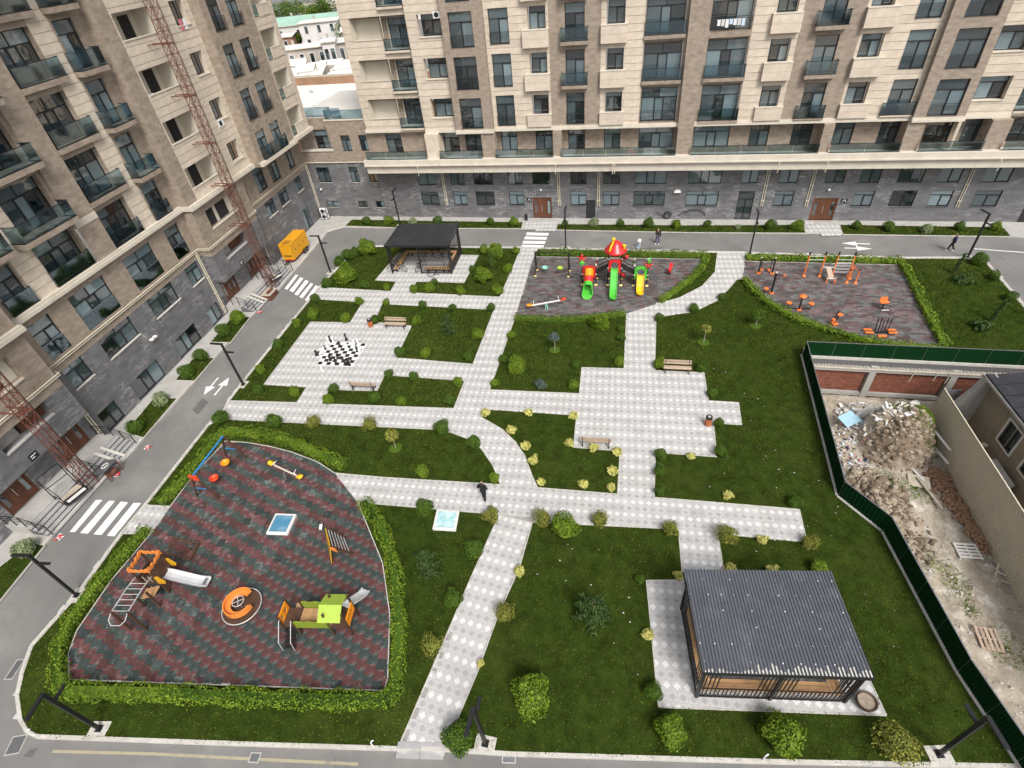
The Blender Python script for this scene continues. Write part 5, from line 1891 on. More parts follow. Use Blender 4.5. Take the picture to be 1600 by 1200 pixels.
# ================================================================ lamps
def lamp_post(base, ang, label, up=False):
    t = thing('street_lamp', label, 'street lamp', (base[0], base[1], PZ), ang, 'black street lamps round the park')
    MB().box(-.3, .3, -.45, .45, -.06, .012).obj('footing', 'kerb', t)
    MB().box(-.15, .15, -.15, .15, .012, .03).obj('base_plate', 'black_metal', t)
    MB().box(-.075, .075, -.06, .06, .03, 4.05).obj('post', 'black_metal', t)
    MB().box(-.075, .97, -.085, .085, 4.05, 4.13).obj('arm', 'black_metal', t)
    MB().box(-.7, -.075, -.075, .075, 3.3, 3.37).obj('arm', 'black_metal', t)
    MB().box(.3, .9, -.05, .05, 4.035, 4.05).obj('lens', 'white_pl', t)
    return t


lamp_post((-31.79,45.61), radians(180), 'black street lamp beside the yellow generator crossing')
lamp_post((-30.59,27.54), radians(180), 'black street lamp beside the painted arrows by the left block')
lamp_post((-29.58,9.46), radians(188), 'black street lamp by the hedge, arm reaching over the left road')
lamp_post((-22.86,3.97), radians(-80), 'black street lamp at the rounded corner in front of the hedge')
lamp_post((10.36,51.71), radians(91), 'black street lamp where the curved path meets the far road')
lamp_post((28.83,51.86), radians(108), 'black street lamp at the far right bend of the road')
lamp_post((13.14,9.78), radians(-77), 'black street lamp beside the green fence in the near right corner')
lamp_post((-4.97,6.74), radians(-91), 'black street lamp at the foot of the near white path')
lamp_post((-7.7,52.12), radians(90), 'black street lamp behind the playground swings')
lamp_post((-28.2,56.91), radians(90), 'black street lamp behind the far gazebo')
for p, l in (((-9.77,5.71), 'white marker pipe bent over at the kerb below the playground'), ((-25.77,3.16), 'white marker pipe at the rounded kerb corner'), ((6.35,8.26), 'white marker pipe at the kerb below the round shrub')):
    o = MB().tube([(0, 0, 0), (0, 0, .5), (.04, .03, .6), (.12, .08, .62)], .03, 6).obj('marker_pipe', 'white_pl')
    o.location = (p[0], p[1], PZ)
    tag(o, l, 'pipe')


# ================================================================ gazebos
def gazebo(loc, rz, label, W_=6.3, D_=4.1, h=3.0, roof='roof_metal', open_left=False):
    t = thing('gazebo', label, 'gazebo', (loc[0], loc[1], PZ), rz)
    pw = .12
    px = [-W_ / 2, 0, W_ / 2]
    for x in px:
        for y in (-D_ / 2, D_ / 2):
            MB().box(x - pw / 2, x + pw / 2, y - pw / 2, y + pw / 2, 0, h - .05 + (.12 if y > 0 else 0)).obj('post', 'black_metal', t)
    for y in (-D_ / 2, D_ / 2):
        MB().box(-W_ / 2 - .12, W_ / 2 + .12, y - .05, y + .05, h - .2 + (.12 if y > 0 else 0), h - .05 + (.12 if y > 0 else 0)).obj('beam', 'black_metal', t)
    for x in px:
        MB().bar((x, -D_ / 2, h - .08), (x, D_ / 2, h + .04), .08, .1).obj('rafter', 'black_metal', t)
    # ribbed metal roof, slightly pitched
    rw_, n = W_ + .3, 46
    y0, y1, z0, z1 = -D_ / 2 - .15, D_ / 2 + .35, h - .02, h + .13
    for s in range(6):
        mb = MB()
        for i in range(s * n // 6, (s + 1) * n // 6):
            a = -rw_ / 2 + rw_ * i / n
            w = rw_ / n
            prof = [(0, 0), (.3, 0), (.42, .05), (.82, .05), (.94, 0), (1.0, 0)]
            for (u0, h0), (u1, h1) in zip(prof, prof[1:]):
                mb.quad((a + u0 * w, y0, z0 + h0), (a + u1 * w, y0, z0 + h1), (a + u1 * w, y1, z1 + h1), (a + u0 * w, y1, z1 + h0))
        mb.obj('roof_sheet', roof, t)
    MB().box(-rw_ / 2 - .02, rw_ / 2 + .02, y0 - .05, y0 - .003, z0 - .14, z0 + .03).obj('fascia', 'black_metal', t)
    MB().box(-rw_ / 2 - .05, -rw_ / 2 - .003, y0, y1, z0 - .12, z0 + .02).obj('fascia', 'black_metal', t)
    MB().box(rw_ / 2 + .003, rw_ / 2 + .05, y0, y1, z0 - .12, z0 + .02).obj('fascia', 'black_metal', t)
    # screens of upright slats: full height at the ends, low in the middle
    def screen(ax, ay, bx, by, full):
        L = hypot(bx - ax, by - ay)
        n = int(L / .17)
        for i in range(1, n):
            u = i / n
            x, y = ax + (bx - ax) * u, ay + (by - ay) * u
            m_ = min(i, n - i)
            tall = m_ <= 4 or full
            top = h - .2 if tall else .95
            MB().bar((x, y, .08), (x, y, top), .04, .04).obj('slat', 'black_metal', t)
        MB().bar((ax, ay, .1), (bx, by, .1), .06, .06).obj('rail', 'black_metal', t)
        MB().bar((ax, ay, .97), (bx, by, .97), .05, .05).obj('rail', 'black_metal', t)
    y = D_ / 2
    screen(0, -y, W_ / 2, -y, False)
    if not open_left:
        screen(-W_ / 2, -y, 0, -y, False)
    screen(-W_ / 2, -y, -W_ / 2, y, False)
    screen(W_ / 2, -y, W_ / 2, y, False)
    screen(0, y, W_ / 2, y, False)
    screen(-W_ / 2, y, 0, y, False) if open_left else None
    # bench boards round the inside
    b = .52
    runs = [(W_ / 2 - .1 - b, W_ / 2 - .1, -y + .1, y - .1), (-W_ / 2 + .1, -W_ / 2 + .1 + b, -y + .1, y - .1)]
    if not open_left:
        runs.append((-W_ / 2 + .1 + b, W_ / 2 - .1 - b, -y + .1, -y + .1 + b))
    else:
        runs.append((-W_ / 2 + .1 + b, W_ / 2 - .1 - b, y - .1 - b, y - .1))
        runs.append((.3, W_ / 2 - .1 - b, -y + .1, -y + .1 + b))
    for xa, xb, ya, yb in runs:
        long_x = xb - xa > yb - ya
        for k in range(3):
            if long_x:
                q = (yb - ya) / 3
                MB().box(xa + .005, xb - .005, ya + k * q + .008, ya + (k + 1) * q - .008, .42, .46).obj('bench_board', 'wood', t)
            else:
                q = (xb - xa) / 3
                MB().box(xa + k * q + .008, xa + (k + 1) * q - .008, ya, yb, .42, .46).obj('bench_board', 'wood', t)
        MB().box(xa + .1, xb - .1, ya + .1, yb - .1, .36, .418).obj('bench_frame', 'black_metal', t)
        if long_x:
            for x in (xa + .3, (xa + xb) / 2, xb - .3):
                MB().box(x - .03, x + .03, ya + .12, yb - .12, 0, .36).obj('bench_leg', 'black_metal', t)
        else:
            for yy in (ya + .3, (ya + yb) / 2, yb - .3):
                MB().box(xa + .12, xb - .12, yy - .03, yy + .03, 0, .36).obj('bench_leg', 'black_metal', t)
    return t, (y0, y1, z0, z1, rw_)


ga = (3.84,10.18)
gbx = (9.94,11.05)
rz_ = radians(8.4)
cxy = (ga[0] + cos(rz_) * 3.12 - sin(rz_) * 2.05, ga[1] + sin(rz_) * 3.12 + cos(rz_) * 2.05)
gz, (y0, y1, z0, z1, rw_) = gazebo(cxy, rz_, 'near black gazebo with ribbed grey metal roof and wooden benches', 6.2, 4.0, 3.0)
sc_ = MB()
rr = random.Random(9)
for k in range(6):                               # fixing screws in rows, and pale splashes
    for i in range(11):
        u = (k + .6) / 6.3
        x = -rw_ / 2 + .15 + i * (rw_ - .3) / 10 + rr.uniform(-.1, .1)
        s = rr.choice((.012, .018, .03))
        sc_.ball((x, y0 + (y1 - y0) * u, z0 + (z1 - z0) * u + .055), (s, s, .012), 6)
sc_.obj('screws', 'white_pl', gz)['kind'] = 'stuff'
ed = MB()
for i in range(46):                              # worn bare metal at the low edge
    a = -rw_ / 2 + rw_ * (i + .42) / 46
    L = rr.uniform(.05, .42) if 12 < i else rr.uniform(.02, .16)
    ed.quad((a, y0 + .003, z0 + .053), (a + rw_ / 46 * .4, y0 + .003, z0 + .053), (a + rw_ / 46 * .4, y0 + L, z0 + .053 + L * .033), (a, y0 + L, z0 + .053 + L * .033))
ed.obj('bare_edges', 'kerb', gz)['kind'] = 'stuff'
fb = (-18.44,46.07)
rz_ = radians(2.6)
cxy = (fb[0] - cos(rz_) * 3.15 - sin(rz_) * 2.1, fb[1] - sin(rz_) * 3.15 + cos(rz_) * 2.1)
gazebo(cxy, rz_, 'far black gazebo with a dark roof and bicycles beside it', 6.3, 4.2, 3.15, 'roof_dark', True)
fp = thing('fire_tub', 'round metal fire tub full of ash beside the near gazebo', 'fire tub', (10.79,11.2))
fp.location.z = PZ
MB().lathe([(.30, 0), (.36, .12), (.40, .34), (.42, .36), (.36, .36), (.34, .25)], n=20).obj('bowl', 'dark_wood', fp, True)
MB().cyl((0, 0, .24), (0, 0, .27), .345, 20).obj('ash', 'ash', fp)
for a in (0, pi):
    MB().tube([(.4 * cos(a), .4 * sin(a) - .08, .3), (.48 * cos(a), .4 * sin(a), .31), (.4 * cos(a), .4 * sin(a) + .08, .3)], .014, 5).obj('handle', 'black_metal', fp)


# ================================================================ benches and bins
def bench(c, rz, label):
    t = thing('park_bench', label, 'bench', (c[0], c[1], PZ), rz, 'wooden park benches')
    for k in range(2):
        MB().box(-1.0, 1.0, -.22 + k * .2, -.04 + k * .2, .44, .48).obj('seat_board', 'bench_wood', t)
    MB().bar((-1.0, .25, .66), (1.0, .25, .66), .03, .17).obj('back_board', 'bench_wood', t)
    MB().bar((-1.0, .29, .85), (1.0, .29, .85), .03, .15).obj('back_board', 'bench_wood', t)
    for s in (-.85, .85):
        m = MB()
        m.slab([(-.24, 0), (-.14, 0), (-.10, .3), (.06, .3), (.12, 0), (.24, 0), (.22, .44), (-.22, .44)], 0, .05)
        m.v = [(s + (y - .025), x, z) for x, y, z in m.v]
        m.bar((s, .2, .42), (s, .31, .94), .05, .05)
        m.obj('leg', 'black_metal', t)


bench((-20.73,36.43), radians(2), 'wooden bench beside the orange bin above the chessboard plaza')
bench((-20.16,28.18), radians(182), 'wooden bench seen from behind below the chessboard')
bench((3.29,32.8), radians(2), 'wooden bench at the top edge of the right plaza')
bench((-1.95,24.67), radians(182), 'wooden bench behind pale yellow shrubs at the right plaza')


def litter_bin(c, label):
    t = thing('litter_bin', label, 'litter bin', (c[0], c[1], PZ), 0, 'orange slatted litter bins')
    for i in range(16):
        a = 2 * pi * i / 16
        MB().bar((.19 * cos(a), .19 * sin(a), .05), (.19 * cos(a), .19 * sin(a), .62), .06, .03).obj('slat', 'bin_orange', t)
    MB().cyl((0, 0, .03), (0, 0, .6), .165, 14).obj('liner', 'black_metal', t)
    MB().lathe([(.2, .62), (.215, .64), (.215, .78), (.17, .8), (.13, .8), (.12, .74)], n=16).obj('top_ring', 'black_metal', t)
    MB().cyl((0, 0, .78), (0, 0, .79), .1, 12).obj('ash_tray', 'steel', t)


litter_bin((-23.14,36.37), 'small orange litter bin beside the bench above the chessboard')
litter_bin((5.22,27.44), 'small orange litter bin with black ring top at the right plaza')
lbn = thing('litter_bin', 'black litter bin standing by the far wooden door', 'litter bin', (-13.2, 58.75, .1))
MB().cyl((0, 0, 0), (0, 0, .55), .17, 12).obj('body', 'black_metal', lbn)
MB().lathe([(.18, .55), (.19, .7), (.1, .76), (.02, .77)], n=12).obj('lid', 'black_metal', lbn)

# ================================================================ chess
ch = thing('chessboard', 'giant black and white chessboard laid on the paving', 'chessboard', (-24.05, 32.27), radians(1.6))
MB().box(-1.62, 1.62, -1.62, 1.62, 0, .012).obj('border', 'chess_white', ch)
qb, qw = [MB().box(-.193, .193, -.193, .193, .012, .022).mesh('square', m) for m in ('chess_black', 'chess_white')]
for i in range(8):
    for j in range(8):
        link('square', qb if (i + j) % 2 == 0 else qw, ch, ((i - 3.5) * .39, (j - 3.5) * .39, 0))
PR = {
 'pawn': (.38, [(.13, 0), (.135, .04), (.08, .09), (.05, .18), (.045, .24), (.085, .255), (.045, .27), (.075, .31), (.075, .35), (.02, .39)]),
 'rook': (.46, [(.14, 0), (.145, .05), (.09, .1), (.07, .3), (.075, .34), (.11, .36), (.11, .46), (.07, .46), (.065, .42)]),
 'bishop': (.56, [(.14, 0), (.145, .05), (.08, .1), (.05, .28), (.05, .34), (.095, .36), (.05, .38), (.075, .44), (.05, .51), (.015, .57)]),
 'queen': (.66, [(.15, 0), (.155, .05), (.09, .11), (.055, .35), (.055, .42), (.1, .44), (.06, .46), (.1, .6), (.06, .6), (.025, .66)]),
 'king': (.74, [(.15, 0), (.155, .05), (.09, .11), (.06, .38), (.06, .46), (.105, .48), (.06, .5), (.1, .64), (.05, .66), (.02, .68)]),
}


def knight_mesh(m):
    b = MB().lathe([(.14, 0), (.145, .05), (.09, .1), (.06, .16)], n=12)
    b.slab([(-.06, .14), (.07, .14), (.06, .26), (.03, .33), (.12, .31), (.13, .36), (.04, .46), (.0, .5), (-.03, .45), (-.08, .36), (-.08, .24)], -.04, .04)
    return b.mesh('knight', m)


CM = {}
for k, (h, pr) in PR.items():
    for m in ('chess_black', 'chess_white'):
        b = MB().lathe(pr, n=12)
        if k == 'king':
            b.box(-.012, .012, -.012, .012, .66, .76).box(-.04, .04, -.012, .012, .7, .73)
        CM[k, m] = b.mesh(k, m, True)
for m in ('chess_black', 'chess_white'):
    CM['knight', m] = knight_mesh(m)
CP = [('queen', 'b', 517, 534, 'standing off the board by its far left corner'), ('king', 'b', 541.5, 531.5, 'standing off the far edge of the board'), ('bishop', 'b', 531, 541, 'standing on the far left of the board'),
      ('pawn', 'b', 508, 546, 'in the row left of the board'), ('rook', 'b', 495, 555, 'at the near left of the board, outermost'), ('pawn', 'b', 498.5, 554.5, 'at the near left of the board, inner of two'),
      ('pawn', 'b', 558.5, 549.5, 'alone on the right side of the board'), ('rook', 'b', 516.5, 563.5, 'on the near left square of the board'), ('queen', 'b', 525.5, 568.5, 'tall on the near edge of the board'),
      ('knight', 'b', 528, 560, 'in the near group on the board, farthest'), ('bishop', 'b', 536, 564.5, 'in the middle of the near group on the board'), ('rook', 'b', 539.5, 569, 'on the near edge, centre of the group'),
      ('knight', 'b', 543.5, 566, 'in the near group on the board, right of centre'), ('pawn', 'b', 549.5, 565.5, 'at the right end of the near group'), ('rook', 'b', 546.5, 571, 'on the near right corner of the board'),
      ('king', 'w', 514, 536.5, 'beside the black queen off the far left corner'), ('queen', 'w', 521.5, 536, 'right of the black queen at the far left'), ('bishop', 'w', 511.5, 542, 'in the row left of the board, farther'),
      ('knight', 'w', 506.5, 549, 'in the row left of the board, middle'), ('rook', 'w', 503, 552, 'in the row left of the board, nearer'), ('pawn', 'w', 501.5, 557.5, 'nearest in the row left of the board'),
      ('bishop', 'w', 503.5, 579.5, 'lying apart below the near left corner'), ('king', 'w', 560.5, 540, 'at the far right of the board'), ('knight', 'w', 553, 538, 'at the far edge of the board, right part'),
      ('rook', 'w', 541.5, 544, 'in the middle of the far half of the board'), ('pawn', 'w', 551, 541, 'beside the white knight on the far right'), ('pawn', 'w', 541.5, 540, 'behind the white rook on the board'),
      ('queen', 'w', 561.5, 548, 'at the right edge of the board')]
CPX = [(-25.86,33.82),(-24.52,34.18),(-24.73,33.27),(-25.86,32.71),(-26.21,31.86),(-26.03,31.92),(-22.81,32.69),(-24.62,31.28),(-23.92,30.93),(-24.12,31.64),(-23.49,31.31),(-23.12,30.97),(-23.01,31.23),(-22.7,31.31),(-22.66,30.85),(-25.93,33.57),(-25.51,33.66),(-25.83,33.07),(-25.81,32.44),(-25.88,32.16),(-25.73,31.69),(-24.7,29.92),(-23.06,33.53),(-23.58,33.66),(-24,33.07),(-23.57,33.39),(-24.16,33.42),(-22.69,32.84)]
for (k, c, _, _, lab), p in zip(CP, CPX):
    o = link('chess_' + k, CM[k, 'chess_black' if c == 'b' else 'chess_white'], None, (p[0], p[1], PZ + .022), random.uniform(0, 6))
    tag(o, ('large black chess ' if c == 'b' else 'large white chess ') + k + ' ' + lab, 'chess piece', 'giant chess pieces')


# ================================================================ things along the left block
def lat(s, d, z=0.1):
    """station along the left block -> world"""
    return (-0.0495415 * s + 0.998772 * d, 0.998772 * s + 0.0495415 * d, z)


RL_ = 0.0495617741


def mast(s, d, label):
    t = thing('hoist_mast', label, 'hoist mast', lat(s, d, .1), RL_)
    w = .3
    top = 29.5
    corners = [(-w, -w), (w, -w), (w, w), (-w, w)]
    for x, y in corners:
        MB().cyl((x, y, 0), (x, y, top), .032, 6).obj('chord', 'rust', t)
    n = int(top / .75)
    secs = 8
    for q in range(secs):
        b = MB()
        for i in range(q * n // secs, (q + 1) * n // secs):
            z = i * .75
            for k in range(4):
                a, c = corners[k], corners[(k + 1) % 4]
                b.bar((a[0], a[1], z), (c[0], c[1], z), .03)
                if i % 2:
                    a, c = c, a
                b.bar((a[0], a[1], z), (c[0], c[1], z + .75), .026)
        b.obj('bracing', 'rust', t)
    MB().tube([(.34, .34, .5), (.36, .36, top)], .022, 5).obj('cable', 'black_metal', t)
    for z in (7.0, 10.8, 14.4, 18.1, 21.7, 25.4):
        MB().box(-1.6, -.3, -.3, -.22, z, z + .06).box(-1.6, -.3, .22, .3, z, z + .06).box(-.36, .36, -.36, .36, z - .03, z).obj('wall_tie', 'rust', t)
    return t


mast(43.65, -34.35, 'red lattice hoist mast by the generator, far one on the left block')
mast(18.25, -34.35, 'red lattice hoist mast at the near entrance of the left block')


def cage(s, d, rz, label):
    t = thing('hoist_platform', label, 'hoist platform', lat(s, d, .55), RL_ + rz)
    MB().box(-.75, .75, -.55, .55, 0, .08).box(-.75, .75, -.57, -.55, 0, .45).obj('floor_tray', 'black_metal', t)
    MB().box(-.7, .7, -.5, .5, .08, .1).obj('deck', 'old_wood', t)
    for x in (-.72, .72):
        for y in (-.52, .52):
            MB().bar((x, y, 0), (x, y + (.15 if y > 0 else 0), 2.1 if y > 0 else 1.05), .05).obj('post', 'black_metal', t)
        MB().bar((x, -.52, 1.05), (x, .62, 2.1), .04).obj('rail', 'black_metal', t)
        MB().bar((x, -.52, .55), (x, .58, .55), .035).obj('rail', 'black_metal', t)
    MB().bar((-.72, .66, 2.1), (.72, .66, 2.1), .05).bar((-.72, .62, 1.1), (.72, .62, 1.1), .04).obj('rail', 'black_metal', t)
    MB().box(-.6, .6, -.85, -.6, .3, .34).obj('loading_board', 'house_white', t)


cage(17.1, -34.6, radians(75), 'black hoist platform with a pale board on the near entrance steps')
cage(45.0, -34.9, radians(70), 'black hoist platform standing open beside the far hoist mast')
wt = thing('winch_table', 'dark sheet metal winch cover on legs at the foot of the near mast', 'winch', lat(19.3, -33.55, .05), RL_)
MB().bar((-.75, 0, .72), (.35, 0, 1.0), 1.3, .03).obj('cover', 'grey_metal', wt)
MB().tube([(-.1 + .24 * cos(a), .24 * sin(a), .96 + .06 * cos(a)) for a in np.linspace(0, 6.28, 20)], .025, 5, closed=True).obj('ring', 'white_pl', wt)
for x, y, z in ((-.7, -.55, .7), (-.7, .55, .7), (.3, -.55, .95), (.3, .55, .95)):
    MB().bar((x, y, 0), (x, y, z), .06).obj('leg', 'rust', wt)
MB().cyl((.1, -.3, .3), (.1, .3, .3), .2, 14).obj('drum', 'rust', wt)
wt2 = thing('winch_box', 'wooden topped winch box at the foot of the far mast', 'winch', lat(42.3, -33.9, .05), RL_)
MB().box(-.5, .5, -.7, .7, .0, .55).obj('body', 'rust', wt2)
MB().box(-.55, .55, -.75, .75, .55, .6).obj('lid', 'old_wood', wt2)
MB().cyl((.2, -.5, .75), (.2, .4, .75), .13, 12).obj('drum', 'rust', wt2)
for (s, d, l) in ((21.9, -32.8, 'red tape bundle by the steps of the near entrance'), (19.3, -33.3, 'red tape bundle below the winch cover'), (14.3, -33.4, 'red tape bundle at the bottom step near the corner'), (39.5, -33.6, 'red tape bundle at the far entrance steps')):
    q = lat(s, d, .01)
    b = MB()
    rr = random.Random(int(s * 10))
    for i in range(6):
        b.tube([(rr.uniform(-.25, .25), rr.uniform(-.25, .25), .02 + rr.random() * .1) for _ in range(4)], .025, 4, m=i % 2)
    o = b.obj('barrier_tape', ['red', 'white_pl'])
    o.location = q
    tag(o, l, 'tape')

gn = thing('generator', 'yellow generator on a trailer by the left block', 'generator', lat(51.05, -35.2, .1), RL_ + pi / 2)
L2, W2 = 1.85, .67
MB().box(-L2, L2, -W2, W2, .38, 2.05).obj('canopy', 'gen_yellow', gn)
MB().box(-L2 - .03, L2 + .03, -W2 - .03, W2 + .03, 2.05, 2.12).obj('roof', 'gen_yellow', gn)
for i in range(4):
    x = -1.4 + i * .92
    MB().box(x - .42, x + .42, -W2 - .015, -W2, .55, 1.9).obj('door', 'gen_yellow', gn)
    MB().box(x + .3, x + .36, -W2 - .045, -W2 - .015, 1.15, 1.35).obj('handle', 'black_metal', gn)
for x in (-1.5, -1.0):
    o = MB().box(x - .18, x + .18, -.4, .4, 2.12, 2.14).obj('vent', 'black_metal', gn)
    for k in range(4):
        MB().box(x - .17, x + .17, -.35 + k * .2, -.27 + k * .2, 2.14, 2.16).obj('louvre', 'gen_yellow', o)
lt = MB()
for i in range(9):                               # maker's lettering on the near end, read from above as dark strokes
    lt.box(-L2 - .012, -L2, -.45 + i * .1, -.39 + i * .1, .7 + (i % 2) * .04, .9)
lt.box(-1.82, -1.74, -W2 - .012, -W2, .6, 1.75)
lt.obj('lettering', 'black_metal', gn)
MB().box(-L2, L2, -.5, .5, .25, .38).obj('chassis', 'red', gn)
MB().bar((-L2, 0, .3), (-L2 - 1.0, 0, .3), .1).bar((-L2, -.4, .3), (-L2 - .7, 0, .3), .07).bar((-L2, .4, .3), (-L2 - .7, 0, .3), .07).obj('drawbar', 'black_metal', gn)
for x in (.4, .95):
    for y in (-.75, .75):
        w = MB().cyl((x, y - .09, .27), (x, y + .09, .27), .27, 18).obj('wheel', 'black_metal', gn)
        MB().cyl((x, y - .1, .27), (x, y + .1, .27), .12, 12).obj('rim', 'grey_metal', w)

for i, z in enumerate((.15, .85)):
    a = thing('cooling_unit', ('lower' if i == 0 else 'upper') + ' of two white outdoor cooling units in the inner corner', 'cooling unit', (-38.9, 58.6, z))
    MB().box(-.45, .45, -.18, .18, 0, .62).obj('case', 'white_pl', a)
    MB().cyl((-.08, -.2, .31), (-.08, -.18, .31), .25, 18).obj('fan', 'dark_frame', a)
    MB().box(.22, .42, -.19, -.18, .1, .5).obj('grille', 'grey_metal', a)
rk = thing('unit_rack', 'dark steel rack carrying two cooling units in the inner corner', 'rack', (-38.9, 58.6, .1))
for x in (-.5, .5):
    for y in (-.22, .22):
        MB().bar((x, y, 0), (x, y, 1.55), .04).obj('post', 'black_metal', rk)
MB().box(-.5, .5, -.22, .22, .0, .04).box(-.5, .5, -.22, .22, .7, .74).obj('shelf', 'black_metal', rk)


def coil(c, label, r=.36, z=PZ):
    t = thing('hose_coil', label, 'hose', (c[0], c[1], z))
    MB().tube([((r + .03 * sin(3 * a)) * cos(a), (r + .02 * cos(2 * a)) * sin(a), .04 + .012 * (a % .7)) for a in np.linspace(0, 18.8, 70)], .035, 6).obj('coil', 'hose', t)
    MB().tube([(r, 0, .05), (r + .3, .1, .04), (r + .5, .05, .035)], .03, 5).obj('end', 'hose', t)


coil((-20.54,45.7), 'black hose coil lying in front of the far gazebo')
hs1 = MB().tube([(.45 * cos(a) * (1 - .04 * a), 0, .5 + .45 * sin(a) * (1 - .04 * a)) for a in np.linspace(0, 11, 46)] + [(-.9, -.05, .75), (-1.2, -.05, .9)], .04, 6).obj('hose_coil', 'hose')
hs1.location = (2.55, 59.25, .1)
tag(hs1, 'black cable coil leaning on the far grey wall', 'cable')
hs2 = MB().tube([(-1.5, 0, .5), (-1.0, -.02, .8), (-.3, -.03, 1.1), (.6, -.02, 1.15), (1.2, 0, .8), (1.35, 0, .45)], .04, 6).obj('hose_loop', 'hose')
hs2.location = (5.2, 59.3, .1)
tag(hs2, 'black cable arched along the far grey wall', 'cable')


# ================================================================ bicycles
def bicycle(loc, rz, label, tilt=0, fr='black_metal'):
    t = thing('bicycle', label, 'bicycle', loc, rz, 'bicycles at the far gazebo')
    t.rotation_euler = (radians(tilt), 0, rz)
    for x in (-.5, .5):
        w = MB().tube([(x + .315 * cos(a), 0, .345 + .315 * sin(a)) for a in np.linspace(0, 2 * pi, 24, endpoint=False)], .028, 6, closed=True).obj('wheel', 'hose', t)
        s = MB().tube([(x + .275 * cos(a), 0, .345 + .275 * sin(a)) for a in np.linspace(0, 2 * pi, 24, endpoint=False)], .022, 5, closed=True)
        for k in range(9):
            a = 2 * pi * k / 9
            s.bar((x, 0, .33), (x + .3 * cos(a), 0, .33 + .3 * sin(a)), .008)
        s.cyl((x, -.04, .33), (x, .04, .33), .04, 8)
        s.obj('spokes', 'steel', w)
    f = MB()
    for p, q in (((-.5, 0, .33), (-.05, 0, .3)), ((-.05, 0, .3), (-.2, 0, .78)), ((-.5, 0, .33), (-.18, 0, .72)), ((-.18, 0, .72), (.36, 0, .76)), ((-.05, 0, .3), (.38, 0, .68)), ((.34, 0, .85), (.5, 0, .33))):
        f.cyl(p, q, .022, 6)
    f.obj('frame', fr, t)
    MB().tube([(.3, -.27, 1.0), (.34, -.1, .98), (.33, 0, .95), (.34, .1, .98), (.3, .27, 1.0)], .016, 6).obj('handlebar', 'black_metal', t)
    MB().slab([(-.36, .84), (-.1, .84), (-.06, .87), (-.34, .89)], -.07, .07).obj('saddle', 'black_metal', t)
    m = MB().cyl((-.05, -.03, .3), (-.05, .03, .3), .09, 12).bar((-.05, .06, .3), (.06, .06, .18), .02).bar((-.05, -.06, .3), (-.16, -.06, .42), .02)
    m.obj('crank', 'grey_metal', t)


bicycle((*(-24.53,46.12), PZ), radians(10), 'dark bicycle with pale rims left of the far gazebo', 6)
bicycle((*(-24.02,46.28), PZ), radians(-18), 'second dark bicycle leaning beside the first at the far gazebo', -8)
bicycle((*(-22.11,46.66), PZ), radians(80), 'single bicycle standing end on before the far gazebo screen', 5)
bicycle((*(-21.28,49.26), PZ), radians(15), 'red framed bicycle inside the far gazebo', 4, 'rust')
bicycle((*(-20.46,49.16), PZ), radians(5), 'dark bicycle inside the far gazebo on the right', -4)

# ================================================================ near playground (rubber floor)
def swing(name, label, A, B, h, seat_pts, seat_mats, beam, legm, foot=None, spread=.8):
    A, B = Vector(A), Vector(B)
    d = (B - A).normalized()
    n = Vector((-d.y, d.x))
    c = (A + B) / 2
    t = thing(name, label, 'swing', (c.x, c.y, PZ))
    loc = lambda p, z: (p.x - c.x, p.y - c.y, z)
    for e in (A, B):
        for s in (-1, 1):
            f = e + n * s * spread
            MB().bar(loc(f, 0), loc(e + n * s * .06, h), .09).obj('leg', legm, t)
            if foot:
                MB().ball(loc(f, .06), (.13, .13, .07), 10).obj('foot_cap', foot, t, True)
        m_ = e + n * spread * .55
        k_ = e - n * spread * .55
        MB().bar(loc(m_, h * .42), loc(k_, h * .42), .05).obj('brace', 'blue' if not foot else 'black_metal', t)
    MB().cyl(loc(A, h), loc(B, h), .06, 10).obj('beam', beam, t)
    for (u, z, yaw), m in zip(seat_pts, seat_mats):
        p = A.lerp(B, u)
        o = MB()
        q = loc(p, 0)
        o.lathe([(.10, 0), (.24, .03), (.3, .16), (.3, .22), (.27, .22), (.22, .07), (.05, .05)], (q[0], q[1], z), 14)
        so = o.obj('seat', m, t, True)
        for s in (-.26, .26):
            MB().cyl((q[0] + d.x * s, q[1] + d.y * s, z + .2), (q[0] + d.x * s * .9, q[1] + d.y * s * .9, h), .012, 5).obj('chain', 'grey_metal', so)
    return t


sw_ = swing('swing_frame', 'brown and blue swing frame with an orange and a yellow bucket seat', (-26.22,16.83), (-26.38,20.24), 2.15, [(.33, .42, 0), (.72, .42, 0)], ['red_orange', 'amber'], 'blue', 'dark_wood')
A, B = Vector((-26.22,16.83)), Vector((-26.38,20.24))
q = (A - (A + B) / 2)
MB().prism([(q.x - .3, q.y - .05), (q.x + .3, q.y - .05), (q.x + .3, q.y + .02), (q.x - .3, q.y + .02)], 1.75, 2.2).obj('end_panel', 'red_orange', sw_)


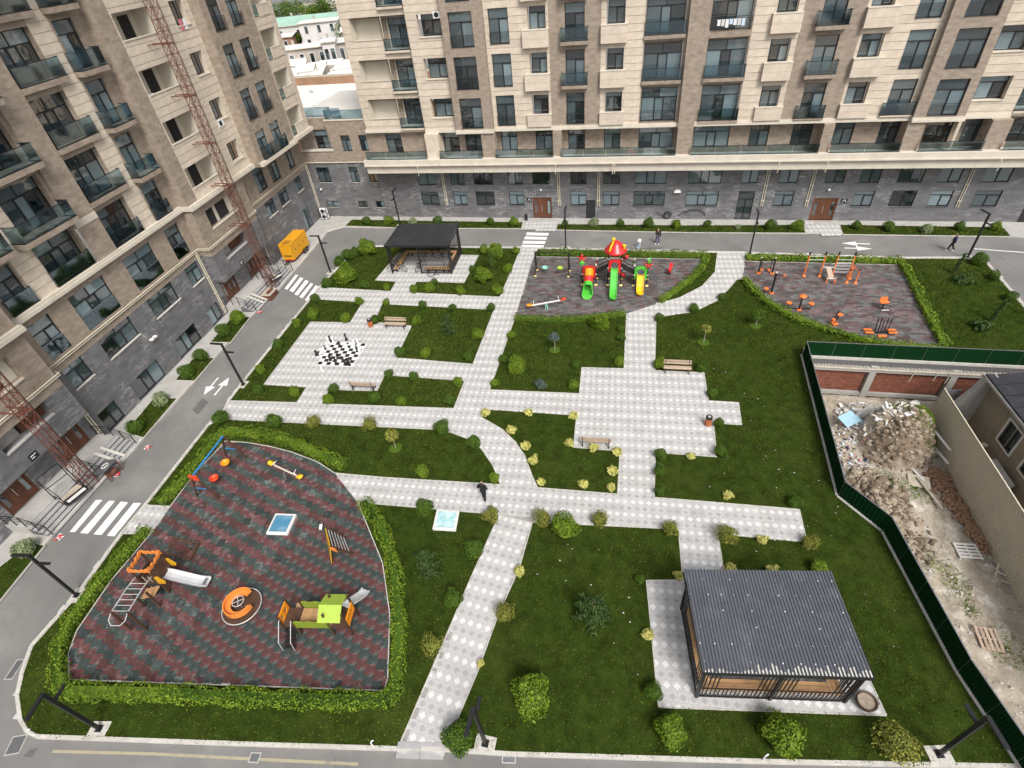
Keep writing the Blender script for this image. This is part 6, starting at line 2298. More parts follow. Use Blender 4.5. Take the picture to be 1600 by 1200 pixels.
def seesaw(c, end, label, m1, m2, beam, L=1.35, tilt=.0):
    c = Vector(c)
    d = (Vector(end) - c)
    t = thing('seesaw', label, 'seesaw', (c.x, c.y, PZ), atan2(d.y, d.x))
    MB().bar((-L, 0, .55 - tilt), (L, 0, .55 + tilt), .09).obj('beam', beam, t)
    for s, m in ((-1, m1), (1, m2)):
        z = .6 + s * tilt
        b = MB()
        b.slab([(s * L - .22, z), (s * L + .2, z), (s * L + .26, z + .12), (s * L + .1, z + .07), (s * L - .12, z + .06)], -.17, .17)
        b.ball((s * (L + .12), 0, z + .05), (.16, .17, .12), 8)
        b.obj('seat', m, t, True)
        MB().tube([(s * (L - .42), -.2, z + .28), (s * (L - .38), 0, z + .2), (s * (L - .42), .2, z + .28)], .02, 6).bar((s * (L - .38), 0, z - .05), (s * (L - .38), 0, z + .2), .03).obj('handle', 'white_pl', t)
    MB().bar((-.12, -.3, 0), (0, -.12, .52), .06).bar((.12, -.3, 0), (0, -.12, .52), .06).bar((-.12, .3, 0), (0, .12, .52), .06).bar((.12, .3, 0), (0, .12, .52), .06).cyl((0, -.15, .52), (0, .15, .52), .04, 8).obj('stand', 'teal_pl' if beam == 'white_pl' else 'grey_metal', t)
    return t


seesaw((-21.73,19.26), (-20.5,18.84), 'yellow seated seesaw on the near rubber playground', 'yellow_pl', 'yellow_pl', 'coping', 1.42, .1)
seesaw((-7.87,40.6), (-6.85,40.89), 'seesaw with orange and yellow seats at the far playground', 'amber', 'red_orange', 'white_pl', 1.5, .12)


def hatch(corners, label, m, z=PZ, h=.16, kind='sky_blue'):
    cx = sum(p[0] for p in corners) / 4
    cy = sum(p[1] for p in corners) / 4
    t = thing('roof_light', label, 'roof light', (cx, cy, z))
    pts = [(p[0] - cx, p[1] - cy) for p in corners]
    MB().prism(pts, 0, h).obj('curb', 'white_pl', t)
    k = .8
    MB().prism([(x * k, y * k) for x, y in pts], h, h + .03).obj('glazing', m, t)
    fr = MB()
    for i in range(4):
        a, b = pts[i], pts[(i + 1) % 4]
        fr.bar((a[0] * .88, a[1] * .88, h + .02), (b[0] * .88, b[1] * .88, h + .02), .05, .05)
    fr.obj('frame', 'house_white', t)


hatch([(-20.83,16.25),(-19.49,16.4),(-19.31,15),(-20.64,14.84)], 'white framed roof light with blue pane in the rubber floor', 'sky_blue')
hatch([(-10.85,18.05),(-9.47,18.14),(-9.3,16.81),(-10.68,16.69)], 'white framed roof light with turquoise film on the lawn', 'turquoise')

# small spring rider post near the climbing frame
sp = thing('ground_spotlight', 'small black and white ground spotlight near the climbing frame', 'spotlight', (-17.47,15.86))
sp.location.z = PZ
MB().cyl((0, 0, 0), (0, 0, .25), .03, 8).box(-.14, .14, -.05, .05, .42, .46).obj('stand', 'black_metal', sp)
MB().cyl((0, .1, .36), (.1, -.3, .2), .09, 12).obj('lamp_body', 'white_pl', sp)

# A-shaped climber: yellow board on one side, ladder on the other
ac = thing('climbing_frame', 'leaning climbing frame with yellow board and steel ladder side', 'climbing frame', (*(-15.9,14.43), PZ), radians(0))
c0 = Vector((*(-15.9,14.43),))
P1, P2 = Vector((-15.76,13.67)) - c0, Vector((-16.67,14.91)) - c0
Q1, Q2 = Vector((-14.83,14.48)) - c0, Vector((-15.65,15.37)) - c0
T1, T2 = (P1 * .72 + Q1 * .28), (P2 * .72 + Q2 * .28)
hz = 1.45
mb = MB()
mb.add([(P1.x, P1.y, .05), (P2.x, P2.y, .05), (T2.x, T2.y, hz), (T1.x, T1.y, hz), (P1.x + .05, P1.y, .05), (P2.x + .05, P2.y, .05), (T2.x + .05, T2.y, hz), (T1.x + .05, T1.y, hz)],
       [(0, 1, 2, 3), (7, 6, 5, 4), (0, 3, 7, 4), (1, 0, 4, 5), (2, 1, 5, 6), (3, 2, 6, 7)])
mb.obj('board', 'mustard', ac)
for a, b in ((Q1, T1), (Q2, T2)):
    MB().bar((a.x, a.y, 0), (b.x, b.y, hz), .09).obj('side_rail', 'dark_wood', ac)
for i in range(1, 7):
    u = i / 7
    a, b = Q1.lerp(T1, u), Q2.lerp(T2, u)
    MB().cyl((a.x, a.y, hz * u), (b.x, b.y, hz * u), .022, 6).obj('rung', 'steel', ac)
MB().slab([(T1.x - .05, hz - .25), (T1.x + .35, hz - .45), (T1.x + .3, hz - .1), (T1.x, hz + .02)], T1.y - .04, T1.y).obj('corner_plate', 'orange', ac)

# carousel
ca = thing('carousel', 'round carousel with C shaped orange seat and steel wheel', 'carousel', (*(-19.4,10.44), PZ), radians(35))
MB().cyl((0, 0, .08), (0, 0, .16), 1.0, 32).obj('platform', 'dark_wood', ca)
MB().tube([(1.02 * cos(a), 1.02 * sin(a), .2) for a in np.linspace(0, 2 * pi, 36, endpoint=False)], .03, 6, closed=True).obj('outer_rim', 'steel', ca)
mb = MB()
aa = np.linspace(radians(38), radians(322), 30)
for k, (r0, r1, z0_, z1_) in enumerate(((.46, .8, .42, .5), (.74, .8, .5, .72))):
    n0 = len(mb.v)
    for a in aa:
        for r, z in ((r0, z0_), (r1, z0_), (r1, z1_), (r0, z1_)):
            mb.v.append((r * cos(a), r * sin(a), z))
    for i in range(len(aa) - 1):
        b0 = n0 + i * 4
        for j in range(4):
            mb.f.append((b0 + j, b0 + (j + 1) % 4, b0 + 4 + (j + 1) % 4, b0 + 4 + j))
            mb.m.append(0)
    mb.f += [(n0, n0 + 1, n0 + 2, n0 + 3), tuple(len(mb.v) - 4 + i for i in (3, 2, 1, 0))]
    mb.m += [0, 0]
mb.obj('seat', 'orange', ca)
for a in (50, 120, 180, 240, 310):
    MB().bar((.6 * cos(radians(a)), .6 * sin(radians(a)), .16), (.6 * cos(radians(a)), .6 * sin(radians(a)), .42), .06).obj('seat_leg', 'black_metal', ca)
w = MB().tube([(.3 * cos(a), .3 * sin(a), .72) for a in np.linspace(0, 2 * pi, 24, endpoint=False)], .022, 6, closed=True).obj('hand_wheel', 'steel', ca)
MB().bar((-.29, 0, .72), (.29, 0, .72), .03).bar((0, -.29, .72), (0, .29, .72), .03).obj('spokes', 'steel', w)
MB().cyl((0, 0, .16), (0, 0, .72), .05, 10).obj('hub_post', 'grey_metal', ca)

# slide tower with monkey bars
tw = thing('slide_tower', 'brown slide tower with orange crown, steel slide and monkey bars', 'play tower', (-24.75, 10.95, PZ), radians(9))
PP = [(-.52, -.52), (.52, -.52), (.52, .52), (-.52, .52)]
for x, y in PP:
    MB().box(x - .05, x + .05, y - .05, y + .05, 0, 2.35).obj('post', 'dark_wood', tw)
MB().box(-.52, .52, -.52, .52, 1.0, 1.06).obj('deck', 'dark_wood', tw)
wave = lambda a, b, n, f: [(a + (b - a) * i / n, f(i)) for i in range(n + 1)]
for (ax, ay), (bx, by) in ((PP[0], PP[1]), (PP[1], PP[2]), (PP[2], PP[3]), (PP[3], PP[0])):
    m = MB()
    lx = ax != bx
    top = wave(-.6, .6, 8, lambda i: 2.5 + (.05 if i % 2 else -.03) - .12 * (1 - abs(i - 4) / 4))
    bot = wave(.6, -.6, 8, lambda i: 2.22 + (.04 if i % 2 else -.02))
    m.slab(top + bot, -.03, .03)
    if lx:
        m.v = [(x, y + ay * 1.08, z) for x, y, z in m.v]
    else:
        m.v = [(y + ax * 1.08, x, z) for x, y, z in m.v]
    m.obj('crown_panel', 'orange', tw)
for y in (-.55, .55):
    MB().slab([(.5, 1.1), (.85, 1.05), (.95, 1.25), (.8, 1.55), (.72, 1.75), (.5, 1.7)], y - .025, y + .025).obj('slide_side_panel', 'mustard', tw)
MB().box(-.5, .5, .5, .54, 1.06, 1.75).obj('side_wall', 'dark_wood', tw)
MB().box(-.55, -.51, -.5, .5, 1.06, 1.6).obj('side_wall', 'dark_wood', tw)
sl = MB()
pr = [(.55, 1.06), (.8, 1.0), (2.1, .32), (2.45, .24), (2.7, .24)]
for (xa, za), (xb, zb) in zip(pr, pr[1:]):
    sl.quad((xa, -.27, za), (xb, -.27, zb), (xb, .27, zb), (xa, .27, za))
    for s in (-.27, .27):
        sl.bar((xa, s, za + .06), (xb, s, zb + .06), .05, .15)
sl.obj('slide', 'steel', tw)
MB().bar((2.5, -.2, 0), (2.5, -.2, .24), .06).bar((2.5, .2, 0), (2.5, .2, .24), .06).obj('slide_leg', 'black_metal', tw)
MB().box(2.35, 2.55, -.26, .26, .255, .262).obj('slide_mat', 'grey_metal', tw)
for i in range(4):
    MB().cyl((-.5 + .33 * i, -.53, 1.2), (-.5 + .33 * i, -.53, 1.7), .02, 6).obj('baluster', 'steel', tw)
# monkey bars running to a second frame
for x in (-.5, .4):
    MB().box(x - .05, x + .05, -2.65, -2.55, 0, 1.95).obj('post', 'dark_wood', tw)
    MB().box(x - .05, x + .05, -1.35, -1.25, 0, 1.5).obj('post', 'dark_wood', tw)
    MB().tube([(x, -.55, 1.75), (x, -1.3, 1.88), (x, -2.6, 1.9)], .025, 6).obj('monkey_rail', 'steel', tw)
for i in range(6):
    y = -1.0 - i * .3
    MB().cyl((-.5, y, 1.86), (.4, y, 1.86), .018, 6).obj('monkey_bar', 'steel', tw)
MB().tube([(-.5, -2.6, 1.9), (-.5, -2.95, 1.75), (-.3, -3.15, 1.65), (.2, -3.15, 1.65), (.4, -2.95, 1.75), (.4, -2.6, 1.9)], .025, 6).obj('end_loop', 'steel', tw)
for i in range(6):
    z = .25 + i * .27
    MB().cyl((-.5, -2.6, z), (.4, -2.6, z), .018, 6).obj('ladder_rung', 'black_metal', tw)
for k in range(3):
    MB().box(-.45 + k * .32, -.2 + k * .32, -1.2, -.6, .6 + k * .12, .65 + k * .12).obj('stepping_board', 'wood', tw)
ng = thing('net_ramp', 'dark climbing net ramp behind the slide tower', 'climbing net', (*(-25.11,12.94), PZ), radians(8))
for p, q in (((-.6, -.5, .75), (.75, -.55, .08)), ((-.6, .5, .8), (.75, .55, .08)), ((.75, -.55, .08), (.75, .55, .08))):
    MB().bar(p, q, .08).obj('frame_bar', 'dark_wood', ng)
nn = MB()
for i in range(6):
    u = (i + .5) / 6
    nn.cyl((-.6 + 1.35 * u, -.5, .75 - .67 * u), (-.6 + 1.35 * u, .5, .75 - .67 * u), .014, 5)
for j in range(5):
    y = -.4 + j * .2
    nn.cyl((-.6, y, .77), (.75, y, .08), .014, 5)
nn.obj('net', 'rust', ng)

# ship-like play house
ps = thing('play_bridge', 'wooden play bridge with lime green roof, steps and a small slide', 'play tower', (-14.55, 10.35, PZ), radians(9))
Wd = 1.75
for x in (-1.7, -1.0, .75, 1.7):
    for y in (-.5, .5):
        hgt_ = 2.1 if x > .5 else 1.7
        MB().box(x - .045, x + .045, y - .045, y + .045, 0, hgt_).obj('post', 'dark_wood', ps)
for i in range(14):
    x = -.95 + i * .125
    MB().box(x + .008, x + .112, -.46, .46, .78, .82).obj('plank', 'wood', ps)
for a, b in ((-1.7, -1.0), (.78, 1.7)):
    MB().box(a, b, -.48, .48, .76, .81).obj('deck', 'dark_wood', ps)
for y in (-.52, .52):
    pts = [(-1.0 + i * .12, 1.35 + .04 * sin(i * 1.2)) for i in range(16)]
    m = MB().slab([(-1.0, .78), (.8, .78)] + pts[::-1], y - .025, y + .025)
    m.obj('side_panel', 'olive_panel', ps)
for x, nslot in ((-1.74, 2), (1.74, 3)):
    m = MB()
    yy = np.linspace(-.42, .42, nslot + 2)
    m.box(x - .025, x + .025, -.46, .46, .85, 1.02).box(x - .025, x + .025, -.46, .46, 1.28, 1.5)
    for i in range(nslot + 1):
        a = -.46 + i * (.92 - .16) / nslot
        m.box(x - .025, x + .025, a, a + .16, 1.02, 1.28)
    m.obj('slotted_panel', 'amber', ps)
MB().bar((.55, 0, 1.95), (1.55, 0, 1.95), .02, .02).obj('ridge', 'lime', ps)
for s in (-1, 1):
    m = MB()
    m.add([(.45, s * .02, 2.12), (1.6, s * .02, 2.12), (1.6, s * .72, 1.72), (.45, s * .72, 1.72), (.45, s * .02, 2.16), (1.6, s * .02, 2.16), (1.6, s * .74, 1.75), (.45, s * .74, 1.75)],
          [(0, 1, 2, 3), (7, 6, 5, 4), (0, 4, 5, 1), (2, 6, 7, 3), (1, 5, 6, 2), (0, 3, 7, 4)])
    m.obj('roof_half', 'lime', ps)
g_ = MB().slab([(-.55, 1.72), (.55, 1.72), (.3, 1.92), (0, 2.1), (-.3, 1.92)], 0, .03).obj('gable', 'olive_panel', ps)
g_.rotation_euler = (0, 0, pi / 2)
g_.location = (.5, 0, 0)
for i in range(4):
    z = .62 - i * .17
    MB().box(-1.62, -1.08, -.72 - i * .18, -.56 - i * .18, z - .04, z).obj('tread', 'black_metal', ps)
for x in (-1.66, -1.04):
    MB().tube([(x, -.5, 1.5), (x, -.62, 1.45), (x, -1.3, .75), (x, -1.35, .02)], .022, 6).obj('stair_rail', 'steel', ps)
s2 = MB()
pr = [(1.2, .55, .8), (1.5, .9, .74), (1.75, 1.5, .3), (1.85, 1.8, .22)]
for (xa, ya, za), (xb, yb, zb) in zip(pr, pr[1:]):
    s2.quad((xa - .22, ya + .08, za), (xb - .22, yb + .08, zb), (xb + .22, yb - .08, zb), (xa + .22, ya - .08, za))
    for s in (-1, 1):
        s2.bar((xa + s * .22, ya - s * .08, za + .06), (xb + s * .22, yb - s * .08, zb + .06), .04, .12)
s2.obj('slide', 'steel', ps)
for s in (-.18, .18):
    MB().bar((1.85 + s, 1.75, 0), (1.85 + s, 1.75, .22), .04).obj('slide_leg', 'grey_metal', ps)
MB().box(-1.6, -1.1, .5, .8, .3, .36).box(-1.55, -1.1, .55, .85, .5, .56).obj('stepping_board', 'wood', ps)

# ================================================================ far playground: castle with slides
pt = thing('playground_castle', 'red, green and yellow playground castle with tube slide, long slide and short slide', 'playground', (-2.2, 44.9, PZ), radians(1.5))


def tower(cx, w, h, top, deck, dcol):
    for x in (-w, w):
        for y in (0, 1.2):
            MB().cyl((cx + x, y, 0), (cx + x, y, top), .055, 10).obj('post', 'black_metal', pt)
            MB().lathe([(.17, 0), (.17, .04), (.1, .1), (.06, .14)], (cx + x, y, 0), 12).obj('foot_cap', 'pale_yellow', pt, True)
            MB().ball((cx + x, y, top + .03), .08, 10).obj('cap', 'coping', pt, True)
            for z in (deck, deck + .9):
                MB().cyl((cx + x, y, z), (cx + x, y, z + .09), .085, 10).obj('collar', 'coping', pt)
    MB().box(cx - w, cx + w, 0, 1.2, deck - .06, deck).obj('deck', 'grey_metal', pt)
    # arched front board with an opening
    m = MB()
    ang = np.linspace(0, pi, 12)
    outer = [(cx + w * .98 * cos(a), deck + .55 + .38 * sin(a)) for a in ang]
    inner = [(cx + .3 * cos(a), deck + .35 + .3 * sin(a)) for a in ang]
    for i in range(11):
        o0, o1, i0, i1 = outer[i], outer[i + 1], inner[i], inner[i + 1]
        m.add([(o0[0], -.03, o0[1]), (o1[0], -.03, o1[1]), (i1[0], -.03, i1[1]), (i0[0], -.03, i0[1]), (o0[0], .03, o0[1]), (o1[0], .03, o1[1]), (i1[0], .03, i1[1]), (i0[0], .03, i0[1])],
              [(0, 1, 2, 3), (7, 6, 5, 4), (0, 4, 5, 1), (2, 6, 7, 3)])
    m.box(cx - w * .98, cx - .3, -.03, .03, deck - .35, deck + .55).box(cx + .3, cx + w * .98, -.03, .03, deck - .35, deck + .55)
    m.obj('front_board', dcol, pt)
    for s in (-1, 1):
        r = MB()
        for k in range(6):
            y = .1 + k * .2
            r.cyl((cx + s * w, y, deck), (cx + s * w, y, deck + .8), .018, 5)
        r.bar((cx + s * w, 0, deck + .8), (cx + s * w, 1.2, deck + .8), .04)
        if cx:
            r.obj('side_rail', dcol, pt)


tower(-2.3, .62, 1.2, 2.1, 1.1, 'red')
tower(0, .6, 1.9, 3.35, 1.75, 'red')
tower(2.35, .6, 1.2, 2.1, 1.1, 'green_pl')


def chute(cx, pr, w, m, side=.17):
    b = MB()
    for (ya, za), (yb, zb) in zip(pr, pr[1:]):
        b.quad((cx - w, ya, za), (cx + w, ya, za), (cx + w, yb, zb), (cx - w, yb, zb))
        b.quad((cx - w, ya, za - .03), (cx - w, yb, zb - .03), (cx + w, yb, zb - .03), (cx + w, ya, za - .03))
        for s in (-1, 1):
            x0, x1 = cx + s * w, cx + s * (w + .05)
            b.add([(x0, ya, za - .03), (x1, ya, za - .03), (x1, ya, za + side), (x0, ya, za + side), (x0, yb, zb - .03), (x1, yb, zb - .03), (x1, yb, zb + side), (x0, yb, zb + side)],
                  [(0, 1, 5, 4), (1, 2, 6, 5), (2, 3, 7, 6), (3, 0, 4, 7)])
    o = b.obj('slide', m, pt)
    y, z = pr[-1]
    lip = MB()
    a = np.linspace(pi, 2 * pi, 12)
    lip.prism([(cx + (w + .05) * cos(t), y + .3 * sin(t)) for t in a], z - .03, z + .03)
    for t0, t1 in zip(a, a[1:]):
        lip.bar((cx + (w + .03) * cos(t0), y + .29 * sin(t0), z + .07), (cx + (w + .03) * cos(t1), y + .29 * sin(t1), z + .07), .05, .14)
    lip.obj('lip', m, o)


chute(0, [(0, 1.75), (-.3, 1.7), (-1.6, .55), (-2.1, .28), (-2.5, .22)], .27, 'green_pl')
chute(2.35, [(0, 1.1), (-.25, 1.05), (-1.0, .42), (-1.35, .25), (-1.6, .2)], .27, 'yellow_pl')
# tube slide in three colours ending in a wide green mouth
for m, y0_, z0_, y1_, z1_, r0, r1 in (('amber', .05, 1.55, -.55, 1.15, .40, .40), ('red', -.55, 1.15, -1.0, .82, .40, .40), ('green_pl', -1.0, .82, -1.35, .6, .40, .43)):
    b = MB()
    b.tube([(-2.3, y0_, z0_), (-2.3, y1_, z1_)], [r0, r1], 20, cap=False)
    b.obj('tube_section', m, pt, True)
mo = MB()
a = np.linspace(pi, 2 * pi, 13)
rows = []
for k, (y, z, r, up) in enumerate(((-1.3, .62, .43, 1.0), (-1.7, .5, .46, .75), (-2.1, .42, .48, .5), (-2.4, .4, .45, .3))):
    rows.append([(-2.3 + r * cos(t), y - (.12 * k) * abs(sin(t)) * .5, z + .38 * sin(t) * (1 if sin(t) < 0 else up)) for t in np.linspace(pi * (1 - .28 * (3 - k) / 3), pi * (2 + .28 * (3 - k) / 3), 15)])
for r0, r1 in zip(rows, rows[1:]):
    for i in range(14):
        mo.quad(r0[i], r0[i + 1], r1[i + 1], r1[i])
mo.tube(rows[-1], .035, 6)
mo.tube([r[0] for r in rows], .035, 6).tube([r[-1] for r in rows], .035, 6)
mo.f += [tuple(mo.v.index(p) for p in [])] if False else []
mo.obj('tube_mouth', 'green_pl', pt)
MB().add(rows[-1], [tuple(range(len(rows[-1])))]).obj('mouth_end', 'green_pl', pt)
# big red roof, bell on top
MB().lathe([(.98, 3.2), (1.02, 3.26), (.95, 3.38), (.72, 3.62), (.5, 3.95), (.3, 4.12), (.05, 4.2)], (0, .6, 0), 24).obj('roof', 'red', pt, True)
MB().lathe([(.3, 2.75), (.32, 3.2), (.2, 3.2)], (0, .6, 0), 14).obj('roof_neck', 'red', pt, True)
MB().ball((-.2, .4, 4.42), (.17, .17, .19), 12).obj('finial', 'yellow_pl', pt, True)
MB().tube([(-.22, .3, 4.25), (-.38, -.05, 3.95), (-.52, -.35, 3.6)], .09, 8).obj('roof_strut', 'yellow_pl', pt, True)
MB().cyl((.75, .3, 3.5), (.75, .3, 3.85), .1, 10).ball((.75, .3, 3.9), (.2, .2, .07), 10).obj('horn', 'yellow_pl', pt, True)
# red spiral slide at the back
MB().tube([(.6 + .42 * cos(a_), 1.1 + .42 * sin(a_), 2.4 - a_ * .33) for a_ in np.linspace(0, 5.5, 22)], .17, 10).obj('spiral_slide', 'red', pt, True)
# bridges between the towers
for xa, za, xb, zb in ((-1.68, 1.1, -.6, 1.7), (.6, 1.7, 1.75, 1.1)):
    m = MB()
    for i in range(6):
        u = (i + .5) / 6
        x, z = xa + (xb - xa) * u, za + (zb - za) * u
        m.box(x - .09, x + .09, .25, .95, z - .03, z)
    m.obj('bridge_tread', 'black_metal', pt)
    for y in (.2, 1.0):
        MB().bar((xa, y, za), (xb, y, zb), .06).bar((xa, y, za + .75), (xb, y, zb + .75), .05).obj('bridge_rail', 'black_metal', pt)
# flowers and a palm on the posts
def star(x, z, m, r=.42):
    b = MB()
    for i in range(5):
        a_ = 2 * pi * i / 5 + .3
        b.bar((x, 0, z), (x + r * cos(a_), -.05, z + r * sin(a_)), .17, .07)
    b.ball((x, -.06, z), (.13, .06, .13), 8)
    b.obj('flower', m, pt, True)


star(-2.95, 2.75, 'red')
MB().ball((-2.95, -.02, 2.3), (.28, .16, .22), 10).ball((-3.1, -.05, 2.2), (.14, .1, .12), 8).obj('leaf_ball', 'green_pl', pt, True)
star(2.97, 2.15, 'red')
MB().tube([(2.97, 0, 2.2), (3.0, 0, 2.6), (3.12, 0, 2.95)], [.1, .1, .02], 8).ball((3.0, 0, 2.6), (.17, .1, .13), 8).obj('leaf_ball', 'green_pl', pt, True)
MB().cyl((-2.95, 0, 2.1), (-2.95, 0, 2.7), .03, 6).cyl((2.97, 0, 2.0), (2.97, 0, 2.3), .03, 6).obj('flower_stem', 'pale_yellow', pt)

swing('swing_frame', 'black swing frame with green and yellow bucket seats at the far playground', (-9.87,46.67), (-6.64,46.7), 2.3, [(.28, .5, 0), (.74, .5, 0)], ['teal_pl', 'lime'], 'black_metal', 'black_metal', 'pale_yellow', .58)
rd = thing('spring_rider', 'red spring rider on the far playground', 'spring rider', (*(2.83,47.3), PZ), radians(80))
MB().tube([(.09 * cos(a_), .09 * sin(a_), .03 + a_ * .012) for a_ in np.linspace(0, 25, 60)], .02, 5).obj('spring', 'black_metal', rd)
MB().slab([(-.4, .35), (.35, .35), (.45, .6), (.42, .95), (.3, 1.0), (.2, .72), (-.05, .6), (-.32, .75), (-.5, .68)], -.12, .12).obj('body', 'red', rd)
MB().cyl((.3, -.25, .8), (.3, .25, .8), .025, 6).obj('handle', 'red', rd)

# ================================================================ outdoor gym
def gym(name, label, px, rz):
    return thing(name, label, 'exercise machine', (*px, PZ), rz, 'orange and black exercise machines')


def gpost(t, x, y, h, foot=True, m='black_metal', r=.07):
    MB().cyl((x, y, 0), (x, y, h), r, 10).obj('post', m, t)
    MB().ball((x, y, h + .02), r * 1.2, 8).obj('cap', 'coping', t, True)
    if foot:
        MB().box(x - .17, x + .17, y - .17, y + .17, 0, .09).obj('base', 'gym_orange', t)


g1 = gym('air_walker', 'black two posted walking machine at the far left of the gym', (11.26,47.93), 0)
for x in (-.55, .62):
    gpost(g1, x, 0, 1.55)
    MB().cyl((x * .7, .08, 1.45), (x * .62, .2, .3), .035, 8).obj('swing_arm', 'black_metal', g1)
    MB().box(x * .55 - .12, x * .55 + .12, .02, .4, .24, .3).obj('foot_plate', 'gym_orange', g1)
MB().cyl((-.55, 0, 1.45), (.62, 0, 1.45), .03, 8).obj('cross_bar', 'black_metal', g1)
g2 = gym('pull_machine', 'black mast machine with seat and pull arms beside the walking machine', (11.37,44.5), radians(20))
gpost(g2, 0, 0, 2.0, r=.085)
MB().bar((0, 0, 1.75), (.95, .25, 1.5), .05).bar((0, 0, 1.3), (.7, .35, 1.2), .045).obj('pull_arm', 'black_metal', g2)
MB().box(.85, 1.1, .15, .35, 1.42, 1.5).obj('grip', 'gym_orange', g2)
MB().bar((0, 0, .5), (-.6, .1, .42), .05).bar((-.6, .1, .42), (-.62, .1, .0), .05).obj('seat_arm', 'black_metal', g2)
MB().cyl((-.5, .1, .45), (-.5, .1, .52), .2, 14).obj('seat', 'gym_orange', g2)
g3 = gym('twister', 'three seat waist twister with orange discs', (13.18,42.01), 0)
gpost(g3, 0, 0, 1.25)
MB().lathe([(.05, 1.2), (.3, 1.28), (.32, 1.36), (.1, 1.4)], n=16).obj('hand_ring', 'gym_orange', g3, True)
for x in (-.85, .85):
    MB().bar((0, 0, .1), (x, .1, .1), .05).bar((x, .1, 0), (x, .1, .55), .05).obj('arm', 'black_metal', g3)
    MB().cyl((x, .1, .55), (x, .1, .62), .22, 16).obj('disc_seat', 'gym_orange', g3)
g4 = gym('exercise_bike', 'orange and black exercise bike by the hedge', (15.47,40.16), radians(30))
MB().box(-.22, .22, -.22, .22, 0, .1).obj('base', 'gym_orange', g4)
MB().bar((0, 0, .1), (.3, .05, .72), .08).bar((0, 0, .1), (-.1, 0, .55), .08).bar((-.1, 0, .5), (.0, 0, 1.25), .05).obj('frame', 'black_metal', g4)
MB().box(.14, .56, -.13, .2, .72, .79).obj('seat', 'gym_orange', g4)
MB().tube([(.05, -.28, 1.2), (.0, -.1, 1.28), (.0, .1, 1.28), (.05, .28, 1.2)], .022, 6).obj('handlebar', 'black_metal', g4)
MB().cyl((-.2, -.08, .42), (-.2, .08, .42), .16, 14).box(-.42, -.2, -.2, -.1, .55, .6).obj('pedals', 'gym_orange', g4)
g5 = gym('leg_press', 'small machine with orange seat towards the right of the gym', (19.5,42.52), radians(10))
MB().bar((0, 0, 0), (-.05, 0, .6), .09).bar((-.05, 0, .5), (.55, -.1, .35), .06).bar((-.05, 0, .45), (-.4, .1, .5), .05).obj('frame', 'black_metal', g5)
MB().box(-.3, .35, -.05, .3, .62, .7).box(-.25, .3, .3, .36, .68, 1.0).obj('seat', 'gym_orange', g5)
MB().box(-.2, .4, -.3, -.15, .08, .12).obj('foot_rest', 'steel', g5)
g6 = gym('ski_stepper', 'double stepper with orange foot plates by the hedge corner', (18.5,39.13), radians(4))
for x in (-.42, -.2, 0, .2, .42):
    MB().bar((x, 0, .05), (x * 1.15, .12, 1.35 if x else 1.1), .055).obj('lever', 'black_metal', g6)
for x in (-.85, .8):
    for y in (-.15, .25):
        MB().box(x - .3, x + .3, y - .09, y + .09, .15, .22).obj('foot_plate', 'gym_orange', g6)
    MB().bar((0, 0, .1), (x, .05, .12), .06).obj('arm', 'black_metal', g6)
MB().box(-.3, .3, -.5, -.3, 0, .1).obj('base', 'gym_orange', g6)
# bars and sit-up bench
g7 = gym('pull_up_station', 'tall orange pull up station with ladder rungs and sit up bench', (15.73,47.62), radians(1.5))
XS = [-1.55, -.05, .98, 2.45]
XS = [-1.25, .05, 1.1, 2.4]
for i, x in enumerate(XS):
    y = 0 if i < 2 else .06
    MB().cyl((x, y, 0), (x, y, 2.25), .06, 10).obj('post', 'gym_orange', g7)
    MB().cyl((x, y, 2.1), (x, y, 2.4), .07, 10).obj('post_top', 'black_metal', g7)
    MB().lathe([(.18, 0), (.16, .05), (.08, .16), (.065, .18)], (x, y, 0), 12).obj('base', 'gym_orange', g7, True)
MB().cyl((XS[0], 0, 2.0), (XS[1], 0, 2.0), .025, 8).obj('bar', 'steel', g7)
MB().cyl((XS[0], 0, 1.65), (XS[1], 0, 1.65), .025, 8).obj('bar', 'steel', g7)
for z in (.45, .75, 1.05, 1.35, 1.65, 2.05):
    MB().cyl((XS[2], .06, z), (XS[3], .06, z), .025, 8).obj('rung', 'steel', g7)
for x in (.35, 1.0):
    MB().cyl((x, -1.1, 0), (x, -1.1, .42), .06, 10).obj('bench_leg', 'gym_orange', g7)
    MB().ball((x, -1.1, .46), .07, 8).obj('cap', 'coping', g7, True)
MB().bar((.68, -1.1, .42), (.58, .0, .9), .42, .05).obj('bench_board', 'bench_wood', g7)
MB().cyl((.3, -1.1, .42), (1.05, -1.1, .42), .03, 8).cyl((.1, 0, .95), (1.1, 0, .95), .03, 8).obj('bench_bar', 'steel', g7)
g8 = gym('dip_bars', 'orange dip bars right of the pull up station', (18.11,46.88), 0)
for x, y, h in ((-.35, -.25, 1.25), (.35, -.25, 1.25), (.05, .45, 1.45)):
    MB().cyl((x, y, 0), (x, y, h), .055, 10).obj('post', 'gym_orange', g8)
    MB().cyl((x, y, h), (x, y, h + .12), .07, 10).obj('post_top', 'black_metal', g8)
    MB().lathe([(.18, 0), (.16, .05), (.08, .16), (.065, .18)], (x, y, 0), 12).obj('base', 'gym_orange', g8, True)
MB().bar((-.35, -.25, 1.15), (.05, .45, 1.2), .05).bar((.35, -.25, 1.15), (.05, .45, 1.2), .05).obj('bar', 'gym_orange', g8)

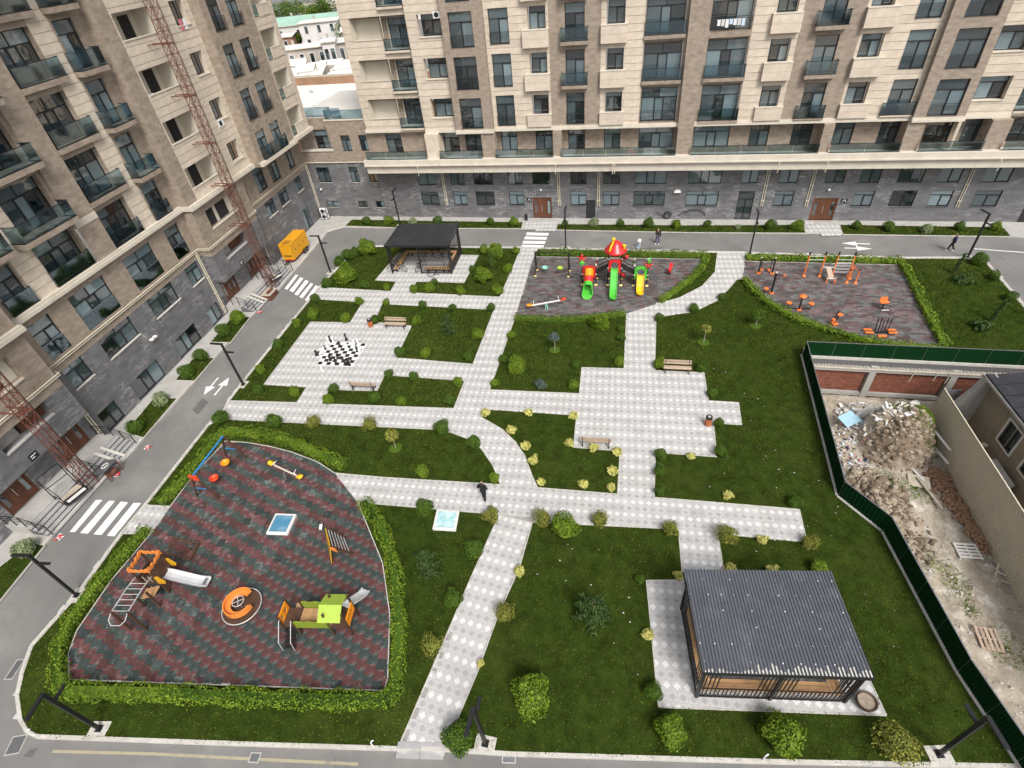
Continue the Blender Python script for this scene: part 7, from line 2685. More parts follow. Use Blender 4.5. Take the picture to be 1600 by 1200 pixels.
# ================================================================ shrubs, hedges and trees
def leaves(P, N, size, jit=.9, r=rng, ar=.5):
    """rhombic leaves at points P facing roughly along N"""
    n = len(P)
    d = N + r.normal(0, jit, (n, 3))
    d /= np.linalg.norm(d, axis=1, keepdims=True)
    a = np.cross(d, r.normal(0, 1, (n, 3)))
    a /= np.linalg.norm(a, axis=1, keepdims=True) + 1e-9
    b = np.cross(d, a)
    s = size * r.uniform(.65, 1.3, (n, 1))
    V = np.stack([P - a * s * .55, P + b * s * ar * .5 + d * s * .08, P + a * s * .55, P - b * s * ar * .5 + d * s * .08], 1)
    return V.reshape(-1, 3)


def shrub_mesh(name, m, n, leaf, flat=1.0, lump=.16, hollow=.55, seed=0, ar=.5):
    """unit-diameter crown standing on z = 0"""
    r = np.random.default_rng(seed)
    d = r.normal(0, 1, (n, 3))
    d /= np.linalg.norm(d, axis=1, keepdims=True)
    k = r.normal(0, 1, (7, 3))
    f = 1 + lump * np.sum(np.sin(d @ k.T * 2.3 + np.arange(7)), axis=1) / 2.2
    rad = (hollow + (1 - hollow) * r.random(n) ** .5) * f
    P = d * rad[:, None] * .5
    P[:, 2] = P[:, 2] * flat + .46 * flat
    P[:, 2] = np.maximum(P[:, 2], .01 + .05 * r.random(n))
    N = d.copy()
    N[:, 2] += .35
    return mesh_np(name, leaves(P, N, leaf, .75, r, ar), 4, m)


SM = {
 'l': [shrub_mesh('foliage', 'leaf_light', 4200, .078, .92, .2, .5, seed=s) for s in (1, 2, 3)],
 'd': [shrub_mesh('foliage', 'leaf_dark', 3600, .075, .95, .18, .5, seed=s) for s in (4, 5)],
 'o': [shrub_mesh('foliage', 'leaf_olive', 1900, .088, .95, .34, .3, seed=s) for s in (6, 7, 8)],
 'y': [shrub_mesh('foliage', 'leaf_yellow', 420, .23, .8, .26, .4, seed=s, ar=.65) for s in (9, 10, 11)],
 'v': [shrub_mesh('foliage', 'leaf_pale', 1500, .11, .85, .2, .45, seed=s) for s in (12, 13)],
 'g': [shrub_mesh('foliage', 'leaf_grey', 700, .13, .9, .3, .3, seed=14)],
}
stem_b = MB()
for i in range(6):
    a = i * 1.05
    stem_b.tube([(.02 * cos(a), .02 * sin(a), 0), (.12 * cos(a), .12 * sin(a), .22), (.25 * cos(a), .25 * sin(a), .5)], [.022, .016, .008], 5)
stem_me = stem_b.mesh('stems', 'bark')
ring_me = MB().prism([(.36 * cos(a) * (1 + .12 * sin(3 * a)), .36 * sin(a) * (1 + .1 * cos(5 * a))) for a in np.linspace(0, 2 * pi, 16, endpoint=False)], -.02, .012).mesh('soil_ring', 'soil')
WHAT = {'l': 'round light green shrub', 'd': 'dark green shrub', 'o': 'loose olive green shrub', 'y': 'small pale yellow shrub', 'v': 'white variegated shrub', 'g': 'small grey green shrub'}
SPOTS = [
 ('in the planting strip of the far block', [(-32.64,57.28,1.03,'d'),(-29.67,57.22,1.17,'l'),(-26.52,57.13,1.16,'v'),(-23.57,57.2,1.15,'d'),(-17.21,57.55,0.9,'d'),(-14.33,57.27,1.11,'l'),(-8.53,57.17,0.8,'d'),(-5.35,57.39,1.23,'v'),(-2.35,57.38,0.93,'d'),(0.58,57.29,1.13,'d'),(3.51,57.11,1.04,'l'),(6.67,57.52,0.83,'d'),(9.65,57.11,0.68,'v'),(12.87,57.26,1.15,'d'),(15.4,57.14,1.2,'l'),(20.94,57.51,0.92,'d'),(23.75,57.15,1.1,'d'),(26.88,56.86,1.21,'v'),(29.93,57.43,0.95,'d'),(33.01,57.52,0.93,'l')]),
 ('on the lawn round the far gazebo', [(-28.93,43.79,2.07,'l'),(-29.19,49.66,1.94,'l'),(-30.49,48.96,1.21,'d'),(-31.07,48.59,1.28,'d'),(-31.41,47.21,1.19,'d'),(-30.7,42.79,1.12,'d'),(-26.49,42.79,0.97,'d'),(-24.11,42.63,0.7,'l'),(-14.65,49.85,1.78,'l'),(-14.75,44.81,1.66,'l'),(-12.76,46.72,1.03,'l'),(-12.85,42.61,1.04,'l'),(-16.43,46.73,0.72,'d'),(-16.43,42.36,0.86,'l'),(-19.59,42.59,1.07,'l'),(-19.45,43.87,0.76,'d'),(-21.15,42.48,0.88,'l'),(-16.16,50.47,1.03,'l'),(-12.74,50.64,0.81,'l')]),
 ('beside the chessboard paths', [(-30.59,40.05,0.89,'d'),(-25.8,39.85,0.87,'l'),(-23.07,39.91,0.73,'l'),(-19.38,39.84,0.78,'d'),(-16.35,39.55,0.77,'d'),(-12.81,39.9,0.82,'d'),(-29.32,37.29,1.03,'l'),(-25.9,36.98,0.95,'l'),(-30.25,35.92,0.89,'l'),(-30.24,32.55,0.96,'d'),(-29.84,29.12,0.86,'l'),(-28.63,26.8,0.82,'d'),(-25.46,26.92,0.86,'l'),(-22.96,37.07,0.88,'d'),(-19.05,37.2,0.87,'l'),(-12.86,35.57,0.99,'l'),(-18.8,32.6,0.97,'d'),(-16.64,32.67,0.91,'l'),(-12.94,32.57,0.84,'d'),(-18.72,29.8,0.77,'d'),(-16.61,29.79,0.76,'d'),(-12.86,29.56,0.84,'l'),(-22.46,27.64,0.86,'d'),(-22.35,26.46,0.89,'l'),(-18.61,27,0.98,'d'),(-16.49,26.93,0.72,'l'),(-12.93,27.44,0.86,'d')]),
 ('on the central lawn', [(-10.12,35.94,0.76,'l'),(-10.04,32.65,0.77,'d'),(-8.74,31.55,1.52,'l'),(-10.09,29.79,0.69,'l'),(-4.23,32.62,0.75,'d'),(-6.57,29.95,0.87,'g'),(-4.07,30.16,0.72,'l'),(-1.01,33.25,0.8,'l'),(-1.08,37.65,0.64,'d'),(-1.01,36.44,0.74,'d'),(-2.92,38.12,1.54,'l')]),
 ('beside the right plaza', [(4.8,41.06,0.88,'d'),(7.11,43.18,0.68,'d'),(1.92,39.53,0.76,'d'),(2.03,33.27,0.93,'l'),(5.07,33.21,0.92,'d'),(5.64,30.42,0.73,'d'),(5.88,27.52,0.69,'d'),(2.16,24.14,0.78,'d'),(3.97,24.36,0.53,'y'),(5.82,24.89,0.82,'d'),(2.14,22.73,0.76,'d'),(6.03,21.54,0.57,'y'),(2.12,21.24,0.62,'d'),(9.6,21.54,0.78,'d')]),
 ('above the rubber playground hedge', [(-29.56,23.35,1.22,'d'),(-25.15,23.57,1.19,'d'),(-22.19,23.88,1.18,'o'),(-17.91,24.23,1.16,'o'),(-12.6,24.47,1.13,'d'),(-10,23.53,0.96,'d'),(-12.66,20.63,0.84,'l'),(-7.9,20.86,0.73,'l')]),
 ('on the curved central bed', [(-9.89,26.6,0.65,'y'),(-6.95,27.04,0.6,'y'),(-3.77,27.05,0.59,'y'),(-7.75,25.14,0.67,'y'),(-6.53,23.93,0.65,'y'),(-3.69,24.43,0.6,'y'),(-5.74,22.67,0.67,'y'),(-5.01,21.08,0.52,'y'),(-2.04,24.24,0.63,'y'),(-0.59,24.16,0.63,'y'),(-0.72,22.57,0.65,'y'),(-2.35,21.12,0.63,'y'),(-0.73,21.18,0.55,'y')]),
 ('beside the near white path', [(-4.4,18.29,1.09,'o'),(-3.05,17.69,1.48,'l'),(-7.44,18.01,1.07,'o'),(-11.57,17.91,1.06,'d'),(-7.86,15.63,1.05,'d'),(-8.15,12.6,0.98,'d'),(-8.49,10.2,1.14,'o'),(-5.12,14.83,0.59,'y'),(-5.36,12.39,1.12,'o'),(-6.01,9.86,0.34,'y'),(-6.11,6.6,1.29,'d')]),
 ('round the near gazebo paving', [(-1.16,18.66,1.04,'o'),(2.75,18.66,1.01,'o'),(5.71,18.74,1.17,'o'),(7.59,18.78,0.56,'y'),(9.92,18.89,0.93,'o'),(3.15,15.98,0.47,'y'),(5.84,16.68,0.64,'y'),(7.84,17.01,0.57,'y'),(10.09,17.45,0.9,'l'),(1.62,12.56,0.56,'y'),(1.96,9.96,0.81,'d'),(1.22,15.39,0.54,'d')]),
 ('on the near lawn by the road', [(2.7,8.52,1.26,'l'),(7.09,9.18,1.62,'l'),(11.46,9.77,1.58,'o'),(-3.29,8.76,1.75,'l')]),
 ('in the beds of the left block', [(-36.46,35.94,1.41,'l'),(-36.71,33.93,1.25,'d'),(-36.44,30.27,1.18,'d'),(-36.15,28.01,1.25,'d'),(-36.04,24.76,1.29,'v'),(-35.76,21.64,1.17,'d'),(-35.01,11.27,1.34,'v')]),
 ('on the far right lawn', [(29.17,50.68,1.21,'d'),(29.38,48.02,0.88,'d'),(29.26,44.77,0.89,'d')]),
]
_inv = cam_o.matrix_world.inverted()


def seen_x(p):
    q = _inv @ Vector((p[0], p[1], .4))
    return q.x / -q.z


for place, pts in SPOTS:
    tot = {}
    for p in pts:
        tot[p[3]] = tot.get(p[3], 0) + 1
    # number each kind from left to right within its place
    rank = {}
    for k in tot:
        xs = sorted((p for p in pts if p[3] == k), key=lambda p: seen_x(p))
        for i, p in enumerate(xs):
            rank[p] = i
    names = ['first', 'second', 'third', 'fourth', 'fifth', 'sixth', 'seventh', 'eighth', 'ninth', 'tenth', 'eleventh', 'twelfth', 'thirteenth', 'fourteenth']
    for i, p in enumerate(pts):
        x, y, s, k = p
        lab = WHAT[k] + ' ' + place
        if tot[k] > 1:
            lab += ', ' + names[rank[p]] + ' from the left'
        t = thing('shrub', lab, 'shrub', (x, y, PZ), random.uniform(0, 6.28), 'shrubs ' + place, s * (.9 if k in 'ov' else .97))
        me = random.choice(SM[k])
        link('foliage', me, t)
        link('stems', stem_me, t)
        link('soil_ring', ring_me, t)


def hedge(line, w, h, m, label, dens=300, leaf=.105, sparse=False):
    """clipped but shaggy hedge along a line"""
    V = []
    pts = [Vector(p) for p in line]
    core = MB()
    for a, b in zip(pts, pts[1:]):
        L = (b - a).length
        d = (b - a).normalized()
        n = Vector((-d.y, d.x))
        k = int(L * dens * (w + 2 * h) * .55)
        u = rng.uniform(-.1, L + .1, k)
        ang = rng.uniform(0, pi, k)
        sh = .8 + .2 * rng.random(k) ** .5
        wob = 1 + .16 * np.sin(u * 2.3 + a.x) + .10 * np.sin(u * 5.9 + a.y)
        ex = np.sign(np.cos(ang)) * np.abs(np.cos(ang)) ** .6 * w / 2 * sh * wob
        ez = (np.sin(ang) ** .55) * h * sh * wob
        low = rng.random(k) < .12
        ez[low] = rng.random(low.sum()) * h * .5
        P = np.stack([a.x + d.x * u + n.x * ex, a.y + d.y * u + n.y * ex, PZ + .03 + ez], 1)
        N = np.stack([n.x * np.cos(ang), n.y * np.cos(ang), np.sin(ang) + .3], 1)
        V.append(leaves(P, N, leaf, .7))
        q = MB()
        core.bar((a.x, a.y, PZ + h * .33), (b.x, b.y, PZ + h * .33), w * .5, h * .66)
    c = pts[0]
    t = thing('hedge', label, 'hedge', (c.x, c.y, PZ))
    VV = np.concatenate(V)
    VV[:, 0] -= c.x
    VV[:, 1] -= c.y
    VV[:, 2] -= PZ
    link('foliage', mesh_np('foliage', VV, 4, m), t)
    core.v = [(x - c.x, y - c.y, z - PZ) for x, y, z in core.v]
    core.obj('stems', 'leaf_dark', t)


hedge([(-28.93,15.77),(-28.59,18.55),(-28.78,21.33),(-28.52,22.26),(-26.32,22.41),(-24.1,22.19),(-22.05,21.72),(-19.98,21.05),(-18.03,20.46)], .85, .62, 'leaf_hedge', 'bright green hedge along the top and upper left of the rubber playground')
hedge([(-28.44,13.9),(-28.58,12),(-28.62,10.07),(-28.41,8.05),(-27.88,6.77),(-26.38,5.31),(-25.47,5.03),(-20.82,5.79),(-16,6.47),(-12.31,7.04),(-9.79,7.5),(-9.58,7.92),(-9.84,9.02),(-10.46,10.79),(-11.7,13.42),(-12.89,15.25),(-14.02,16.61),(-15.55,17.8)], .85, .62, 'leaf_hedge', 'bright green hedge round the left, near and right sides of the rubber playground')
hedge([(-10.07,50.53),(-6.43,50.56),(-0.06,50.72),(6.27,50.76)], .8, .6, 'leaf_hedge_dark', 'dark green hedge between the far playground and the road', 150, .16)
hedge([(6.26,50.5),(5.82,48.59),(4.88,46.5),(3.26,44.04),(2,42.24)], .7, .5, 'leaf_hedge', 'narrow hedge between the far playground and the curved path', 150, .15)
hedge([(-10.24,38.62),(-7.73,38.54),(-5.53,38.73),(-3.4,39.29),(-0.96,40.09)], .7, .5, 'leaf_hedge_dark', 'low hedge along the near edge of the far playground', 150, .15)
hedge([(9.88,50.55),(14.61,50.53),(19.48,50.53),(23.01,50.47)], .8, .55, 'leaf_hedge', 'hedge between the outdoor gym and the far road', 150, .16)
hedge([(22.98,50.35),(22.93,47.18),(22.61,42.93),(22.46,39.63),(22.35,37.59)], .75, .5, 'leaf_hedge', 'straight hedge on the right side of the outdoor gym', 150, .15)
hedge([(9.32,46.55),(9.99,44.29),(11.05,42.42),(12.51,40.62),(14.59,39.09),(16.21,38.22),(18.61,37.39),(22.1,37.18)], .8, .5, 'leaf_hedge', 'curved hedge along the near side of the outdoor gym', 150, .15)


# ---- small trees
def lollipop(base, h, r, m, label, flat=.7, trunk='pale_bark'):
    t = thing('topiary_tree', label, 'tree', (base[0], base[1], PZ))
    MB().tube([(0, 0, 0), (.02, .01, h * .5), (0, 0, h)], [.035, .03, .025], 7).obj('trunk', trunk, t)
    lm = shrub_mesh('crown', m, 1100, .16, flat, .1, .5, seed=int(h * 100))
    c = link('crown', lm, t, (0, 0, h - r * flat * .5))
    c.scale = (2 * r, 2 * r, 2 * r)
    MB().cyl((0, 0, -.01), (0, 0, .015), .45, 18).obj('soil_ring', 'leaf_dark', t)


lollipop((5.38,36.73), 1.25, .45, 'leaf_olive', 'yellow green lollipop topiary tree on the right lawn', .55)
lollipop((9.53,39.39), .95, .5, 'leaf_dark', 'dark green lollipop topiary tree near the outdoor gym', .75)
lollipop((-6.19,34.58), 1.15, .42, 'leaf_grey', 'grey blue lollipop topiary tree on the central lawn', .8)
lollipop((-15.36,22.62), 1.1, .48, 'leaf_olive', 'small loose topiary tree above the rubber playground', .8)


def young_tree(base, h, w, m, label, n=900, kind='conifer', leaf=.13, lean=0):
    t = thing('young_tree', label, 'tree', (base[0], base[1], PZ))
    r = np.random.default_rng(int(h * 77 + base[0] * 10) % 1000)
    tr = MB().tube([(0, 0, 0), (.03, 0, h * .4), (lean * .5, .02, h * .75), (lean, 0, h)], [.045, .035, .022, .01], 7)
    tr.obj('trunk', 'bark', t)
    br = MB()
    P, N = [], []
    k = 26
    for i in range(k):
        u = .12 + .86 * i / k
        a = i * 2.4
        if kind == 'conifer':
            L = w * (1 - u) ** .8 * r.uniform(.7, 1.15) + .08
        elif kind == 'column':
            L = w * .5 * r.uniform(.7, 1.1) * (1 - u * .5)
        else:
            L = w * r.uniform(.5, 1.1) * (1 - .4 * u)
        b0 = Vector((lean * u, 0, h * u))
        b1 = b0 + Vector((cos(a) * L, sin(a) * L, L * (.25 if kind != 'weep' else -.25)))
        br.tube([b0, b1], [.014, .005], 5)
        m_ = n // k
        s = r.uniform(.15, 1.05, m_)
        Q = np.array(b0)[None] + (np.array(b1) - np.array(b0))[None] * s[:, None] + r.normal(0, .07 + .05 * L, (m_, 3))
        P.append(Q)
        N.append(np.tile(np.array([cos(a) * .5, sin(a) * .5, .9]), (m_, 1)))
    br.obj('branches', 'bark', t)
    P, N = np.concatenate(P), np.concatenate(N)
    P[:, 2] = np.maximum(P[:, 2], .02)
    link('crown', mesh_np('crown', leaves(P, N, leaf, .8, r, .38), 4, m), t)


young_tree((-15.53,35.83), 2.1, .75, 'leaf_conifer', 'slim young conifer beside the chessboard lawn', 1100)
young_tree((-9.89,13.95), 2.2, .85, 'leaf_conifer', 'young conifer right of the rubber playground hedge', 1300)
young_tree((-1.01,12.87), 1.9, .95, 'leaf_conifer', 'feathery young cedar on the near lawn', 2600, 'weep', .16)
young_tree((-14.6,47.54), 1.9, .6, 'leaf_dark', 'slender dark young tree beside the far gazebo', 800)
young_tree((26.63,48.76), 2.0, .3, 'leaf_conifer', 'narrow twisted conifer near the far right lamp', 700, 'column', .14, .25)
young_tree((26.7,41.43), 2.0, .3, 'leaf_conifer', 'narrow leaning conifer above the far green fence', 700, 'column', .14, .3)
for i, (p, s, l) in enumerate((((26.82,47.58), 1.5, 'dark ground shrub below the twisted conifer'), ((25.67,40.48), 1.6, 'dark ground shrub left of the leaning conifer'), ((-10.99,15.05), .5, 'tiny dark seedling left of the young conifer'), ((-15.67,36.29), .5, 'tiny pale plant below the slim young conifer'))):
    t = thing('ground_shrub', l, 'shrub', (p[0], p[1], PZ), 0, None, s)
    link('foliage', shrub_mesh('foliage', 'leaf_conifer', 380, .16, .45, .4, .2, seed=40 + i), t)
# small stones and white blossoms lying on the grass
fl = MB()
rr = random.Random(21)
for cx, cy, r, n in ((1.5, 13.5, 3.0, 16), (8, 22, 4.0, 22), (6.0, 30.0, 3.5, 14), (11.5, 15.5, 2.5, 12), (-2, 15, 2.5, 8)):
    for i in range(n):
        a, q = rr.uniform(0, 6.28), r * rr.random() ** .5
        x, y = cx + q * cos(a), cy + q * sin(a)
        if inpoly(np.array([[x, y]]), LAWNS['east'])[0]:
            s = rr.uniform(.02, .06)
            fl.ball((x, y, PZ + .05), (s, s * .8, s * .5), 5)
tag(fl.obj('stones', 'rubble'), 'small pale stones and bits of litter lying on the right lawns', 'stones', kind='stuff')

# ================================================================ people
def skin_obj(name, verts, edges, radii, m, parent, sub=2):
    me = bpy.data.meshes.new(name)
    me.from_pydata(verts, edges, [])
    me.materials.append(MT[m])
    me.update()
    o = link(name, me, parent)
    sk = o.modifiers.new('skin', 'SKIN')
    sk.use_smooth_shade = True
    if not me.skin_vertices:
        me.attributes.new(name='skin', type='FLOAT', domain='POINT') if False else None
    return o, me


def skinned(name, chains, m, parent, sub=1):
    """chains: lists of (x, y, z, r); points that coincide are welded; grown as one surface by hand: rings along each chain"""
    mb = MB()
    for ch in chains:
        pts = [Vector(p[:3]) for p in ch]
        # smooth the chain so joints bend softly
        P, R = [], []
        for i in range(len(pts) - 1):
            for k in range(4):
                u = k / 4
                p0, p1 = pts[max(i - 1, 0)], pts[i]
                p2, p3 = pts[i + 1], pts[min(i + 2, len(pts) - 1)]
                q = .5 * ((2 * p1) + (p2 - p0) * u + (2 * p0 - 5 * p1 + 4 * p2 - p3) * u * u + (3 * p1 - p0 - 3 * p2 + p3) * u ** 3)
                P.append(q)
                R.append(ch[i][3] * (1 - u) + ch[i + 1][3] * u)
        P.append(pts[-1])
        R.append(ch[-1][3])
        mb.tube(P, R, 9)
    me = mb.mesh(name, m, True)
    o = link(name, me, parent)
    rm = o.modifiers.new('weld', 'REMESH')
    rm.mode = 'VOXEL'
    rm.voxel_size = .016
    rm.use_smooth_shade = True
    sm = o.modifiers.new('soft', 'SMOOTH')
    sm.factor = .5
    sm.iterations = 3
    return o


def person(label, loc, rz, h, pose, top, legs, shoes, hair='hair', long_hair=False):
    """pose: dict of joint offsets for a figure 1.7 m tall facing +y"""
    t = thing('person', label, 'person', loc, rz, None, h / 1.7)
    J = dict(pel=(0, 0, .92), che=(0, .01, 1.25), nek=(0, 0, 1.43), hed=(0, .02, 1.58),
             ls=(-.18, 0, 1.38), rs=(.18, 0, 1.38), le=(-.25, -.02, 1.12), re=(.25, -.02, 1.12), lw=(-.25, .08, .88), rw=(.25, .08, .88),
             lh=(-.09, 0, .9), rh=(.09, 0, .9), lk=(-.1, .03, .5), rk=(.1, .03, .5), la=(-.1, 0, .08), ra=(.1, 0, .08))
    J.update(pose)
    v = lambda k, r, dz=0: (J[k][0], J[k][1], J[k][2] + dz, r)
    arms, lg, fing = [], [], []
    for s in 'lr':
        arms.append([v('che', .09, .08), v(s + 's', .062), v(s + 'e', .045), v(s + 'w', .033)])
        w = Vector(J[s + 'w'])
        d = (w - Vector(J[s + 'e'])).normalized()
        sd = Vector((1, 0, 0)) if abs(d.x) < .8 else Vector((0, 1, 0))
        pm_ = w + d * .09
        fing.append([(*w, .03), (*(w + d * .05), .04), (*pm_, .036)])
        for k, L in enumerate((.065, .08, .085, .075)):
            q = pm_ + sd * (k - 1.5) * .02
            fing.append([(*q, .011), (*(q + d * L * .6 + Vector((0, .006, 0))), .010), (*(q + d * L + Vector((0, .02, 0))), .008)])
        th = w + d * .035 + sd * (-.035 if s == 'l' else .035)
        fing.append([(*th, .014), (*(th + d * .03 + sd * (-.015 if s == 'l' else .015)), .012), (*(th + d * .065 + sd * (-.012 if s == 'l' else .012)), .009)])
        a = J[s + 'a']
        lg.append([v('pel', .11), v(s + 'h', .095), v(s + 'k', .06), v(s + 'a', .042)])
    torso = [v('pel', .125, -.02), v('pel', .12, .08), v('che', .135), v('che', .12, .1), v('nek', .055)]
    head = [v('nek', .05), v('nek', .048, .05), v('hed', .075, -.05), v('hed', .095, .02), v('hed', .07, .1)]
    nose = [(J['hed'][0], J['hed'][1] + .08, J['hed'][2], .02), (J['hed'][0], J['hed'][1] + .115, J['hed'][2] - .015, .012)]
    ears = [[(J['hed'][0] + s * .085, J['hed'][1], J['hed'][2] + .01, .02), (J['hed'][0] + s * .098, J['hed'][1] - .01, J['hed'][2] + .02, .015)] for s in (-1, 1)]
    feet = [[(J[s + 'a'][0], J[s + 'a'][1], .05, .045), (J[s + 'a'][0], J[s + 'a'][1] + .17, .035, .034)] for s in 'lr']
    skinned('body', [torso, head, nose] + ears + arms + lg + feet + fing, 'skin', t)
    g = lambda ch, k: [(x, y, z, r + k) for x, y, z, r in ch]
    skinned('jacket', [g(torso[:4], .022)] + [g(a, .018) for a in arms] + [[v('pel', .15, -.08), v('pel', .145, .05), v('che', .15)]], top, t)
    skinned('trousers', [g(l, .022) for l in lg] + [[v('pel', .135), v('pel', .13, .06)]], legs, t)
    for f_ in feet:
        skinned('shoe', [g(f_, .016)], shoes, t)
    hd = J['hed']
    hr = [[(hd[0], hd[1] - .02, hd[2] + .05, .105), (hd[0], hd[1] - .03, hd[2] + .09, .075)], [(hd[0], hd[1] - .06, hd[2] + .02, .09), (hd[0], hd[1] - .06, hd[2] - .06, .07)]]
    if long_hair:
        hr.append([(hd[0], hd[1] - .07, hd[2], .085), (hd[0], hd[1] - .1, hd[2] - .16, .08), (hd[0], hd[1] - .1, hd[2] - .32, .05)])
    skinned('hair', hr, hair, t)
    for s in (-1, 1):
        MB().ball((hd[0] + s * .033, hd[1] + .09, hd[2] + .02), .011, 6).obj('eye', 'cloth_black', t)
    MB().ball((hd[0], hd[1] + .088, hd[2] - .055), (.025, .01, .007), 6).obj('mouth', 'cloth_pink', t)
    return t


walk = dict(lk=(-.1, .16, .52), la=(-.1, .2, .1), rk=(.1, -.02, .5), ra=(.1, -.24, .13), le=(-.25, -.1, 1.13), lw=(-.24, -.08, .9), re=(.25, .06, 1.13), rw=(.23, .2, .93))
person('person in black with long dark hair walking along the middle path', (*(-8.2,19.27), PZ), radians(-4), 1.72, dict(lk=(-.08, .1, .52), la=(-.07, .1, .1), rk=(.08, .0, .5), ra=(.07, -.12, .11), le=(-.27, -.02, 1.14), re=(.27, -.02, 1.14), lw=(-.25, .13, 1.0), rw=(.25, .13, 1.0)),
       'cloth_black', 'cloth_black', 'cloth_black', long_hair=True)
person('person in black jacket and wide jeans standing on the far road', (*(1.61,53.65), 0), radians(165), 1.68, dict(la=(-.16, 0, .08), ra=(.16, 0, .08), lk=(-.13, .03, .5), rk=(.13, .03, .5), rw=(.06, .17, 1.0), re=(.24, .0, 1.1)), 'cloth_black', 'cloth_denim', 'cloth_white', long_hair=True)
person('person in navy jacket striding along the far right road', (*(27.96,53.29), 0), radians(60), 1.72, walk, 'cloth_navy', 'cloth_black', 'cloth_white')
person('small child in pale blue on the far road beside a push scooter', (*(-0.2,52.72), 0), radians(200), 1.12, dict(lw=(-.12, .2, 1.0), rw=(.12, .2, 1.0), le=(-.24, .02, 1.1), re=(.24, .02, 1.1)), 'cloth_white', 'cloth_pale', 'cloth_pale', 'coping')
sc = thing('push_scooter', 'small pale blue push scooter held by the child on the far road', 'scooter', (*(-0.35,52.51), 0), radians(200))
MB().box(-.06, .06, -.3, .22, .1, .13).obj('deck', 'cloth_pale', sc)
MB().cyl((0, .24, .1), (0, .2, .82), .018, 8).obj('column', 'black_metal', sc)
MB().cyl((-.2, .2, .82), (.2, .2, .82), .016, 8).obj('handlebar', 'black_metal', sc)
for y in (-.3, .27):
    MB().cyl((-.02, y, .07), (.02, y, .07), .07, 14).obj('wheel', 'white_pl', sc)

# ================================================================ beyond the gap between the blocks
hall = thing('low_hall', 'low hall with a wide white flat roof behind the corner wing', 'building', (-56, 94, 0), radians(0))
MB().box(-26, 22, -16, 8.2, 0, 6.0).obj('wall', 'rust_wall', hall)
MB().box(-26.4, 22.4, -16.4, 8.3, 6.0, 6.25).obj('roof', 'white_roof', hall)
MB().box(-26.4, 22.4, 8.35, 8.9, 5.2, 7.5).obj('parapet', 'rust_wall', hall)
MB().box(-26.6, 22.6, 8.3, 8.95, 7.5, 7.75).obj('coping', 'old_wood', hall)
for i, (x, y) in enumerate(((-10, -4), (3, -8), (-3, 2))):
    MB().box(x, x + .5, y, y + .5, 6.25, 6.6).obj('roof_vent', 'concrete', hall)


def far_house(label, x, y, rz, w, d, h, wallm, roofm, nwin, two=False, pitch=.5, dish=0, sat=None):
    t = thing('town_house', label, 'house', (x, y, 0), rz)
    fc = Facade(t, 0, 200)
    ops = []
    rowsz = [(1.2, 3.0)] + ([(4.4, 6.2)] if two else [])
    rowsz = [(a * h / (7 if two else 4), b * h / (7 if two else 4)) for a, b in rowsz]
    for za, zb in rowsz:
        for i in range(nwin):
            c = -w / 2 + w * (i + .5) / nwin
            ops.append((c - .5, c + .5, za, zb))
    fc.wall(-w / 2, w / 2, 0, h, 0, ops, wallm, .2)
    m = fc.mb(wallm)
    m.quad((-w / 2, 0, 0), (-w / 2, d, 0), (-w / 2, d, h), (-w / 2, 0, h))
    m.quad((w / 2, d, 0), (w / 2, 0, 0), (w / 2, 0, h), (w / 2, d, h))
    m.quad((w / 2, d, 0), (-w / 2, d, 0), (-w / 2, d, h), (w / 2, d, h))
    for a, b, c, e in ops:
        fc.window(a, b, c, e, .15, 'T2', .09)
        fr = MB().box(a - .15, a, -.04, .02, c - .1, e + .15).box(b, b + .15, -.04, .02, c - .1, e + .15).box(a, b, -.04, .02, e, e + .15).box(a, b, -.06, .02, c - .12, c)
        fr.obj('window_surround', 'house_white', t)
    fc.finish()
    r = MB()
    o_ = .4
    r.quad((-w / 2 - o_, -o_, h - .05), (w / 2 + o_, -o_, h - .05), (w / 2 + o_, d / 2, h + pitch), (-w / 2 - o_, d / 2, h + pitch))
    r.quad((-w / 2 - o_, d / 2, h + pitch), (w / 2 + o_, d / 2, h + pitch), (w / 2 + o_, d + o_, h - .05), (-w / 2 - o_, d + o_, h - .05))
    r.obj('roof', roofm, t)
    MB().box(-w / 2 - o_, w / 2 + o_, -o_ - .03, -o_ + .05, h - .2, h).obj('eaves', 'old_wood', t)
    g = MB().slab([(-.01, h), (d, h), (d / 2, h + pitch)], 0, .1).obj('gable', wallm, t)
    g.rotation_euler = (0, 0, pi / 2)
    g.location = (-w / 2 + .1, 0, 0)
    MB().box(-w * .2, -w * .2 + .6, d * .5, d * .5 + .6, h, h + pitch + .9).obj('chimney', 'house_grey', t)
    for k in range(dish):
        xx = -w / 2 + 1 + k * 1.9
        q = MB().lathe([(.02, 0), (.4, .07), (.75, .22), (.73, .23), (.38, .1)], n=16)
        dd = q.obj('satellite_dish', 'white_pl', t, True)
        dd.location = (xx, -.5, h + .7)
        dd.rotation_euler = (radians(65), 0, radians(20 * (k % 2) - 10))
        MB().cyl((xx, -.4, h - .1), (xx, -.45, h + .7), .04, 6).obj('dish_mast', 'grey_metal', t)
    return t


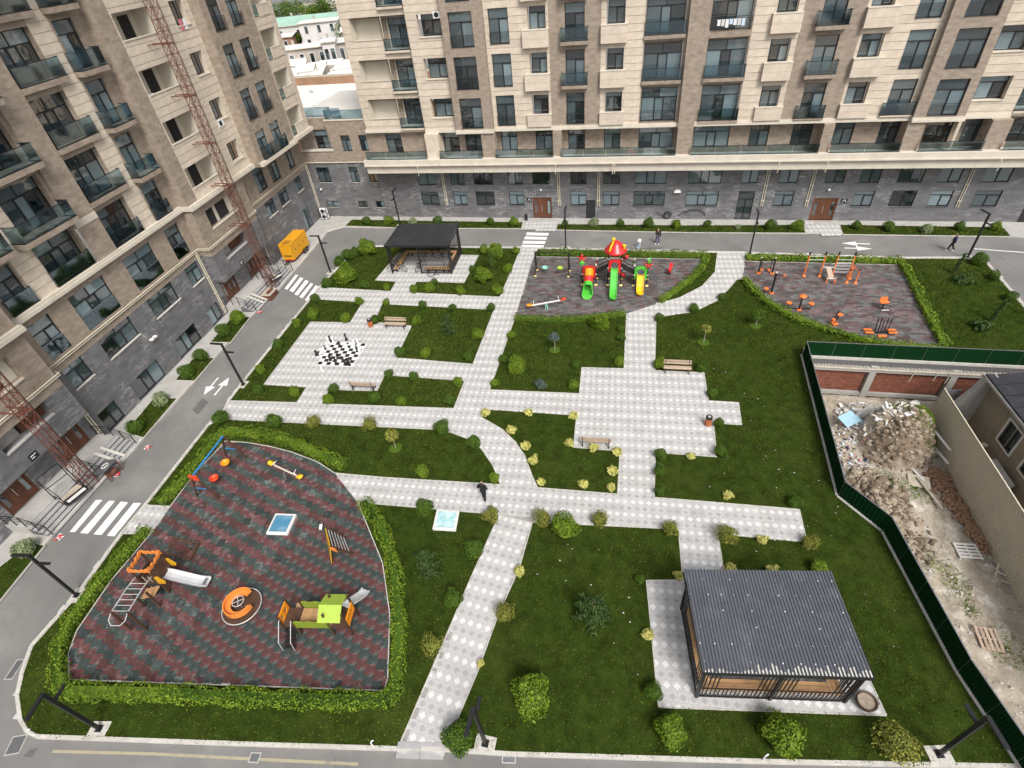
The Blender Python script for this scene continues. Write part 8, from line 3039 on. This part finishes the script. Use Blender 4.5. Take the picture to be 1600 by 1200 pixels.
far_house('old grey town house with narrow white framed windows in the gap', -90, 148, radians(17), 13, 7, 5.6, 'house_grey', 'roof_pale', 5)
far_house('old stone town house with arched porch right of the grey one', -75.5, 155, radians(17), 14, 8, 5.6, 'house_grey', 'roof_pale', 6)
far_house('small white town house standing between the grey ones', -82.6, 149.6, radians(17), 3.2, 5, 6.4, 'house_white', 'roof_pale', 2)
far_house('white two storey town house behind the grey row', -101, 180, radians(12), 12, 8, 7.5, 'house_white', 'roof_pale', 3, True, .3, 0)
far_house('low brick town house with satellite dishes', -117, 177, radians(12), 14, 8, 4.5, 'rust_wall', 'roof_pale', 3, False, .5, 4)
far_house('town house with satellite dishes behind the stone one', -85, 177, radians(14), 14, 8, 5, 'house_grey', 'roof_pale', 3, False, .5, 4)
far_house('wide town house with a pale green roof', -114, 195, radians(10), 36, 16, 5.5, 'house_white', 'roof_green', 6, False, 1.8)
far_house('low white town house beyond the green roof', -98, 232, radians(10), 30, 12, 5, 'house_white', 'roof_pale', 5)
far_house('grey roofed shed beyond the trees', -130, 245, radians(8), 34, 14, 5, 'house_grey', 'house_grey', 5, False, 1.5)
far_house('cream block among the far trees', -150, 300, radians(6), 30, 14, 9, 'house_white', 'roof_pale', 6, True)
far_house('grey block at the top of the gap', -105, 290, radians(6), 30, 14, 8, 'house_grey', 'roof_pale', 6, True)
far_house('tall white block at the top right of the gap', -80, 250, radians(6), 22, 12, 9, 'house_white', 'roof_pale', 4, True)
sh2 = MB()
rr = random.Random(4)
for i in range(60):                              # shanty roofs between the hall and the houses
    x, y = rr.uniform(-98, -60), rr.uniform(105, 143)
    w, d, h = rr.uniform(3, 8), rr.uniform(2, 5), rr.uniform(2.2, 3.4)
    a = rr.uniform(.2, .45)
    t = MB()
    ca, sa = cos(a), sin(a)
    P = lambda u, v, z: (x + u * ca - v * sa, y + u * sa + v * ca, z)
    t.add([P(0, 0, h), P(w, 0, h), P(w, d, h + .5), P(0, d, h + .5), P(0, 0, 0), P(w, 0, 0), P(w, d, 0), P(0, d, 0)], [(0, 1, 2, 3)], 0)
    t.add([P(0, 0, h), P(w, 0, h), P(w, d, h + .5), P(0, d, h + .5), P(0, 0, 0), P(w, 0, 0), P(w, d, 0), P(0, d, 0)], [(0, 4, 5, 1), (1, 5, 6, 2), (3, 7, 4, 0)], 1)
    sh2.v += t.v and [] or []
    sh2.add(t.v[:8], t.f[:1], 0)
    sh2.add(t.v[8:], [tuple(k - 8 for k in f) for f in t.f[1:]], 1)
tag(sh2.obj('sheds', ['roof_pale', 'house_grey']), 'jumble of low pale shed roofs behind the white hall', 'sheds', kind='stuff')


def far_tree(x, y, h, r, label, m='leaf_far', n=2600):
    t = thing('broadleaf_tree', label, 'tree', (x, y, 0), 0, 'trees among the far houses')
    b = MB().tube([(0, 0, 0), (.1, 0, h * .3), (0, .1, h * .6)], [.3, .22, .12], 8)
    for k in range(6):
        a = k * 1.05
        b.tube([(0, 0, h * .35), (r * .4 * cos(a), r * .4 * sin(a), h * .6), (r * .7 * cos(a), r * .7 * sin(a), h * .75)], [.12, .07, .03], 6)
    b.obj('trunk', 'bark', t)
    g = np.random.default_rng(int(abs(x) * 3))
    P, N = [], []
    for k in range(14):
        c = np.array([g.normal(0, r * .45), g.normal(0, r * .45), h * g.uniform(.5, .9)])
        q = g.normal(0, 1, (n // 14, 3))
        q /= np.linalg.norm(q, axis=1, keepdims=True)
        P.append(c + q * (r * g.uniform(.3, .5)) * (.6 + .4 * g.random((n // 14, 1))))
        N.append(q + [0, 0, .4])
    link('crown', mesh_np('crown', leaves(np.concatenate(P), np.concatenate(N), .55, .8, g), 4, m), t)


for i, (x, y, h, r, l, m) in enumerate((
        (-143, 228, 9, 6, 'tall light green tree left among the far houses', 'leaf_far'), (-133, 224, 10, 6.5, 'broad light green tree at the top of the gap', 'leaf_far'), (-126, 226, 8, 5, 'light green tree beside the dark one', 'leaf_light'),
        (-119, 224, 10, 6, 'dark green tree at the top of the gap', 'leaf_dark'), (-110, 221, 6, 4, 'small tree beside the far white block', 'leaf_dark'), (-92, 184, 6, 4, 'bright green tree behind the dish house', 'leaf_far'),
        (-99, 147, 6, 2.2, 'slim tree at the left end of the grey house', 'leaf_far'), (-170, 300, 14, 10, 'distant tree in the far left of the gap', 'leaf_far'), (-112, 184, 4, 3, 'low bush like tree before the green roof', 'leaf_dark'))):
    far_tree(x, y, h, r, l, m)
